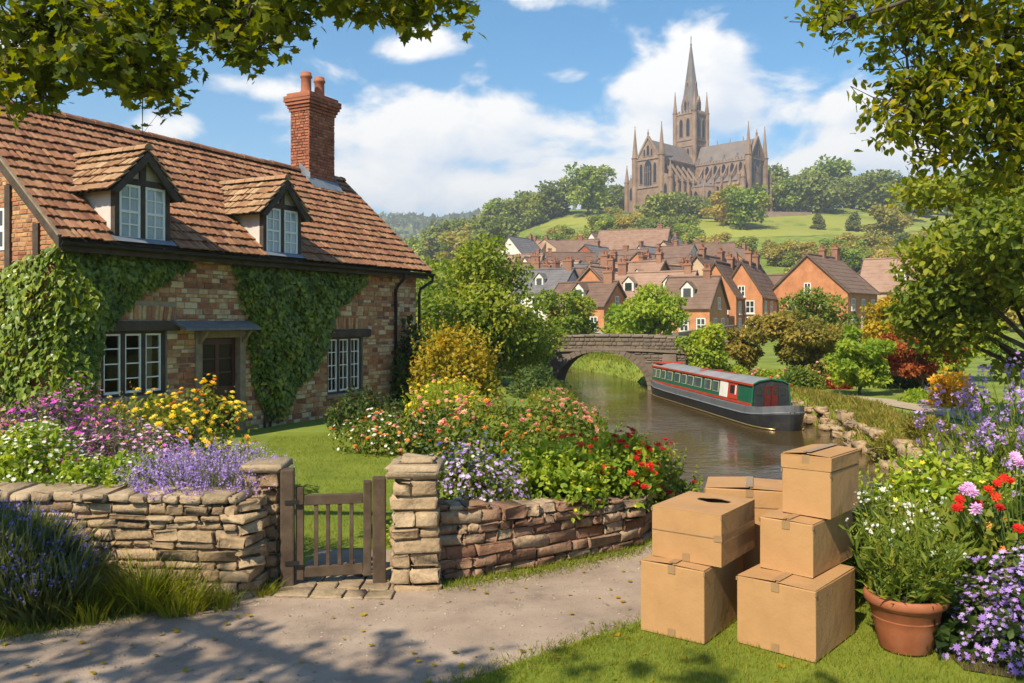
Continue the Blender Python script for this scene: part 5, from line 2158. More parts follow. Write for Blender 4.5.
def tuft(x, y, n, h, r, seed, label, mat=None):
    rg = np.random.default_rng(seed)
    root = empty('grass_tuft', (x, y, 0), 0, label, 'grass')
    mb = MB()
    a = rg.uniform(0, 2 * math.pi, n)
    rr = r * np.sqrt(rg.uniform(0, 1, n))
    P = np.stack([rr * np.cos(a), rr * np.sin(a), np.zeros(n)], 1)
    D = unit(np.stack([np.cos(a) * rr / r * .5, np.sin(a) * rr / r * .5, np.ones(n)], 1) + rg.normal(0, .16, (n, 3)))
    S = h * rg.uniform(.5, 1.1, n)
    # each blade: four-step arching strip
    t = np.array([0, .35, .7, 1.0])
    out = np.stack([np.cos(a), np.sin(a), np.zeros(n)], 1) + rg.normal(0, .3, (n, 3))
    sd = unit(np.cross(D, out))
    V = []
    for k, tt in enumerate(t):
        c = P + D * (S * tt)[:, None] + out * (S * .30 * tt ** 2.2)[:, None] - np.array([0, 0, 1]) * (S * .16 * tt ** 3)[:, None]
        w = (.0065 * (1 - tt * .9))
        V += [c - sd * w, c + sd * w]
    V = np.stack(V, 1)
    mb.bulk(V, [(0, 1, 3, 2), (2, 3, 5, 4), (4, 5, 7, 6)], np.clip(rg.normal(.5, .25, n), 0, 1))
    mb.build('foliage', mat or M['grass'], root, fix=False)
    return root


tuft(-2.95, 6.82, 420, .52, .22, 120, 'tall grass tuft against the near wall next to the lavender')
tuft(-2.62, 6.72, 300, .36, .2, 121, 'shorter grass tuft near the end of the pale stone wall')
tuft(-3.25, 6.55, 260, .32, .2, 122, 'low grass tuft between the lavender and the lane')
tuft(-2.32, 6.80, 120, .22, .13, 123, 'small grass tuft at the corner of the wall by the gate')
tuft(-2.08, 7.12, 110, .16, .1, 124, 'tiny grass tuft at the foot of the tall gate post')


def scatter(poly, n, rng):
    P = np.asarray(poly, float)
    lo, hi = P.min(0), P.max(0)
    out = []
    while len(out) < n:
        q = rng.uniform(lo, hi, (n, 2))
        ins = np.zeros(n, bool)
        j = len(P) - 1
        for i in range(len(P)):
            c = ((P[i, 1] > q[:, 1]) != (P[j, 1] > q[:, 1])) & (q[:, 0] < (P[j, 0] - P[i, 0]) * (q[:, 1] - P[i, 1]) / (P[j, 1] - P[i, 1] + 1e-12) + P[i, 0])
            ins ^= c
            j = i
        out += q[ins].tolist()
    return np.array(out[:n])


def on_land(p, dz=0.0):
    return np.column_stack([p, land_z(p[:, 0], p[:, 1]) + dz])


q = scatter([(-6, 5.8), (-3.67, 6.08), (-3.18, 6.46), (-2.48, 6.86), (-2.0, 7.15), (-2.3, 7.0), (-3.5, 7.1), (-6, 7.2)], 9000, rng)
grass_patch('verge_grass', on_land(q), .03, .13, M['grass'], 1, 1.0)
q = scatter([(-.55, 5.2), (-.27, 5.36), (.33, 5.9), (.96, 6.38), (1.9, 7.2), (2.9, 7.9), (5, 8.2), (5.2, 5), (-.5, 4.9)], 52000, rng)
grass_patch('verge_grass', on_land(q, .01), .015, .055, M['grass'], 2, .8)
q = scatter([(-2.6, 8.6), (-4.2, 12), (-4.4, 15.8), (-1.1, 16), (-.9, 8.7)], 30000, rng)
grass_patch('lawn_grass', on_land(q), .02, .055, M['grass'], 3, .9)
q = scatter([(-.72, 7.2), (.44, 7.8), (1.28, 8.45), (1.6, 8.7), (1.5, 8.9), (1.1, 8.5), (.2, 7.92), (-.6, 7.42)], 1100, rng)
grass_patch('verge_grass', on_land(q), .02, .07, M['grass'], 4, 1.0)

# ================================================================== border behind the far wall and round the lawn
bush('aster_mound', 'rounded mound of white and mauve asters next to the gate pillar', 'aster', gz(-.42, 8.35, .12), (.7, .5, .76), T_OVAL, 2600, .05, M['leaf_mid'], 130,
     [dict(n=950, size=.046, tmpl=T_FL8, mat=M['p_mauve'], spread=.3), dict(n=110, size=.042, tmpl=T_FL8, mat=M['p_white'], spread=.4, seed=5, name='white_blossom')], lumps=26, lump=.34)
bush('trailing_bush', 'yellow green trailing plant hanging over the rubble wall', 'bush', gz(.42, 8.55, .05), (.62, .5, .66), T_OVAL, 3600, .075, M['leaf_lime'], 131,
     [dict(n=60, size=.05, tmpl=T_FL5, mat=M['p_yellow'], spread=.4)], sprigs=26)
bush('poppy_bush', 'green bush with red poppies at the bend of the rubble wall', 'flower bush', gz(1.02, 9.15, .0), (.72, .6, .78), T_OVAL, 3800, .075, M['leaf_lime'], 132,
     [dict(n=80, size=.09, tmpl=T_POM, mat=M['p_red'], spread=.25), dict(n=50, size=.05, tmpl=T_FL5, mat=M['p_yellow'], spread=.4, seed=4, name='yellow_blossom')], sprigs=20)
bush('poppy_bush', 'red flowered bush at the water end of the wall', 'flower bush', gz(1.75, 9.9, -.05), (.55, .6, .86), T_OVAL, 3000, .075, M['leaf_mid'], 133,
     [dict(n=70, size=.085, tmpl=T_POM, mat=M['p_red'], spread=.3), dict(n=40, size=.05, tmpl=T_FL5, mat=M['p_yellow'], spread=.4, seed=4, name='yellow_blossom')], sprigs=16)
bush('leafy_bush', 'leafy bush on the garden bank above the canal', 'bush', gz(1.5, 11.6, -.05), (.7, .9, .8), T_OVAL, 2600, .08, M['leaf_mid'], 134, [dict(n=40, size=.05, tmpl=T_FL5, mat=M['p_yellow'], spread=.5)], sprigs=24)
bush('leafy_bush', 'bushy green plant with orange flowers behind the trailing plant', 'bush', gz(.7, 10.6, 0), (.85, .7, .85), T_OVAL, 3000, .075, M['leaf_mid'], 135,
     [dict(n=90, size=.06, tmpl=T_POM, mat=M['p_orange'], spread=.4)], sprigs=26)
bush('rose_border', 'pink and peach rose border along the water side of the lawn', 'rose bush', gz(.1, 13.0), (1.35, .9, 1.18), T_OVAL, 5200, .085, M['leaf_mid'], 136,
     [dict(n=130, size=.10, tmpl=T_POM, mat=M['p_rose'], spread=.4, lift=.1), dict(n=60, size=.09, tmpl=T_POM, mat=M['p_orange'], spread=.4, seed=3, name='orange_blossom')], sprigs=40, lumps=24)
bush('rose_border', 'low pink rose bush at the edge of the canal bank', 'rose bush', gz(1.05, 14.2, -.1), (.9, 1.0, 1.0), T_OVAL, 3000, .08, M['leaf_mid'], 137,
     [dict(n=90, size=.085, tmpl=T_POM, mat=M['p_rose'], spread=.4)], sprigs=30, lumps=22)
bush('flower_border', 'low mixed border of small white and pink flowers at the lawn edge', 'flower bed', gz(-2.05, 14.2), (1.05, .6, .66), T_OVAL, 3600, .07, M['leaf_mid'], 138,
     [dict(n=130, size=.065, tmpl=T_FL8, mat=M['p_white'], spread=.4), dict(n=70, size=.075, tmpl=T_POM, mat=M['p_orange'], spread=.4, seed=3, name='orange_blossom'),
      dict(n=46, size=.075, tmpl=T_POM, mat=M['p_rose'], spread=.4, seed=13, name='pink_blossom')], lumps=24)
bush('flower_border', 'dark leaved border with scattered red and pink flowers', 'flower bed', gz(-.95, 14.3), (.85, .7, .8), T_OVAL, 3000, .08, M['leaf_dark'], 139,
     [dict(n=40, size=.10, tmpl=T_POM, mat=M['p_rose'], spread=.3), dict(n=20, size=.09, tmpl=T_POM, mat=M['p_red'], spread=.4, seed=3, name='red_blossom')], lumps=20)
bush('dark_shrub', 'dark green shrub under the far cottage window', 'shrub', gz(-2.75, 16.6), (1.0, .6, .85), T_OVAL, 3200, .08, M['leaf_dark'], 140, [dict(n=12, size=.07, tmpl=T_POM, mat=M['p_orange'], spread=.4)], lumps=22)
bush('yellow_flower_bush', 'tall airy bush of yellow flowers and pink tips before the golden shrub', 'flower bush', gz(-1.25, 16.2), (1.0, .7, 1.15), T_LANCE, 3200, .11, M['leaf_lime'], 141,
     [dict(n=170, size=.075, tmpl=T_POM, mat=M['p_yellow'], spread=.4, lift=.1), dict(n=40, size=.085, tmpl=T_POM, mat=M['p_rose'], spread=.3, seed=3, lift=.2, name='pink_blossom')], sprigs=50, lumps=22)
bush('golden_shrub', 'golden yellow shrub at the far corner of the cottage', 'shrub', gz(-1.45, 20.6), (1.25, 1.0, 2.15), T_OVAL, 5200, .12, M['leaf_gl'], 142, None, sprigs=70, lumps=30, lump=.34)
bush('leafy_bush', 'dark bushes along the garden bank next to the bridge', 'bush', gz(.75, 18.5, -.1), (.95, 1.6, .85), T_OVAL, 3000, .10, M['leaf_mid'], 143, [dict(n=40, size=.09, tmpl=T_POM, mat=M['p_rose'], spread=.5)], lumps=24)
bush('leafy_bush', 'low dark bush between the big green tree and the bridge', 'bush', gz(.8, 26.5, -.1), (1.0, 2.0, .9), T_OVAL, 2600, .13, M['leaf_dark'], 144, None, lumps=24)
bush('leafy_bush', 'shaded green bush at the foot of the bridge arch', 'bush', gz(.9, 33.8, -.1), (.75, 1.3, .9), T_OVAL, 1600, .14, M['leaf_mid'], 145, None, lumps=24)
bush('leafy_bush', 'low green bush inside the garden gate', 'bush', gz(-1.0, 8.9, -.05), (.42, .5, .34), T_OVAL, 1400, .05, M['leaf_lime'], 146, [dict(n=30, size=.04, tmpl=T_FL5, mat=M['p_yellow'])], lumps=14)
bush('climber', 'dark leafy climber on the cottage wall between the downpipes', 'climber', tuple(cot(WL - .55, -.35, 0)), (.9, .5, 2.5), T_OVAL, 4600, .12, M['leaf_dark'], 147, None, lumps=34, lump=.34, rz=CANG)
# ================================================================== ivy on the cottage
def gab_of(px, py, off=0.0):
    """(y, z) on the near gable plane seen at a pixel"""
    o = C0 - LD * off
    u = (px - CX) / F
    a = np.array([[-ND[0], -u], [-ND[1], -1.0]])
    t, s = np.linalg.solve(a, -o)
    return float(t), CZ + (HY - py) / F * float(s)


def ivy(label, polys, n, seed, stems):
    """polys: (plane, outline, thickness); leaves hang in overlapping layers over the wall"""
    rng = np.random.default_rng(seed)
    root = empty('ivy', (C0[0], C0[1], GZ), CANG, label, 'ivy')
    mb = MB()
    for plane, poly, th, share in polys:
        k = int(n * share)
        q = scatter(poly, k, rng)
        P2 = np.asarray(poly)
        # thickness falls towards the outline: distance to the nearest outline edge
        dist = np.full(k, 9.0)
        for i in range(len(P2)):
            a, b = P2[i], P2[(i + 1) % len(P2)]
            t = np.clip(((q - a) @ (b - a)) / max((b - a) @ (b - a), 1e-9), 0, 1)
            dist = np.minimum(dist, np.linalg.norm(q - (a + t[:, None] * (b - a)), axis=1))
        lump = .5 + .5 * np.sin(q[:, 0] * 5.1 + seed) * np.cos(q[:, 1] * 4.3 + 1.7 * np.sin(q[:, 0] * 2.2))
        dep = .03 + th * np.minimum(1, dist / .45) * (.45 + .55 * lump) * rng.uniform(.55, 1, k)
        qq = q + rng.normal(0, .035, q.shape)
        hgt = q[:, 1] - GZ
        if plane == 'front':
            P = np.stack([qq[:, 0], -dep, qq[:, 1] - GZ], 1)
            out = np.array([0, -1.0, 0])
        else:
            P = np.stack([-dep, qq[:, 0], qq[:, 1] - GZ], 1)
            out = np.array([-1.0, 0, 0])
        D = unit(np.array([0, 0, -1.0]) + rng.normal(0, .45, (k, 3)) + out * .25)
        Nn = unit(out + np.array([0, 0, .55]) + rng.normal(0, .32, (k, 3)))
        place(mb, P, D, Nn, rng.uniform(.07, .135, k), T_IVY, np.clip(.25 + .35 * lump + rng.normal(0, .22, k), 0, 1))
    mb.build('foliage', M['leaf_ivy'], root, fix=False)
    st = MB()
    for pts in stems:
        st.tube(pts, np.linspace(.028, .008, len(pts)), 6)
    st.build('stem', M['bark'], root, smooth=True)


fp = [loc_of(*p) for p in [(58, 243), (100, 247), (150, 254), (178, 257), (192, 261), (176, 272), (160, 284), (142, 288), (130, 301), (116, 316), (102, 330), (99, 350), (95, 372), (90, 400), (56, 410)]]
gp = [gab_of(*p) for p in [(64, 240), (48, 250), (20, 262), (0, 270), (-30, 272), (-60, 280), (-70, 400), (-40, 410), (64, 412)]]
fp = [(max(-.12, a), min(b, EZ - .10)) for a, b in fp]
gp = [(max(-.10, a), b) for a, b in gp]
ivy('dense green ivy wrapping the near corner of the cottage beside the three-light window', [('front', fp, .34, .55), ('gable', gp, .40, .65)], 6400, 201,
    [[(.3, -.05, 0), (.2, -.06, 1.2), (.5, -.05, 2.4)], [(-.05, .6, 0), (-.06, .8, 1.5), (-.05, .5, 2.6)]])
rp2 = [loc_of(*p) for p in [(228, 262), (300, 267), (364, 272), (367, 281), (352, 294), (338, 308), (331, 322), (327, 345), (318, 362), (308, 376), (296, 386), (290, 402), (283, 416), (268, 418), (258, 404), (254, 384), (248, 356), (244, 330), (247, 318), (241, 306), (236, 286)]]
rp2 = [(a, min(b, EZ - .10)) for a, b in rp2]
x0, _ = loc_of(268, 400)
ivy('tongue of green ivy hanging from the eaves between the cottage door and far window', [('front', rp2, .34, 1.0)], 4600, 202,
    [[(x0, -.05, 0), (x0 + .1, -.06, 1.2), (x0 + .2, -.05, 2.6)], [(x0 - .15, -.05, 0), (x0 - .1, -.06, 1.4), (x0 + .5, -.05, 2.8)]])


# ================================================================== trees
def limb_pts(rng, a, b, bend=.12, n=5):
    a, b = np.asarray(a, float), np.asarray(b, float)
    t = np.linspace(0, 1, n)[:, None]
    L_ = np.linalg.norm(b - a)
    return a + (b - a) * t + rvec(rng, 1) * (L_ * bend) * np.sin(t * math.pi) + np.array([0, 0, -L_ * .05]) * np.sin(t * math.pi)


def tree_meshes(seed, H, cr, cz0, nleaf, lsize, lobes=22, lobe=.42, leaf=T_OVAL, trunk_r=.18, shape='round', limbs=9, ltilt=.5, hollow=.45, flat=.75, trunk_lean=.03):
    """H total height, cr crown radius, cz0 underside of the crown; returns (wood MB, crown MB)"""
    rng = np.random.default_rng(seed)
    cc = np.array([0, 0, (H + cz0) / 2])
    rz = (H - cz0) / 2
    cents, rads = [], []
    for i in range(lobes):
        d = rvec(rng, 1)[0]
        rr = rng.uniform(.35, .80) if i > lobes // 5 else rng.uniform(0, .4)
        if shape == 'cone':
            h = rng.uniform(-1, 1)
            w = (1 - (h + 1) / 2.15)
            p = np.array([d[0] * w, d[1] * w, h])
        elif shape == 'dome':
            p = d * rr
            p[2] = p[2] * .9 + .10
        else:
            p = d * rr
        cents.append(p)
        rads.append(rng.uniform(lobe * .6, lobe * 1.1))
    cents, rads = np.array(cents), np.array(rads)
    # normalise so that crown spans its box
    i = rng.choice(lobes, nleaf, p=rads ** 2 / np.sum(rads ** 2))
    o = rvec(rng, nleaf)
    o[:, 2] = np.where(rng.uniform(0, 1, nleaf) < .35, np.abs(o[:, 2]), o[:, 2])
    r = rng.uniform(hollow, 1.0, nleaf) ** .7
    # bumpy lobes: sprays
    P = cents[i] + o * (rads[i] * r)[:, None] * np.array([1, 1, flat])
    P = P + rng.normal(0, .018, P.shape)
    ext = max(np.percentile(np.abs(P[:, :2]), 98.5), 1e-3)
    P[:, :2] /= ext
    lo, hi = np.percentile(P[:, 2], .5), np.percentile(P[:, 2], 99.7)
    P[:, 2] = (P[:, 2] - lo) / (hi - lo) * 2 - 1
    W = P * np.array([cr, cr, rz]) + cc
    Nn = unit(o * .9 + P * .25 + np.array([0, 0, .5]))
    D = unit(rvec(rng, nleaf) + o * .5 + np.array([0, 0, -.15]))
    lt = rng.uniform(0, 1, lobes)
    tn = np.clip(.55 * rng.uniform(0, 1, nleaf) + .45 * lt[i] + rng.normal(0, .06, nleaf), 0, 1)
    mb = MB()
    place(mb, W, D, unit(Nn + rvec(rng, nleaf) * ltilt), lsize * rng.uniform(.6, 1.3, nleaf), leaf, tn)
    wood = MB()
    topz = cz0 + (H - cz0) * .62
    tp = limb_pts(rng, (0, 0, -.4), (H * trunk_lean, 0, topz), .02, 7)
    wood.tube(tp, np.linspace(trunk_r, trunk_r * .28, 7) * np.array([1.35] + [1] * 6), 9)
    cw = cents.copy()
    cw[:, :2] /= ext
    cw[:, 2] = (cw[:, 2] - lo) / (hi - lo) * 2 - 1
    cw = cw * np.array([cr, cr, rz]) + cc
    for k in rng.permutation(lobes)[:limbs]:
        f = rng.uniform(.28, .95)
        s = tp[0] + (tp[-1] - tp[0]) * f
        j = int(f * 6)
        s = tp[j] + (tp[min(j + 1, 6)] - tp[j]) * (f * 6 - j)
        if cw[k][2] < s[2] - .3:
            s = tp[2]
        lp = limb_pts(rng, s, cw[k], .1, 5)
        wood.tube(lp, np.linspace(trunk_r * .42, trunk_r * .08, 5), 6)
        for q in range(2):
            e = cw[k] + rvec(rng, 1)[0] * rads[k] * cr * .8
            wood.tube(limb_pts(rng, lp[3], e, .1, 4), np.linspace(trunk_r * .15, trunk_r * .03, 4), 4)
    return wood, mb


def tree(name, label, loc, seed, mat, group=None, rz=0.0, **kw):
    root = empty(name, loc, rz, label, 'tree', group)
    w, c = tree_meshes(seed, **kw)
    w.build('trunk', M['bark'], root, smooth=True)
    c.build('crown', mat, root, fix=False)
    return root


M['leaf_fresh'] = leafmat('fresh green leaf', [(.030, .075, .010), (.075, .150, .014), (.13, .205, .018), (.19, .24, .03)], objrand=0)
M['leaf_olive'] = leafmat('olive leaf', [(.035, .050, .010), (.075, .095, .015), (.12, .135, .022), (.18, .17, .035)], objrand=0, gain=1.9)
M['leaf_autumn'] = leafmat('turning leaf', [(.14, .13, .010), (.28, .22, .014), (.40, .30, .016), (.44, .24, .015)], objrand=0, gain=1.1)

p = A(487, 388, 29.5)
tree('broad_tree', 'big bright green broadleaf tree on the garden bank beyond the cottage', (p[0], p[1], lz(p[0], p[1])), 301, M['leaf_fresh'], H=4.95, cr=2.15, cz0=.15, nleaf=17000, lsize=.16, lobes=46, lobe=.30, trunk_r=.2, limbs=14)
p = A(447, 380, 34)
tree('broad_tree', 'dark tree close behind the gable of the cottage', (p[0], p[1], lz(p[0], p[1])), 302, M['leaf_mid'], H=4.4, cr=1.7, cz0=.2, nleaf=7000, lsize=.17, lobes=30, lobe=.34)
p = A(531, 380, 36)
tree('broad_tree', 'small dark green tree at the bridge end of the garden bank', (p[0], p[1], lz(p[0], p[1])), 303, M['leaf_dark'], H=2.5, cr=1.1, cz0=.1, nleaf=5000, lsize=.15, lobes=26, lobe=.34)
p = A(564, 340, 56)
tree('broad_tree', 'light green tree rising behind the bridge parapet before the white house', (p[0], p[1], lz(p[0], p[1])), 304, M['leaf_fresh'], H=4.6, cr=1.9, cz0=.6, nleaf=7000, lsize=.24, lobes=28, lobe=.34)
p = A(645, 340, 52)
tree('broad_tree', 'yellow green tree with spreading crown behind the middle of the bridge', (p[0], p[1], lz(p[0], p[1])), 305, M['leaf_lime'], H=4.3, cr=2.15, cz0=.5, nleaf=8000, lsize=.24, lobes=30, lobe=.33)
p = A(625, 340, 60)
tree('broad_tree', 'smaller lime green tree beside the spreading crown behind the bridge', (p[0], p[1], lz(p[0], p[1])), 306, M['leaf_lime'], H=3.0, cr=1.6, cz0=.3, nleaf=4500, lsize=.26, lobes=22, lobe=.38)
p = A(705, 372, 34.2)
tree('round_tree', 'small round bright green tree by the end of the bridge', (p[0], p[1], lz(p[0], p[1])), 307, M['leaf_lime'], H=2.4, cr=.88, cz0=.35, nleaf=6000, lsize=.15, lobes=26, lobe=.36)
p = A(796, 386, 35.5)
tree('broad_tree', 'olive green tree with forked dark trunk on the bank above the narrowboat', (p[0], p[1], lz(p[0], p[1])), 308, M['leaf_olive'], H=2.6, cr=1.85, cz0=.55, nleaf=13000, lsize=.16, lobes=44, lobe=.29, trunk_r=.13, limbs=14, shape='dome')
p = A(742, 380, 38)
tree('broad_tree', 'smaller olive tree between the round green tree and the forked trunk', (p[0], p[1], lz(p[0], p[1])), 309, M['leaf_olive'], H=1.95, cr=.9, cz0=.25, nleaf=6000, lsize=.15, lobes=30, lobe=.32, trunk_r=.1)
p = A(822, 360, 46)
tree('broad_tree', 'deep green tree in front of the tall red brick gable', (p[0], p[1], lz(p[0], p[1])), 310, M['leaf_mid'], H=3.9, cr=2.0, cz0=.5, nleaf=9000, lsize=.19, lobes=34, lobe=.32)
p = A(858, 404, 26)
tree('broad_tree', 'light yellow green tree with drooping sprays beside the tow path', (p[0], p[1], lz(p[0], p[1])), 311, M['leaf_lime'], H=2.0, cr=.86, cz0=.35, nleaf=7000, lsize=.12, lobes=36, lobe=.28, trunk_r=.06, flat=.5)
p = A(895, 380, 33)
tree('autumn_tree', 'golden yellow tree behind the red maple', (p[0], p[1], lz(p[0], p[1])), 312, M['leaf_autumn'], H=3.2, cr=1.3, cz0=.6, nleaf=9000, lsize=.15, lobes=34, lobe=.31, trunk_r=.09)
p = A(920, 392, 27)
tree('red_maple', 'red leaved maple on the far bank of the canal', (p[0], p[1], lz(p[0], p[1])), 313, M['leaf_red'], H=2.25, cr=1.25, cz0=.5, nleaf=11000, lsize=.10, lobes=40, lobe=.29, trunk_r=.08, shape='dome', flat=.55)
p = A(955, 380, 32)
tree('autumn_tree', 'yellow green tree half hidden by the large tree over the tow path', (p[0], p[1], lz(p[0], p[1])), 314, M['leaf_lime'], H=3.6, cr=1.5, cz0=.4, nleaf=7000, lsize=.16, lobes=30, lobe=.32)
# the large tree over the tow path
p = A(1045, 400, 17)
tree('large_tree', 'large green tree with layered sprays beside the tow path, behind tall purple verbena', (p[0], p[1], lz(p[0], p[1])), 315, M['leaf_big'], H=7.3, cr=2.6, cz0=1.35, nleaf=38000, lsize=.16, lobes=64, lobe=.27, trunk_r=.16, limbs=26, flat=.42, hollow=.2)
# shrubs of the far bank
for i, (px, py, d, rx, rz_, mat, lab, fl) in enumerate([
        (952, 411, 22.5, .62, 1.05, 'leaf_gold', 'golden green rounded shrub by the tow path near the large tree', None),
        (838, 401, 28.5, .42, .42, 'leaf_red', 'low round red leaved shrub at the head of the tow path', None),
        (800, 402, 28.5, .8, .72, 'leaf_mid', 'green shrub on the bank behind the stern of the narrowboat', None),
        (820, 398, 30, .6, .75, 'leaf_olive', 'pinkish topped shrub beside the stern of the narrowboat', 'p_rose'),
        (818, 385, 37, 1.0, .85, 'leaf_dark', 'clipped dark green shrub under the forked olive tree', None),
        (715, 378, 38, .55, .55, 'leaf_mid', 'clipped round bush by the bridge end', None),
        (738, 385, 36, .6, .35, 'leaf_lime', 'low lime green bush behind the narrowboat roof', None),
        (770, 388, 35, .8, .32, 'leaf_lime', 'low pale bush below the forked olive tree', 'p_rose'),
        (925, 412, 23.5, .7, .36, 'leaf_lime', 'low light green hedge plant next to the golden shrub', None),
        (905, 392, 29, 1.0, .7, 'leaf_dark', 'dark shrub under the red maple', None),
        (690, 372, 44, .9, .5, 'leaf_lime', 'flowering bush by the garden wall past the bridge', 'p_rose'),
        (858, 390, 32, 1.2, .6, 'leaf_lime', 'yellow flowered bed behind the tow path tree', 'p_yellow')]):
    p = A(px, py, d)
    bush('shrub', lab, 'shrub', (p[0], p[1], lz(p[0], p[1]) - .05), (rx, rx, rz_), T_OVAL, 2600, .07 + .002 * d, M[mat], 330 + i,
         [dict(n=70, size=.12, tmpl=T_POM, mat=M[fl], spread=.3)] if fl else None, lumps=20)
# tufts and weeds on the banks
rng = np.random.default_rng(66)
ys = rng.uniform(11.5, 34, 26000)
q = np.column_stack([xr(ys) + rng.uniform(-.15, 1.25, len(ys)), ys])
n0 = .5 + .5 * np.sin(q[:, 0] * 3.1 + q[:, 1] * 1.7) * np.cos(q[:, 1] * 2.3)
q = q[rng.uniform(0, 1, len(q)) < .25 + .75 * n0]
grass_patch('bank_grass', on_land(q, -.02), .06, .24, M['grass_dry'], 7, 1.6, lean=.8)
ys = rng.uniform(39.5, 60, 7000)
q = np.column_stack([np.where(rng.uniform(0, 1, 7000) < .5, xr(ys) + rng.uniform(-.3, 2.5, 7000), xl(ys) - rng.uniform(-.3, 2.0, 7000)), ys])
grass_patch('bank_grass', on_land(q, -.02), (.1), .32, M['grass'], 8, 2.0, lean=.8)
ys = rng.uniform(11, 37, 16000)
q = np.column_stack([xl(ys) - rng.uniform(-.35, 1.6, len(ys)), ys])
grass_patch('bank_grass', on_land(q, -.02), .10, .40, M['grass'], 9, 1.6, lean=.8)
for i, (px, py, d, r_, h_) in enumerate([(895, 447, 17.6, .5, .30), (928, 447, 17.2, .6, .34)]):
    p = G(px, py, -.15)
    p = A(px, py, d)
    bush('bank_weeds', ['yellow green weeds at the water edge below the red maple', 'wide clump of bank weeds under the golden shrub'][i], 'weeds', (p[0], p[1], lz(p[0], p[1]) - .05), (r_, r_ * .8, h_), T_LANCE, 1800, .16, M['grass_dry'], 360 + i, None, sprigs=6)


# ================================================================== overhanging trees
def overhang(name, label, base, trunk, blobs, world_blobs, mat, seed, lsize, leaf, twigs):
    """a tree standing beside the view; blobs = (px, py, depth, rx px, ry px, leaves) are leafy sprays at their real places"""
    rng = np.random.default_rng(seed)
    root = empty(name, base, 0, label, 'tree')
    b0 = np.asarray(base, float)
    wood = MB()
    crown = MB()
    for pts, r0, r1 in trunk:
        pts = np.asarray(pts, float) - b0
        # smooth the polyline
        t = np.linspace(0, len(pts) - 1, len(pts) * 4)
        sm = np.stack([np.interp(t, np.arange(len(pts)), pts[:, k]) for k in range(3)], 1) + np.cumsum(rng.normal(0, .012, (len(t), 3)), axis=0)
        wood.tube(sm, np.linspace(r0, r1, len(sm)), 8)
    allw = []
    for pts, r0, r1 in trunk[1:]:
        pts = np.asarray(pts, float) - b0
        t = np.linspace(0, len(pts) - 1, 30)
        allw.append(np.stack([np.interp(t, np.arange(len(pts)), pts[:, k]) for k in range(3)], 1))
    allw = np.concatenate(allw)
    todo = []
    for px, py, d, rx, ry, n in blobs:
        todo.append((A(px, py, d) - b0, np.array([rx * d / F, max(.35, rx * d / F * .8), ry * d / F]), n, 1.0))
    for c, r, n, s in world_blobs:
        todo.append((np.asarray(c, float) - b0, np.asarray(r, float), n, s))
    for c, r, n, s in todo:
        # sprays: short twigs, each carrying a hand of leaves
        k = max(2, int(n * (1.5 if lsize > .09 else 2.3)) // 9)
        tips = c + rvec(rng, k) * (rng.uniform(0, 1, (k, 1)) ** .4) * r
        starts = tips + unit(rng.normal(0, 1, (k, 3)) * np.array([1, 1, .4]) + np.array([0, 0, .35])) * rng.uniform(.12, .3, (k, 1))
        near = allw[np.argmin(np.linalg.norm(allw[None] - c[None, None], axis=2)[0])]
        if twigs:
            hub = limb_pts(rng, near, c, .12, 6)
            wood.tube(hub, np.linspace(.022, .006, 6), 5)
            for q in range(0, k, 2):
                j = rng.integers(2, 6)
                wood.tube([hub[j], (hub[j] + starts[q]) / 2 + rng.normal(0, .04, 3), starts[q], tips[q]], [.006, .005, .0035, .002], 4, caps=False)
        m9 = 9
        t = rng.uniform(0, 1.1, (k, m9))
        P = starts[:, None, :] + (tips - starts)[:, None, :] * t[:, :, None] + rng.normal(0, .045, (k, m9, 3))
        P = P.reshape(-1, 3)
        n2 = len(P)
        dirs = np.repeat(unit(tips - starts), m9, axis=0)
        D = unit(dirs * .5 + rvec(rng, n2) * .8 + np.array([0, 0, -.35]))
        Nn = unit(rvec(rng, n2) * .65 + np.array([0, 0, 1.0]))
        lt = np.repeat(rng.uniform(0, 1, k), m9)
        place(crown, P, D, Nn, lsize * s * rng.uniform(.6, 1.2, n2), leaf, np.clip(.5 * lt + .5 * rng.uniform(0, 1, n2), 0, 1))
    wood.build('trunk', M['bark'], root, smooth=True, fix=False)
    crown.build('crown', mat, root, fix=False)
    return root


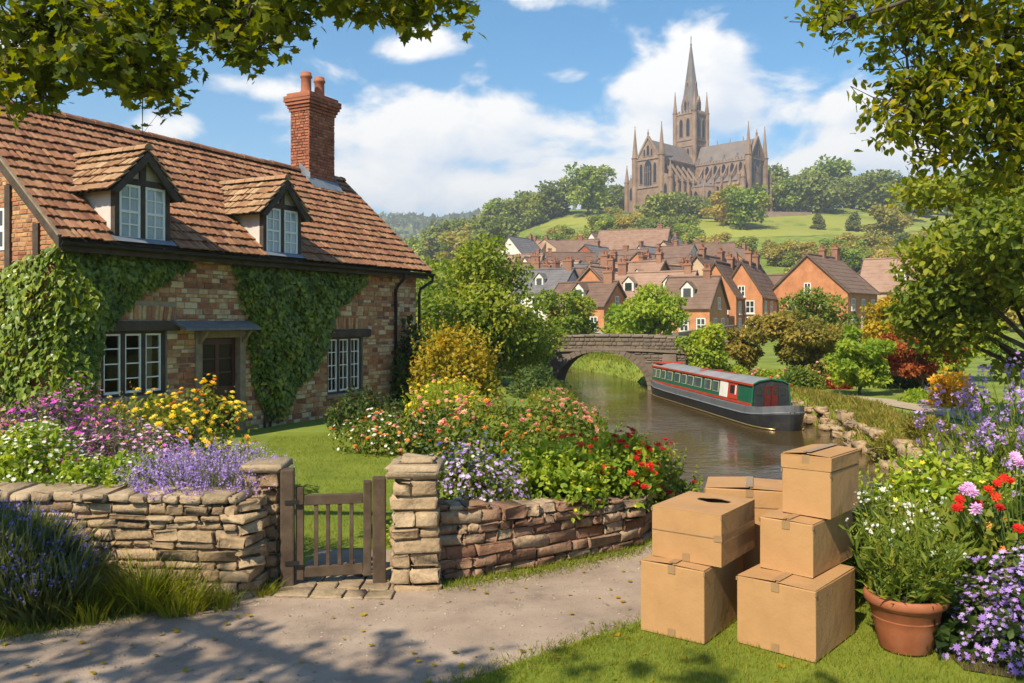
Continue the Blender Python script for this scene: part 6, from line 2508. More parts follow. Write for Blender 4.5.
M['leaf_mapl'] = leafmat('overhead maple leaf', [(.022, .048, .006), (.046, .088, .009), (.085, .135, .012), (.16, .19, .016)], trans=.46, objrand=0)
M['leaf_warm'] = leafmat('overhead warm leaf', [(.030, .062, .007), (.072, .125, .010), (.13, .185, .013), (.25, .26, .02)], trans=.5, objrand=0)
LB = (-9.2, 5.6, 0)
overhang('maple_tree', 'green maple beside the cottage, its boughs hanging across the sky above the roof', LB,
         [([(-9.2, 5.6, -.3), (-9.1, 5.6, 2), (-8.8, 5.5, 4.2), (-8.2, 5.3, 6.5)], .34, .14),
          ([(-8.9, 5.6, 3.6), (-7, 5.7, 4.7), (-5, 5.9, 5.0), (-3.6, 6.0, 4.75), (-2.6, 6.1, 4.45)], .13, .02),
          ([(-7, 5.7, 4.7), (-5.2, 5.6, 5.4), (-3, 5.7, 5.2), (-1.6, 5.9, 4.8), (-.3, 6.1, 4.62)], .09, .012),
          ([(-8.8, 5.5, 4.2), (-8.0, 3.2, 6.2), (-6.6, .8, 7.0), (-4.6, -.6, 7.0), (-2.2, -.8, 6.9), (-.5, -.9, 6.9)], .14, .015)],  # long limb out of view, added to carry leaves that shade the lane
         [(15, 30, 6, 45, 48, 330), (30, 75, 6.1, 36, 28, 190), (75, 25, 6.2, 45, 35, 280), (85, 62, 5.9, 36, 24, 170), (130, 30, 6, 42, 32, 260), (125, 72, 6, 26, 22, 120), (152, 90, 6.1, 26, 20, 120), (165, 62, 5.9, 24, 18, 80),
          (185, 12, 6, 40, 22, 200), (225, 18, 6.1, 38, 22, 170), (232, 42, 6, 22, 18, 75), (258, 50, 6, 26, 18, 95), (282, 20, 6, 26, 20, 100), (305, 6, 6, 32, 10, 80),
          (352, 3, 6.1, 36, 12, 90), (400, 6, 6.1, 34, 14, 110), (412, 18, 6.1, 22, 9, 50), (448, 5, 6.1, 28, 10, 80), (10, 98, 6, 26, 10, 70), (375, -20, 6, 90, 20, 160), (200, -30, 6, 180, 28, 500)],
         [((-6.6, .5, 6.6), (1.3, 1.1, .8), 560, 1.35), ((-5.2, -.6, 6.9), (1.4, 1.1, .7), 480, 1.35), ((-3.6, -1.0, 6.9), (1.2, .9, .6), 330, 1.3),  # unseen leaf sprays, placed to dapple the lane, lavender and verge with shade
          ((-9.5, 5.4, 7.2), (1.6, 1.4, 1.1), 400, 1.25), ((-2.1, -.8, 6.8), (1.1, .8, .5), 190, 1.25), ((-.4, -.9, 6.9), (1.1, .7, .5), 170, 1.25), ((-8.4, .6, 5.8), (1.2, 1.3, 1.0), 360, 1.3)],
         M['leaf_mapl'], 401, .095, T_MAPLE, True)
RB = (8.6, 8.4, 0)
overhang('broadleaf_tree', 'warm green tree whose yellowing boughs hang in from the canal side above the verbena', RB,
         [([(8.6, 8.4, -.3), (8.5, 8.3, 2), (8.3, 8.2, 4), (8.2, 8.0, 6)], .26, .1),
          ([(8.4, 8.3, 3.2), (6.8, 7.6, 4.4), (5.2, 7.2, 4.55), (4.0, 7.0, 4.35), (3.2, 6.9, 4.2)], .09, .012),
          ([(8.35, 8.25, 3.8), (6.6, 7.2, 5.2), (5.0, 6.8, 5.3), (3.6, 6.7, 5.0), (2.7, 6.7, 4.7)], .09, .012),
          ([(8.4, 8.3, 2.8), (7.0, 8.0, 3.6), (5.6, 7.6, 3.9), (4.4, 7.4, 3.75)], .07, .01)],
         [(835, 10, 6.8, 24, 18, 80), (822, 32, 6.8, 10, 8, 22), (855, 30, 6.8, 16, 10, 40), (895, 12, 6.9, 40, 22, 180), (905, 45, 6.9, 26, 14, 90), (955, 20, 6.9, 45, 30, 260), (1005, 30, 7, 40, 40, 280),
          (945, 68, 6.9, 40, 22, 170), (905, 88, 6.9, 30, 18, 110), (885, 105, 6.8, 16, 12, 45), (930, 112, 6.9, 40, 22, 170), (985, 92, 7.1, 45, 35, 240), (905, 128, 6.9, 24, 14, 70), (940, 150, 7, 26, 16, 70),
          (985, 140, 7.3, 45, 26, 170), (1020, 120, 7.2, 40, 50, 240), (925, 165, 7, 16, 9, 30), (1015, 175, 7.4, 34, 22, 110), (1080, 60, 7, 60, 80, 300), (930, -25, 6.9, 110, 25, 260)],
         [((6.5, 7.6, 5.3), (1.5, 1.2, .9), 600, 1.2), ((8.0, 8.0, 6.2), (1.8, 1.6, 1.2), 700, 1.2), ((6.2, 8.0, 4.0), (1.0, .9, .7), 300, 1.1)],
         M['leaf_warm'], 402, .086, T_OVAL, True)


# ================================================================== flower bed beside the boxes, and the pot
def big_flowers(root, spots, size, tmpl, mat, seed, name, tall=(0, 0, 0)):
    """each large flower head its own part, on its own stalk"""
    rng = np.random.default_rng(seed)
    o = np.array(root.location)
    st = MB()
    for s in spots:
        p = np.asarray(s, float) - o
        mb = MB()
        for k in range(3):
            face_flowers(mb, np.array([p + rng.normal(0, size * .07, 3)]), np.array([[.1 * rng.normal() - .1, -.7, .75]]) + rng.normal(0, .25, (1, 3)), size * rng.uniform(.75, 1.05), tmpl, np.array([rng.uniform()]), rng)
        mb.build(name, mat, root, fix=False)
        st.tube([p * np.array([.35, .35, 0]), p * np.array([.7, .7, .6]), p], [.006, .005, .004], 5)
    st.build('flower_stem', M['leafstem'], root, smooth=True)


M['p_verb'] = petal('verbena petal', [(.24, .11, .36), (.36, .20, .50), (.48, .32, .60), (.58, .45, .66)])
M['leafstem'] = pmat('green stem', [(.03, .06, .012), (.07, .11, .02)], rough=.7, noise=1)
spikes('verbena', 'tall purple verbena on thin stems below the overhanging boughs', 'verbena', (5.25, 8.3, 0), (1.2, .8, 1), 380, 1.85, 501, M['leaf_mid'], M['p_verb'], fl=.10, fw=.036, leaf=(T_LANCE, .17), nl=14, lean=.3, fdens=10, frac=.7)
spikes('verbena', 'looser purple verbena leaning towards the canal', 'verbena', (4.75, 7.9, 0), (.6, .5, 1), 80, 1.4, 502, M['leaf_mid'], M['p_verb'], fl=.08, fw=.03, leaf=(T_LANCE, .14), nl=12, lean=.5, fdens=8, frac=.7)
bush('yellow_green_bush', 'yellow green leafy plant between the cardboard boxes and the purple verbena', 'bush', (3.75, 7.6, 0), (.85, .6, 1.12), T_OVAL, 4200, .085, M['leaf_lime'], 503,
     [dict(n=70, size=.05, tmpl=T_FL5, mat=M['p_yellow'], spread=.4), dict(n=60, size=.05, tmpl=T_FL8, mat=M['p_white'], spread=.4, seed=6, name='white_blossom')], sprigs=46, lumps=24)
bush('yellow_green_bush', 'low airy yellowish plant at the canal edge behind the boxes', 'bush', (3.1, 8.3, 0), (.6, .5, .72), T_OVAL, 1500, .075, M['leaf_lime'], 504, [dict(n=50, size=.04, tmpl=T_FL8, mat=M['p_white'], spread=.4)], sprigs=40, lumps=18)
b = bush('flower_bush', 'leafy bush carrying large red and pink flower heads', 'flower bush', (3.98, 6.6, 0), (.72, .55, 1.02), T_OVAL, 3600, .10, M['leaf_mid'], 505, [dict(n=40, size=.06, tmpl=T_POM, mat=M['p_orange'], spread=.3)], sprigs=20, lumps=22)
big_flowers(b, [A(997, 484, 6.25), A(1004, 478, 6.3), A(989, 489, 6.2), A(995, 497, 6.15), A(1010, 481, 6.3), A(978, 505, 6.2), A(1000, 508, 6.1), A(959, 500, 6.2), A(958, 508, 6.15), A(1018, 528, 6.0)], .085, T_POM, M['p_red'], 71, 'red_flower')
big_flowers(b, [A(968, 487, 6.2), A(973, 492, 6.15), A(976, 509, 6.1), A(1015, 457, 6.35), A(1020, 465, 6.3), A(964, 491, 6.2)], .105, T_POM, M['p_lilac'], 72, 'pink_flower')
bush('aster_bush', 'dense clump of small violet blue asters at the edge of the grass', 'aster', (3.5, 5.72, 0), (.55, .42, .86), T_OVAL, 2200, .06, M['leaf_dark'], 506,
     [dict(n=1300, size=.046, tmpl=T_FL8, mat=M['p_violet'], spread=.3, lift=.03), dict(n=160, size=.038, tmpl=T_FL8, mat=M['p_mauve'], spread=.35, seed=8, name='pale_blossom')], lumps=26, lump=.34)
bush('broad_leaf_plant', 'low plant with broad dark leaves between the pot and the violet asters', 'plant', (3.08, 5.95, 0), (.28, .26, .42), T_OVAL, 300, .15, M['leaf_dark'], 507, None, lumps=14, sprigs=6)
bush('broad_leaf_plant', 'dark leafy plant behind the terracotta pot', 'plant', (3.25, 6.4, 0), (.55, .45, .85), T_OVAL, 1700, .11, M['leaf_mid'], 508, [dict(n=40, size=.06, tmpl=T_FL8, mat=M['p_white'], spread=.3, lift=.08)], lumps=18, sprigs=14)
bush('broad_leaf_plant', 'leafy green plant at the edge of the flower bed by the asters', 'plant', (4.25, 5.5, 0), (.5, .4, .7), T_OVAL, 1400, .12, M['leaf_mid'], 509, None, lumps=16, sprigs=8)
bush('white_yarrow', 'white flat headed flowers on tall stems behind the pot', 'flowers', (3.0, 6.9, 0), (.5, .35, .98), T_LANCE, 1700, .12, M['leaf_mid'], 510, [dict(n=120, size=.07, tmpl=T_FL8, mat=M['p_white'], spread=.2, lift=.1)], lumps=16, sprigs=30)


def build_pot():
    c = np.array([2.74, 5.92])
    root = empty('flower_pot', (c[0], c[1], .02), 0, 'terracotta pot with a rolled rim standing on the grass by the boxes', 'pot')
    mb = MB()
    mb.lathe([(0, .0), (.165, .0), (.172, .012), (.205, .16), (.235, .30), (.262, .318), (.272, .335), (.274, .37), (.262, .385), (.245, .385), (.236, .372), (.225, .33), (0, .33)], 40)
    mb.build('pot_body', M['terracotta'], root, smooth=True)
    mb = MB()
    mb.lathe([(.213, .208), (.2205, .218), (.2205, .226), (.216, .236)], 40)
    mb.build('moulded_band', M['terracotta'], root, smooth=True)
    mb = MB()
    mb.lathe([(0, .352), (.12, .350), (.222, .342)], 24)
    mb.build('potting_soil', M['soil'], root, smooth=True)
    spikes('potted_plant', 'bushy plant with narrow leaves and small white flowers growing in the terracotta pot', 'plant', (c[0], c[1], .36), (.42, .40, 1), 64, .80, 511, M['leaf_mid'], M['p_white'], fl=.02, fw=.022,
           leaf=(T_LANCE, .13), nl=15, lean=.5, fdens=5, frac=.45, tm=T_FL8)


build_pot()
# bare earth under the flower bed
mb = MB()
q = wobble([(2.95, 5.55), (3.2, 6.6), (2.85, 7.3), (2.4, 7.9), (3.2, 9.2), (6.5, 9.3), (8, 7), (6, 5), (4.2, 5.1), (3.5, 5.35)], .04, .2, 9)
mb.add([(x, y, .022) for x, y in q], [tuple(range(len(q)))])
tag(mb.build('bed_soil', M['soil'], fix=False), kind='structure')
# ================================================================== town houses
def wallmat(name, cols):
    return pmat(name, cols, rough=.92, noise=.75, objrand=.25, scale=1.4, detail=10, bump=.3, bscale=9, bdist=.03, stain=(.5, (.20, .12, .08), .35))


M['h_orange'] = wallmat('orange brick', [(.29, .108, .052), (.45, .19, .085), (.52, .27, .135)])
M['h_red'] = wallmat('red brick', [(.17, .050, .028), (.29, .085, .042), (.34, .12, .065)])
M['h_buff'] = wallmat('buff brick', [(.34, .22, .13), (.46, .32, .20), (.52, .40, .27)])
M['h_white'] = wallmat('white render', [(.50, .46, .39), (.62, .58, .51), (.68, .65, .59)])
M['r_brown'] = pmat('brown roof', [(.075, .046, .035), (.145, .090, .065), (.21, .14, .102)], rough=.9, noise=.7, objrand=.3, scale=.9, detail=10, bump=.5, bscale=6, bdist=.05)
M['r_red'] = pmat('red brown roof', [(.16, .092, .062), (.26, .16, .112), (.34, .23, .165)], rough=.9, noise=.7, objrand=.3, scale=.9, detail=10, bump=.5, bscale=6, bdist=.05)
M['r_grey'] = pmat('grey slate roof', [(.075, .070, .075), (.14, .13, .135), (.20, .19, .19)], rough=.8, noise=.7, objrand=.3, scale=.9, detail=10, bump=.4, bscale=6, bdist=.05)
M['h_chim'] = wallmat('town chimney brick', [(.15, .075, .05), (.25, .125, .078), (.33, .19, .125)])
M['h_frame'] = pmat('house window frame', [(.58, .56, .52), (.70, .68, .64)], rough=.6, noise=1)
M['h_trim'] = pmat('house dark trim', [(.05, .035, .028), (.09, .065, .05)], rough=.8, noise=1)


def course_roof(mb, x0, x1, half, ez, rz, over, th=.10, n=9, side=(1, -1)):
    """two slopes laid in overlapping courses"""
    sl = (rz - ez) / half
    for s in side:
        for k in range(n):
            a, b = k / n, (k + 1.25) / n
            ya, yb_ = half + over - (half + over) * a, max(0, half + over - (half + over) * b)
            za, zb = rz - sl * ya + .085, rz - sl * yb_ + .035
            mb.add([(x0, s * ya, za), (x1, s * ya, za), (x1, s * yb_, zb), (x0, s * yb_, zb), (x0, s * ya, za - th), (x1, s * ya, za - th), (x1, s * yb_, zb - th), (x0, s * yb_, zb - th)],
                   [(0, 1, 2, 3), (4, 7, 6, 5), (0, 4, 5, 1), (1, 5, 6, 2), (3, 7, 4, 0)], .5)


def house(label, px, d, yaw, w, l, eave, ridge, wm, rm, seed, wins=(2, 2, 2), gables=True, chim=(1,), dormers=0, detail=True, cat='house', name='house', group=None, ang=None):
    """local x runs along the ridge; the -x gable and the -y side are the ones usually seen"""
    rng = np.random.default_rng(seed)
    x, y = (px - CX) / F * d, d
    z = lz(x, y)
    root = empty(name, (x, y, z), math.radians(yaw), label, cat, group)
    hw, hl = w / 2, l / 2
    mb = MB()
    mb.add([(-hl, -hw, -4), (hl, -hw, -4), (hl, hw, -4), (-hl, hw, -4), (-hl, -hw, eave), (hl, -hw, eave), (hl, hw, eave), (-hl, hw, eave), (-hl, 0, ridge - .05), (hl, 0, ridge - .05)],
           [(0, 1, 5, 4), (2, 3, 7, 6), (0, 4, 8, 7, 3), (1, 2, 6, 9, 5), (4, 5, 9, 8), (8, 9, 6, 7)])
    mb.build('wall', M[wm], root)
    mb = MB()
    course_roof(mb, -hl - .25, hl + .25, hw, eave, ridge, .3, n=9 if detail else 5)
    mb.tube([(-hl - .25, 0, ridge + .09), (hl + .25, 0, ridge + .09)], .13, 6)
    roof = mb.build('roof', M[rm], root)
    if detail:
        for e in (-1, 1):
            mb = MB()
            for s in (-1, 1):
                mb.bar((e * (hl + .2), s * (hw + .3), eave - .24), (e * (hl + .2), s * .02, ridge - .02), .08, .22)
            mb.bar((e * (hl + .2), -.1, ridge - .06), (e * (hl + .2), .1, ridge - .06), .075, .2)
            mb.build('bargeboard', M['h_trim'], root)
    for k, c in enumerate(chim):
        cx = c * hl * .92
        cw = rng.uniform(.3, .55)
        mb = MB()
        ct = ridge + rng.uniform(.65, 1.1)
        mb.box(cx - cw, cx + cw, -.32, .32, ridge - 1.2, ct, .5)
        mb.box(cx - cw - .08, cx + cw + .08, -.40, .40, ct + .002, ct + .16, .3)
        mb.box(cx - cw - .02, cx + cw + .02, -.34, .34, ct + .162, ct + .24, .3)
        ch = mb.build('chimney', M['h_chim'], root)
        for q in ((-.24, .0), (.2, .0)) if detail else ():
            mb = MB()
            mb.lathe([(.13, 0), (.11, .38), (.13, .40), (.13, .46), (.08, .46)], 8, (cx + q[0], q[1], ct + .22))
            mb.build('chimney_pot', M['pot_clay'], ch, smooth=True)

    def win(p, ax, n, ww, hh):
        """window centred at p on a wall whose outward normal is n and whose width runs along ax"""
        p, ax, n = (np.asarray(v, float) for v in (p, ax, n))
        up = np.array([0, 0, 1.0])
        mb = MB()
        if detail:
            t = .09
            for s in (-1, 1):
                mb.obox(p + ax * s * (ww / 2 - t / 2) + n * .03, ax * t / 2, n * .05, up * hh / 2)
                mb.obox(p + up * s * (hh / 2 - t / 2) + n * .03, ax * (ww / 2 - t), n * .048, up * t / 2)
            mb.obox(p + n * .03, ax * .04, n * .044, up * (hh / 2 - t))
            mb.obox(p + n * .03, ax * (ww / 2 - t), n * .040, up * .035)
            mb.obox(p + n * .06 - up * (hh / 2 + .06), ax * (ww / 2 + .1), n * .11, up * .05)
            f = mb.build('window', M['h_frame'], root)
            g = MB()
            g.obox(p + n * .008, ax * (ww / 2 - .02), n * .012, up * (hh / 2 - .02))
            g.build('pane', M['dark_pane'], f)
        else:
            mb.obox(p + n * .02, ax * ww / 2, n * .03, up * hh / 2)
            mb.build('window', M['dark_pane'], root)
    ng, ns, st = wins
    for e in ((-1,) if not detail else (-1, 1)):
        for r in range(st):
            zz = 1.35 + r * (eave - 1.0) / max(1, st) * 1.02 if st > 1 else min(1.5, eave * .55)
            for k in range(ng):
                yy = (k + .5) / ng * w - hw
                if zz + .7 < eave + (ridge - eave) * (1 - abs(yy) / hw):
                    win((e * hl, yy * .82, zz), (0, 1, 0), (e, 0, 0), .95, 1.35)
        if ridge - eave > 2.2:
            win((e * hl, 0, eave + .35), (0, 1, 0), (e, 0, 0), .75, 1.15)
    for s in (-1,):
        for r in range(st):
            zz = 1.35 + r * (eave - 1.0) / max(1, st) * 1.02 if st > 1 else min(1.5, eave * .55)
            for k in range(ns):
                if zz + .7 < eave:
                    win(((k + .5) / ns * l - hl, s * hw, zz), (1, 0, 0), (0, s, 0), .9, 1.3)
    for k in range(dormers):
        xx = (k + .5) / dormers * l - hl
        sl = (ridge - eave) / hw
        y0 = -hw * .72
        z0 = eave + (hw + y0) * sl
        mb = MB()
        mb.add([(xx - .6, y0, z0 - .1), (xx + .6, y0, z0 - .1), (xx + .6, y0, z0 + 1.0), (xx, y0, z0 + 1.6), (xx - .6, y0, z0 + 1.0),
                (xx - .6, y0 + 1.05 / sl, z0 + 1.0), (xx + .6, y0 + 1.05 / sl, z0 + 1.0)], [(0, 1, 2, 3, 4), (1, 6, 2), (0, 4, 5)])
        dm = mb.build('dormer', M['h_white'], root)
        mb = MB()
        for s in (-1, 1):
            mb.add([(xx + s * .8, y0 - .15, z0 + .86), (xx, y0 - .15, z0 + 1.68), (xx, y0 + 1.7 / sl, z0 + 1.68), (xx + s * .8, y0 + .9 / sl, z0 + .86)], [(0, 1, 2, 3)])
        mb.build('dormer_roof', M[rm], dm, fix=False)
        mb = MB()
        mb.box(xx - .38, xx + .38, y0 - .04, y0 - .01, z0 + .12, z0 + .95)
        mb.build('pane', M['dark_pane'], dm)
    return root


# label, px, depth, yaw, w, l, eave, ridge, wall, roof, windows (gable, side, storeys), chimneys, dormers
NEAR = [
    ('tall orange brick house with dark roof and wide gable above the olive trees', 824, 96, 49, 8.6, 9.4, 4.7, 8.7, 'h_orange', 'r_brown', (2, 3, 2), (-.1, .85), 0),
    ('narrow steep gabled orange brick house, the first of the twin gables', 726, 92, 62, 4.3, 9, 4.4, 7.8, 'h_orange', 'r_brown', (2, 3, 2), (.5,), 0),
    ('narrow steep gabled orange brick house, the second twin gable with chimney', 751, 93.5, 62, 4.3, 9, 4.4, 7.9, 'h_orange', 'r_brown', (2, 3, 2), (-.3, .6), 0),
    ('low brown roofed brick house joined to the twin gables', 785, 99, -38, 6, 8, 3.8, 6.6, 'h_orange', 'r_brown', (1, 3, 1), (.9,), 2),
    ('brick cottage with one dormer behind the round tree at the bridge end', 694, 85, -30, 6.0, 5.0, 3.3, 6.2, 'h_orange', 'r_brown', (2, 3, 1), (.6,), 1),
    ('gabled orange brick house with tall windows behind the bridge', 606, 98, 58, 5.2, 8, 4.8, 7.4, 'h_orange', 'r_red', (2, 3, 2), (.4,), 0),
    ('long brick house with light brown roof and dormers above the bridge', 632, 105, -40, 6.8, 9, 4.6, 8.2, 'h_orange', 'r_red', (2, 4, 2), (-.95, .95), 2),
    ('brown roofed house end on behind the lime green tree', 664, 112, 40, 7, 10, 4.6, 8.0, 'h_red', 'r_brown', (1, 3, 2), (-.9, .9), 0),
    ('white rendered house with pale roof above the light green tree', 548, 113, -32, 6.5, 7.5, 4.6, 7.6, 'h_white', 'r_grey', (2, 3, 2), (.95,), 1),
    ('brown roofed house with side dormer beyond the tall orange gable', 905, 112, -35, 7.5, 10, 4.8, 9.0, 'h_buff', 'r_red', (2, 3, 2), (-.1, .9), 1),
    ('dark brown house squeezed between the white house and the brick gable', 575, 118, 35, 6.5, 8, 4.6, 7.6, 'h_red', 'r_brown', (2, 3, 2), (-.9,), 0),
    ('orange brick house with two dormers behind the middle of the bridge', 655, 93, -28, 6.2, 9, 4.0, 6.9, 'h_orange', 'r_red', (2, 4, 2), (-.9, .9), 2),
    ('tall buff house with dark roof between the bridge and the twin gables', 712, 103, 55, 6.5, 9, 5.0, 8.8, 'h_buff', 'r_brown', (2, 3, 2), (-.7, .7), 0),
    ('small brick house with brown roof low beside the light green tree', 588, 92, -35, 5.6, 7, 3.4, 5.8, 'h_orange', 'r_brown', (2, 3, 1), (.8,), 1),
    ('small red roofed house peeping over the tall dark roof', 877, 130, 45, 6, 8, 4.5, 7.5, 'h_red', 'r_brown', (1, 2, 2), (-.6, .8), 0),
    ('grey roofed house at the water end of town behind the green garden tree', 520, 120, 30, 6, 8, 3.6, 6.2, 'h_white', 'r_grey', (2, 3, 1), (.5,), 0),
]
for k, h in enumerate(NEAR):
    house(h[0], h[1], h[2], h[3], h[4], h[5], h[6], h[7], h[8], h[9], 600 + k, wins=h[10], chim=h[11], dormers=h[12])
rng = np.random.default_rng(77)
ROWS = [(123, 515, 735, 24, 'houses of the street close behind the bridge houses'), (141, 508, 735, 23, 'houses of the second street above the bridge'), (162, 502, 740, 23, 'houses of the third street of the town'), (184, 500, 745, 25, 'houses of the fourth street below the hill trees'),
        (208, 505, 715, 27, 'topmost houses of the town under the hill trees')]
adj = {'h_orange': 'orange brick', 'h_red': 'dark red brick', 'h_buff': 'buff brick', 'h_white': 'white rendered'}
radj = {'r_brown': 'brown roof', 'r_red': 'red brown roof', 'r_grey': 'slate grey roof'}
for ri, (d0, a, b_, step, grp) in enumerate(ROWS):
    px = a
    while px < b_:
        wm = rng.choice(['h_orange', 'h_red', 'h_buff', 'h_white'], p=[.34, .14, .22, .30])
        rm = rng.choice(['r_brown', 'r_red', 'r_grey'], p=[.45, .35, .2])
        d = d0 + rng.uniform(-9, 9)
        yaw = rng.choice([-35, 50, -25, 60, 0]) + rng.uniform(-8, 8)
        chims = [(-.9,), (.9,), (-.9, .9), (0.1,)][int(rng.integers(0, 4))]
        lab = f"{adj[wm]} house with {radj[rm]}, in the {['nearest crowded', 'second', 'third', 'fourth', 'topmost'][ri]} street above the bridge"
        w = rng.uniform(5.8, 7.6)
        house(lab, px, d, yaw, w, rng.uniform(7, 11), rng.uniform(3.6, 5.0), 0.1 + rng.uniform(7.0, 8.4), wm, rm, 700 + ri * 50 + int(px), wins=(2, 3, 2), chim=chims, dormers=int(rng.integers(0, 3)) if ri < 3 else 0,
              detail=d < 175, group=grp)
        px += step * rng.uniform(.75, 1.15)
house('large hall with long light brown roof standing above the other roofs', 634, 205, -20, 11, 17, 5, 10, 'h_buff', 'r_red', 760, wins=(3, 5, 1), chim=(.8,), detail=True)
house('white gabled house next to the large light brown roof', 668, 208, 55, 8, 11, 5, 9, 'h_white', 'r_grey', 761, wins=(2, 3, 2), chim=(.9,), detail=True)
house('pale gabled house at the town edge above the garden tree', 521, 205, 55, 8, 10, 5.5, 10, 'h_white', 'r_grey', 762, wins=(2, 3, 2), chim=(.9,), detail=True)
for px, d, s in ((452, 385, 1), (463, 392, 2), (474, 400, 3), (492, 420, 4), (522, 440, 6)):
    house('small pale distant house among the hillside trees above the garden tree', px, d, [-30, 50][s % 2], 6, 9, 3.2, 5.6, ['h_white', 'h_buff'][s % 2], ['r_red', 'r_grey', 'r_brown'][s % 3], 770 + s, wins=(2, 3, 1), chim=(.8,), detail=False,
          group='distant houses scattered on the hillside')
house('orange walled house half hidden among the trees beyond the meadow', 902, 432, 40, 11, 14, 7, 12, 'h_buff', 'r_red', 790, wins=(2, 3, 2), chim=(.8,), detail=False)
# garden wall past the bridge
mb = MB()
p0, p1 = A(676, 350, 47), A(735, 350, 52)
v = (p1 - p0)
mb.bar((0, 0, .5), (v[0], v[1], .9), .4, 2.2)
tag(mb.build('garden_wall', M['bridge_stone'], None, loc=(p0[0], p0[1], 0)), 'dark stone garden wall past the bridge under the brick houses', 'wall')

# ================================================================== cathedral
M['c_stone'] = pmat('cathedral sandstone', [(.125, .080, .056), (.235, .155, .106), (.325, .225, .158)], rough=.95, noise=1, scale=.22, detail=12, bump=.6, bscale=1.5, bdist=.3, stain=(.12, (.11, .075, .06), .6))
M['c_trim'] = pmat('cathedral trim', [(.17, .122, .095), (.285, .21, .16)], rough=.95, noise=1, scale=.4, detail=8)
M['c_roof'] = pmat('cathedral roof', [(.115, .095, .088), (.19, .16, .145)], rough=.75, noise=1, scale=.3, detail=10, bump=.4, bscale=1.2, bdist=.2)
M['c_spire'] = pmat('cathedral spire', [(.095, .085, .085), (.17, .15, .14)], rough=.85, noise=1, scale=.4, detail=10, bump=.4, bscale=1.5, bdist=.2)
M['c_glass'] = pmat('cathedral window', [(.012, .012, .015), (.03, .03, .035)], rough=.3, noise=1)


def lancet(w, h):
    return [(-w / 2, 0), (w / 2, 0), (w / 2, h - w * .8), (w * .3, h - w * .32), (0, h), (-w * .3, h - w * .32), (-w / 2, h - w * .8)]


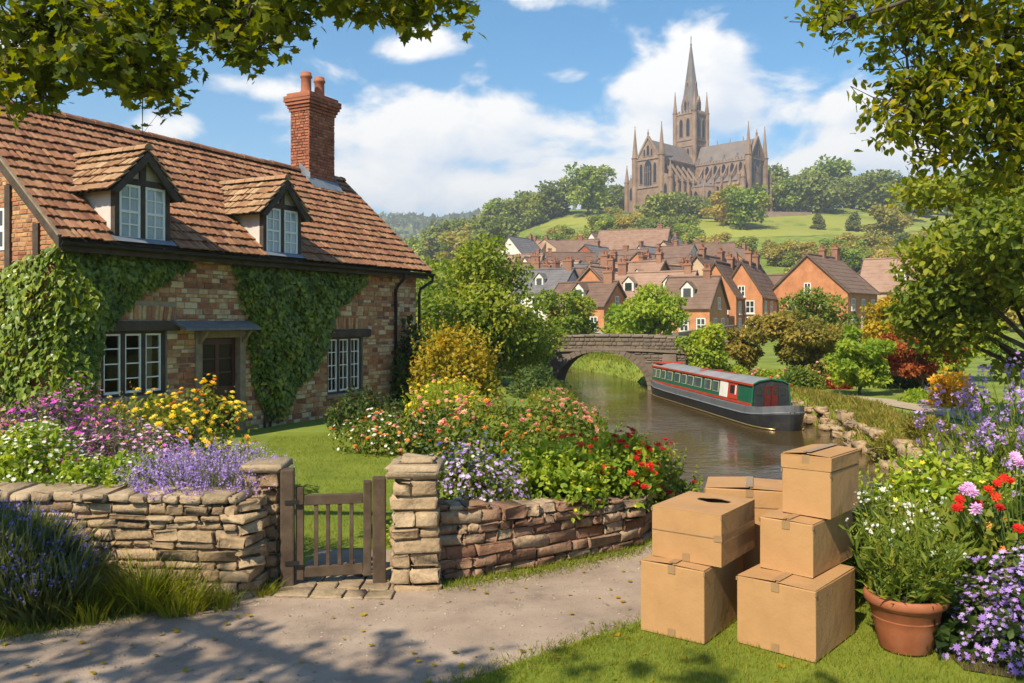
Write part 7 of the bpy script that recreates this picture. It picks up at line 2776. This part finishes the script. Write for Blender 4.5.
def build_cathedral():
    c = A(691, 209, 424)
    base = lz(c[0], c[1])
    root = empty('cathedral', (c[0], c[1], base), math.radians(-45), 'sandstone cathedral with tall central spire on the hilltop', 'cathedral')

    def gothic(p, n, w, h, name='lancet_window', proud=.06):
        p, n = np.asarray(p, float), np.asarray(n, float)
        ax = np.cross(np.array([0, 0, 1.0]), n)
        f = MB()
        f.prism(lancet(w + .7, h + .6), p - np.array([0, 0, .3]), ax, (0, 0, 1), n, proud + .12)
        fo = f.build(name, M['c_trim'], root)
        g = MB()
        g.prism(lancet(w, h), p + n * (proud + .10), ax, (0, 0, 1), n, .06)
        g.build('pane', M['c_glass'], fo)
        if w > 3:
            t = MB()
            for k in (-1, 0, 1):
                t.bar(p + ax * k * w / 4 + n * (proud + .2), p + ax * k * w / 4 + n * (proud + .2) + np.array([0, 0, h * .72]), .3, .2)
            t.bar(p - ax * w / 2 + n * (proud + .2) + np.array([0, 0, h * .5]), p + ax * w / 2 + n * (proud + .2) + np.array([0, 0, h * .5]), .3, .2)
            t.build('mullion', M['c_trim'], fo)

    def pinnacle(x, y, z0, z1, r, name='pinnacle', oct_=True, cap=.42):
        mb = MB()
        k = 8 if oct_ else 4
        zt = z1 - (z1 - z0) * cap
        mb.lathe([(r, z0), (r, zt - .3), (r * 1.25, zt - .25), (r * 1.25, zt), (r * .95, zt + .05), (.12, z1 - .6), (.3, z1 - .5), (.05, z1)], k, (x, y, 0))
        return mb.build(name, M['c_stone'], root)

    def gabled(name, axis_, a0, a1, hw, z0, eave, ridge, roof=True, parapet=True):
        """a long block with a pitched roof; axis_ 'x' or 'y'"""
        T = (lambda a, b, z: (a, b, z)) if axis_ == 'x' else (lambda a, b, z: (b, a, z))
        mb = MB()
        mb.add([T(a0, -hw, z0), T(a1, -hw, z0), T(a1, hw, z0), T(a0, hw, z0), T(a0, -hw, eave), T(a1, -hw, eave), T(a1, hw, eave), T(a0, hw, eave), T(a0, 0, ridge), T(a1, 0, ridge)],
               [(0, 1, 5, 4), (2, 3, 7, 6), (0, 4, 8, 7, 3), (1, 2, 6, 9, 5)])
        mb.build(name, M['c_stone'], root)
        mb = MB()
        for s in (-1, 1):
            mb.add([T(a0 + .5, s * (hw - .2), eave + .2), T(a1 - .5, s * (hw - .2), eave + .2), T(a1 - .5, 0, ridge + .25), T(a0 + .5, 0, ridge + .25),
                    T(a0 + .5, s * (hw - .2), eave - .6), T(a1 - .5, s * (hw - .2), eave - .6)], [(0, 1, 2, 3), (4, 5, 1, 0)])
        mb.build(name.split('_')[0] + '_roof', M['c_roof'], root)
        mb = MB()
        for s in (-1, 1):
            mb.bar(T(a0, s * (hw + .15), eave - .1), T(a1, s * (hw + .15), eave - .1), .5, .7)
            n = int(abs(a1 - a0) / 1.6)
            for k in range(n):
                a = a0 + (k + .5) * (a1 - a0) / n
                p = np.array(T(a, s * (hw + .2), eave + .6))
                mb.obox(p, (.4, 0, 0), (0, .25, 0) if axis_ == 'x' else (0, .4, 0), (0, 0, .45))
        mb.build('parapet', M['c_trim'], root)

    gabled('nave_wall', 'x', 4.5, 36, 7, -14, 20, 30)
    gabled('choir_wall', 'x', -26, -4.5, 7, -14, 20, 30)
    gabled('transept_wall', 'y', -36, -4.5, 7, -14, 20, 29.5)
    gabled('transept_wall', 'y', 4.5, 24, 7, -14, 20, 29.5)

    def aisle(x0, x1, y0, y1, lo, hi, axis_='x', n=5):
        """lean-to beside a tall wall, with buttresses, windows and pinnacles; y0 is the tall side"""
        T = (lambda a, b, z: (a, b, z)) if axis_ == 'x' else (lambda a, b, z: (b, a, z))
        mb = MB()
        mb.add([T(x0, y0, -14), T(x1, y0, -14), T(x1, y1, -14), T(x0, y1, -14), T(x0, y0, hi), T(x1, y0, hi), T(x1, y1, lo), T(x0, y1, lo)], [(2, 3, 7, 6), (0, 3, 7, 4), (1, 2, 6, 5)])
        mb.build('aisle_wall', M['c_stone'], root)
        mb = MB()
        s = math.copysign(.5, y1 - y0)
        mb.add([T(x0 - .2, y0, hi + .2), T(x1 + .2, y0, hi + .2), T(x1 + .2, y1 + s, lo + .0), T(x0 - .2, y1 + s, lo + .0)], [(0, 1, 2, 3)])
        mb.build('aisle_roof', M['c_roof'], root, fix=False)
        nd = np.array(T(0, math.copysign(1, y1 - y0), 0), float)
        for k in range(n + 1):
            a = x0 + (x1 - x0) * k / n
            b0, b1 = y1, y1 + math.copysign(1.8, y1 - y0)
            mb = MB()
            q = [T(a - .5, b0, -14), T(a + .5, b0, -14), T(a + .5, b1, -14), T(a - .5, b1, -14), T(a - .5, b0, lo + 1), T(a + .5, b0, lo + 1), T(a + .5, b1, lo - 2.2), T(a - .5, b1, lo - 2.2)]
            mb.add(q, [(0, 1, 5, 4), (1, 2, 6, 5), (2, 3, 7, 6), (3, 0, 4, 7), (4, 5, 6, 7)])
            mb.build('buttress', M['c_stone'], root)
            pp = T(a, y1 + math.copysign(.5, y1 - y0), 0)
            pinnacle(pp[0], pp[1], lo - 1.5, lo + 5.5, .62, oct_=False)
            # flying buttress
            mb = MB()
            mb.bar(T(a, y1, lo + 1.2), T(a, y0, min(hi + 4.5, 18)), .6, .9)
            mb.build('flying_buttress', M['c_trim'], root)
        for k in range(n):
            a = x0 + (x1 - x0) * (k + .5) / n
            gothic(T(a, y1, 1.5), nd, 1.8, lo - 4)
            gothic(T(a, y0, hi + 1.2), nd, 2.0, 19 - hi - 1.2)
    aisle(11.5, 34, -7, -12.5, 9.5, 13.5, 'x', 5)
    aisle(-32, -13.5, 7, 12.5, 9.5, 13.5, 'y', 4)
    aisle(-32, -13.5, -7, -12.5, 9.5, 13.5, 'y', 4)
    # chapel in the angle between nave and transept
    mb = MB()
    a = [(-8, 0), (8, 0), (8, 4), (4, 8), (-4, 8), (-8, 4)]
    mb.prism([(16 + x, -12.3 - y) for x, y in a], (0, 0, -14), (1, 0, 0), (0, 1, 0), (0, 0, 1), 21)
    mb.build('chapel_wall', M['c_stone'], root)
    mb = MB()
    V = [(16 + x * 1.03, -12.3 - y * 1.03, 7.1) for x, y in a] + [(16, -12.6, 10.5)]
    mb.add(V, [(i, (i + 1) % 6, 6) for i in range(6)])
    mb.build('chapel_roof', M['c_roof'], root)
    for x, y, n in ((16, -20.3, (0, -1, 0)), (10, -18.3, (-.707, -.707, 0)), (22, -18.3, (.707, -.707, 0))):
        gothic((x, y, .5), n, 2, 5)
    for x, y in ((12, -20.3), (20, -20.3), (24, -16.3), (8, -16.3)):
        pinnacle(x, y, -14, 10, .7, oct_=False, cap=.2)
    # west and transept fronts
    for ax_, pos, w in (('x', 36, 7), ('y', -36, 7)):
        T = (lambda a, b, z: (a, b, z)) if ax_ == 'x' else (lambda a, b, z: (b, a, z))
        n = np.array(T(math.copysign(1, pos), 0, 0), float)
        for s in (-1, 1):
            q = T(pos, s * (w + .6), 0)
            pinnacle(q[0], q[1], -14, 37.0, 1.5, 'turret', cap=.30)
            q = T(pos, s * (w + 5.4), 0)
            pinnacle(q[0], q[1], -14, 19, 1.2, 'turret', cap=.25)
            mb = MB()
            mb.add([T(pos - math.copysign(3, pos), s * w, -14), T(pos, s * w, -14), T(pos, s * (w + 5.6), -14), T(pos - math.copysign(3, pos), s * (w + 5.6), -14),
                    T(pos - math.copysign(3, pos), s * w, 14), T(pos, s * w, 14), T(pos, s * (w + 5.6), 10.5), T(pos - math.copysign(3, pos), s * (w + 5.6), 10.5)],
                   [(0, 1, 5, 4), (1, 2, 6, 5), (2, 3, 7, 6), (3, 0, 4, 7), (4, 5, 6, 7)])
            mb.build('front_wing', M['c_stone'], root)
            gothic(T(pos, s * (w + 2.8), 2), n, 1.7, 6)
            gothic(T(pos, s * 3.9, 9), n, 1.6, 9.5)
            gothic(T(pos, s * 2.1, 21.8), n, 1.0, 3.4)
        gothic(T(pos, 0, 8), n, 4.2, 12.5, 'great_window')
        gothic(T(pos, 0, 22), n, 1.4, 5)
        gothic(T(pos, 0, -3), n, 3.2, 7, 'portal')
        mb = MB()
        for s in (-1, 1):
            mb.bar(T(pos + .2, s * w, 20.2), T(pos + .2, 0, 31), 1.2, .8)
        for z in (7.2, 20.4):
            mb.bar(T(pos + math.copysign(.15, pos), -w, z), T(pos + math.copysign(.15, pos), w, z), .7, .6)
        mb.build('gable_coping', M['c_trim'], root)
        q = T(pos, 0, 0)
        pinnacle(q[0], q[1], 30, 34.5, .5, 'finial', oct_=False)
    # crossing tower
    h = 5.6
    mb = MB()
    mb.box(-h, h, -h, h, 14, 47, .5)
    tw = mb.build('tower', M['c_stone'], root)
    mb = MB()
    for z in (30.5, 33.5, 46.5):
        mb.box(-h - .35, h + .35, -h - .35, h + .35, z, z + .7, .5)
    for s in (-1, 1):
        for k in range(7):
            a = -h + .6 + k * (2 * h - 1.2) / 6
            mb.box(a - .45, a + .45, s * h - .3, s * h + .3, 47.2, 48.4)
            mb.box(s * h - .3, s * h + .3, a - .45, a + .45, 47.2, 48.4)
    mb.build('string_course', M['c_trim'], tw)
    for n in ((0, -1, 0), (1, 0, 0), (-1, 0, 0), (0, 1, 0)):
        n_ = np.array(n, float)
        ax = np.cross(np.array([0, 0, 1.0]), n_)
        for s in (-1, 1):
            gothic(n_ * h + ax * s * 2.0 + np.array([0, 0, 35.5]), n, 1.9, 9, 'belfry_window')
            gothic(n_ * h + ax * s * 2.0 + np.array([0, 0, 26]), n, 1.3, 3.6)
    for sx in (-1, 1):
        for sy in (-1, 1):
            pinnacle(sx * h, sy * h, 14, 58.5, 1.15, 'corner_turret', cap=.24)
    mb = MB()
    mb.lathe([(5.2, 47.2), (5.0, 48.6), (3.55, 58), (1.8, 71), (.35, 82), (.55, 82.3), (.12, 83)], 8)
    sp = mb.build('spire', M['c_spire'], root)
    mb = MB()
    mb.bar((0, 0, 82.5), (0, 0, 86.5), .28, .28)
    mb.bar((-.7, .7, 85.2), (.7, -.7, 85.2), .25, .25)
    mb.build('cross', M['c_spire'], sp)
    for k in range(4):
        a = k * math.pi / 2
        n_ = np.array([math.cos(a), math.sin(a), 0])
        ax = np.cross(np.array([0, 0, 1.0]), n_)
        for z, r, w, hh in ((48.4, 4.7, 2.6, 7.5), (60.5, 2.9, 1.2, 3.2)):
            mb = MB()
            mb.prism([(-w / 2, 0), (w / 2, 0), (w / 2, hh * .55), (0, hh), (-w / 2, hh * .55)], n_ * (r + .3) + np.array([0, 0, z]), ax, (0, 0, 1), -n_, 2.2)
            lu = mb.build('lucarne', M['c_stone'], root)
            mb = MB()
            mb.prism(lancet(w * .5, hh * .62), n_ * (r + .31) + np.array([0, 0, z + .3]), ax, (0, 0, 1), n_, .06)
            mb.build('pane', M['c_glass'], lu)
    for x in (8, 15, 22, 29):
        pinnacle(x, 0, 29.8, 32.2, .22, 'ridge_finial', oct_=False)
        mb = MB()
        mb.prism([(-.8, 0), (.8, 0), (0, 2)], (x, -6, 21.6), (1, 0, 0), (0, 0, 1), (0, 1, 0), 2.5)
        mb.build('roof_dormer', M['c_roof'], root)
    # pale terrace wall and steps in front of the west end
    p = A(782, 213, 372)
    mb = MB()
    mb.bar((-14, 0, .4), (14, 3, .4), 1.0, 2.6)
    mb.bar((-10, -5, -.9), (10, -2.5, -.9), 1.0, 2.4)
    tag(mb.build('terrace_wall', M['c_trim'], None, loc=(p[0], p[1], lz(p[0], p[1]))), 'pale terrace wall at the foot of the cathedral beside the meadow', 'wall')


build_cathedral()

# ================================================================== hillside trees: a few kinds, copied
KINDS = []
for k, (mat, H, cr, cz0, shape, lobes) in enumerate([('hill_a', 12, 5.4, 1.2, 'round', 26), ('hill_b', 11, 5.0, .8, 'dome', 30), ('hill_c', 10, 4.6, .6, 'round', 22), ('hill_d', 13, 5.2, 1.6, 'round', 34), ('hill_e', 11, 3.9, 1.0, 'cone', 28)]):
    cols = {'hill_a': [(.030, .058, .012), (.065, .110, .018), (.105, .155, .025), (.15, .19, .035)], 'hill_b': [(.022, .046, .014), (.048, .085, .020), (.078, .125, .026), (.11, .15, .035)],
            'hill_c': [(.050, .070, .014), (.10, .125, .022), (.15, .165, .03), (.19, .195, .045)], 'hill_d': [(.028, .062, .010), (.060, .118, .016), (.10, .165, .022), (.15, .20, .03)],
            'hill_e': [(.018, .036, .013), (.038, .066, .018), (.062, .095, .024), (.09, .12, .03)]}[mat]
    lm = leafmat(mat.replace('_', ' ') + ' leaf', cols, trans=.3, objrand=.35, gain=2.2)
    w, c = tree_meshes(900 + k, H=H, cr=cr, cz0=cz0, nleaf=2600, lsize=1.05, lobes=lobes, lobe=.36, leaf=T_QUAD, trunk_r=.4, shape=shape, limbs=7)
    KINDS.append((w.mesh('hill_tree_trunk', M['bark'], True), c.mesh('hill_tree_crown', lm, False, False), H))
_proto = {}


def hill_tree(px, d, h, kind, label, group, seed=0, off=0.0, wide=1.0):
    x = (px - CX) / F * d
    rng = np.random.default_rng(seed + int(px * 7) + int(d * 13))
    wm, cm, H = KINDS[kind]
    s = h / H
    loc = (x, d, lz(x, d) + off)
    if kind not in _proto:
        r = empty('hill_tree', loc, 0, label, 'tree', group)
        link('trunk', wm, r)
        link('crown', cm, r)
        r.scale = (s * wide, s * wide, s)
        _proto[kind] = r
        return r
    return dup(_proto[kind], loc, rng.uniform(0, 6.28), (s * wide, s * wide, s), label, group)


SPEC = [(588, 388, 22, 3, 'largest round green tree, standing alone on the skyline next to the cathedral transept'), (553, 400, 17, 1, 'dark round tree on the skyline beside the largest round tree'),
        (534, 395, 15, 0, 'bluish green tree on the skyline sloping down from the cathedral'), (828, 442, 26, 3, 'tall open crowned tree rising above the wood behind the meadow'),
        (868, 430, 18, 0, 'broad dark tree at the top edge of the meadow'), (822, 405, 14, 2, 'round lighter tree at the top corner of the meadow'), (777, 452, 24, 1, 'tall tree behind the west front of the cathedral'),
        (803, 440, 20, 0, 'mid green tree between the cathedral and the tall open crowned tree'), (745, 318, 16, 3, 'big green tree standing in the middle of the meadow below the nave'), (733, 332, 14, 2, 'rounded tree pressed against the big meadow tree'),
        (722, 345, 11, 2, 'small rounded tree at the edge of the meadow below the nave'), (908, 372, 10.5, 1, 'dark round tree on the meadow near the overhanging boughs'), (925, 385, 11, 0, 'brownish tree at the end of the meadow'),
        (854, 322, 7, 4, 'small dark pointed tree on the lower meadow edge'), (818, 325, 6, 4, 'lone small conifer on the lower meadow'), (890, 300, 12, 2, 'bushy olive tree below the meadow'),
        (700, 366, 9.5, 1, 'dark tree on the strip of grass below the cathedral chapel'), (690, 372, 8.5, 0, 'small tree with clear trunk below the cathedral chapel'), (760, 378, 9, 2, 'light green round tree before the west front'),
        (655, 330, 14, 0, 'full round tree under the transept front'), (675, 355, 11, 1, 'green tree before the transept wall')]
for k, (px, d, h, kd, lab) in enumerate(SPEC):
    hill_tree(px, d, h, kd, lab, None, 50 + k, wide=1.15)
rng = np.random.default_rng(123)


def belt(n, pxr, dr, hr, label, group, kinds=(0, 1, 2, 3), keep=None, wide=1.15, dpx=None):
    got = 0
    while got < n:
        px, d = rng.uniform(*pxr), rng.uniform(*dr)
        if keep and not keep(px, d):
            continue
        hill_tree(px, d, rng.uniform(*hr), int(rng.choice(kinds)), label, group, got, wide=wide * rng.uniform(.9, 1.2))
        got += 1


def off_meadow(px, d):
    r = (px - CX) / F
    x = r * d
    if .13 < r < .56 and 308 + 10 * math.sin(x * .05) < d < 392:
        return False
    return not (.035 < r < .115 and 325 + 500 * (.115 - r) < d < 392)


belt(64, (545, 960), (228, 274), (4.6, 7.4), 'round bushy tree in the wooded belt between the town roofs and the meadow', 'trees in the belt above the town roofs', keep=off_meadow, kinds=(0, 2, 2, 3))
belt(20, (600, 690), (285, 392), (5, 9), 'rounded tree on the slope between the small sunlit meadow and the cathedral', 'trees on the slope below the transept', keep=lambda p, d: off_meadow(p, d) and p < 640 or (p > 640 and d < 312))
belt(13, (640, 760), (386, 398), (5.0, 8.0), 'low tree in the row at the foot of the cathedral walls', 'trees at the foot of the cathedral', kinds=(0, 1, 2))
belt(26, (770, 1010), (398, 470), (12, 19), 'tall tree in the wood along the top of the meadow', 'trees along the top of the meadow', kinds=(0, 1, 1, 3))
belt(20, (590, 700), (425, 480), (10, 14), 'tree on the crest just behind the cathedral', 'trees behind the cathedral', kinds=(0, 1))
belt(66, (392, 560), (300, 640), (10, 16), 'woodland tree on the hillside above the big garden tree', 'trees on the wooded hillside', kinds=(0, 1, 2, 3), keep=lambda p, d: off_meadow(p, d) and p < 450 + d * .2)
belt(24, (500, 600), (236, 300), (4.5, 7.5), 'bushy tree among the topmost houses near the small meadow', 'trees among the topmost houses', keep=off_meadow)
belt(18, (505, 730), (128, 225), (3.5, 5.5), 'small garden tree between the town roofs', 'garden trees between the town roofs', kinds=(0, 2, 3), keep=lambda p, d: True, wide=1.1)
belt(10, (930, 1060), (60, 240), (5, 8), 'green tree behind the large tree on the far bank', 'trees beyond the tow path gardens', kinds=(0, 2, 3))
belt(12, (760, 960), (120, 240), (5, 8), 'leafy tree behind the tall brick houses', 'trees behind the brick houses', kinds=(0, 2, 3))
belt(6, (380, 440), (60, 180), (5, 8), 'tree beyond the gable of the cottage', 'trees beyond the cottage', kinds=(0, 1))

# far wooded ridge: one mass nobody could count
rg = np.random.default_rng(5)
n = 9000
y = rg.uniform(760, 1560, n)
x = rg.uniform(-.75, .75, n) * y
P = np.column_stack([x, y, land_z(x, y)])
mb = MB()
s = rg.uniform(8, 15, n)
for k in range(7):
    o = rvec(rg, n) * (s * .55)[:, None]
    o[:, 2] = np.abs(o[:, 2])
    place(mb, P + o, rvec(rg, n), unit(o + np.array([0, 0, 4.0])), s * rg.uniform(.6, 1.1, n), T_QUAD, np.clip(rg.normal(.45, .22, n), 0, 1))
tag(mb.build('far_wood', leafmat('far wood', [(.022, .045, .012), (.045, .080, .018), (.08, .12, .026)], trans=.25, objrand=0, gain=2.0), None, fix=False), kind='stuff')

# ================================================================== haze: even air round the whole scene
hm = bpy.data.materials.new('haze')
hm.use_nodes = True
nt = hm.node_tree
for q in list(nt.nodes):
    if q.type == 'BSDF_PRINCIPLED':
        nt.nodes.remove(q)
pv = nt.nodes.new('ShaderNodeVolumePrincipled')
pv.inputs['Color'].default_value = (.92, .95, 1.0, 1)
pv.inputs['Density'].default_value = .00046
pv.inputs['Anisotropy'].default_value = .25
nt.links.new(pv.outputs[0], nt.nodes['Material Output'].inputs['Volume'])
mb = MB()
mb.box(-2450, 2450, -170, 2400, -40, 205)
tag(mb.build('haze', hm), kind='stuff')

# ================================================================== loose gravel, fallen leaves, ragged verge edges
rng = np.random.default_rng(88)
T_PEB = (np.array([(.5, 0, 0), (0, .5, 0), (-.5, 0, 0), (0, -.5, 0), (0, 0, .3), (0, 0, -.2)]), [(0, 1, 4), (1, 2, 4), (2, 3, 4), (3, 0, 4)])
M['gravel'] = pmat('gravel', [(.13, .10, .075), (.28, .22, .165), (.42, .35, .28)], rough=.95, noise=.2, tint=.8, scale=6)
q = np.concatenate([scatter([(-5, 5.7), (-3.67, 6.12), (-2.48, 6.92), (-1.9, 7.4), (-.6, 7.26), (.44, 7.86), (1.28, 8.5), (2.2, 7.3), (.96, 6.35), (.33, 5.87), (-1.2, 4.6), (-5, 3.4)], 5200, rng)])
e = []
for a, b, k in (((-3.67, 6.12), (-2.48, 6.92), 500), ((-.6, 7.28), (.44, 7.84), 500), ((.44, 7.84), (1.28, 8.5), 500), ((-1.2, 4.62), (-.27, 5.36), 500), ((-.27, 5.36), (.96, 6.37), 700), ((.96, 6.37), (1.9, 7.1), 300)):
    t = rng.uniform(0, 1, k)[:, None]
    e.append(np.array(a) * (1 - t) + np.array(b) * t + rng.normal(0, .06, (k, 2)))
e = np.concatenate(e)
P = np.concatenate([q, e])
mb = MB()
P = np.column_stack([P, np.full(len(P), .007)])
place(mb, P, rvec(rng, len(P)) * np.array([1, 1, .15]), np.tile([0, 0, 1.0], (len(P), 1)), .006 + .022 * rng.uniform(0, 1, len(P)) ** 4, T_PEB, rng.uniform(0, 1, len(P)))
tag(mb.build('gravel', M['gravel'], None, fix=False), kind='stuff')
e2 = e + rng.normal(0, .05, e.shape)
grass_patch('verge_grass', np.column_stack([e2, np.full(len(e2), .006)]), .02, .075, M['grass'], 12, 1.0, lean=.9)
e3 = np.concatenate([e + rng.normal(0, .09, e.shape) for _ in range(2)])
grass_patch('verge_grass', np.column_stack([e3, np.full(len(e3), .006)]), .012, .05, M['grass'], 13, 1.0, lean=.9)
n = 170
P = scatter([(-5, 5.7), (-2.0, 7.15), (1.2, 8.3), (2.4, 7.4), (.96, 6.2), (2.6, 5.2), (-.4, 4.6), (-5, 3.6)], n, rng)
P = np.column_stack([P, np.full(n, .02)])
mb = MB()
place(mb, P, rvec(rng, n) * np.array([1, 1, .1]), rng.normal(0, .25, (n, 3)) + np.array([0, 0, 1]), rng.uniform(.03, .06, n), T_MAPLE, rng.uniform(0, 1, n))
tag(mb.build('fallen_leaves', M['leaf_autumn'], None, fix=False), kind='stuff')
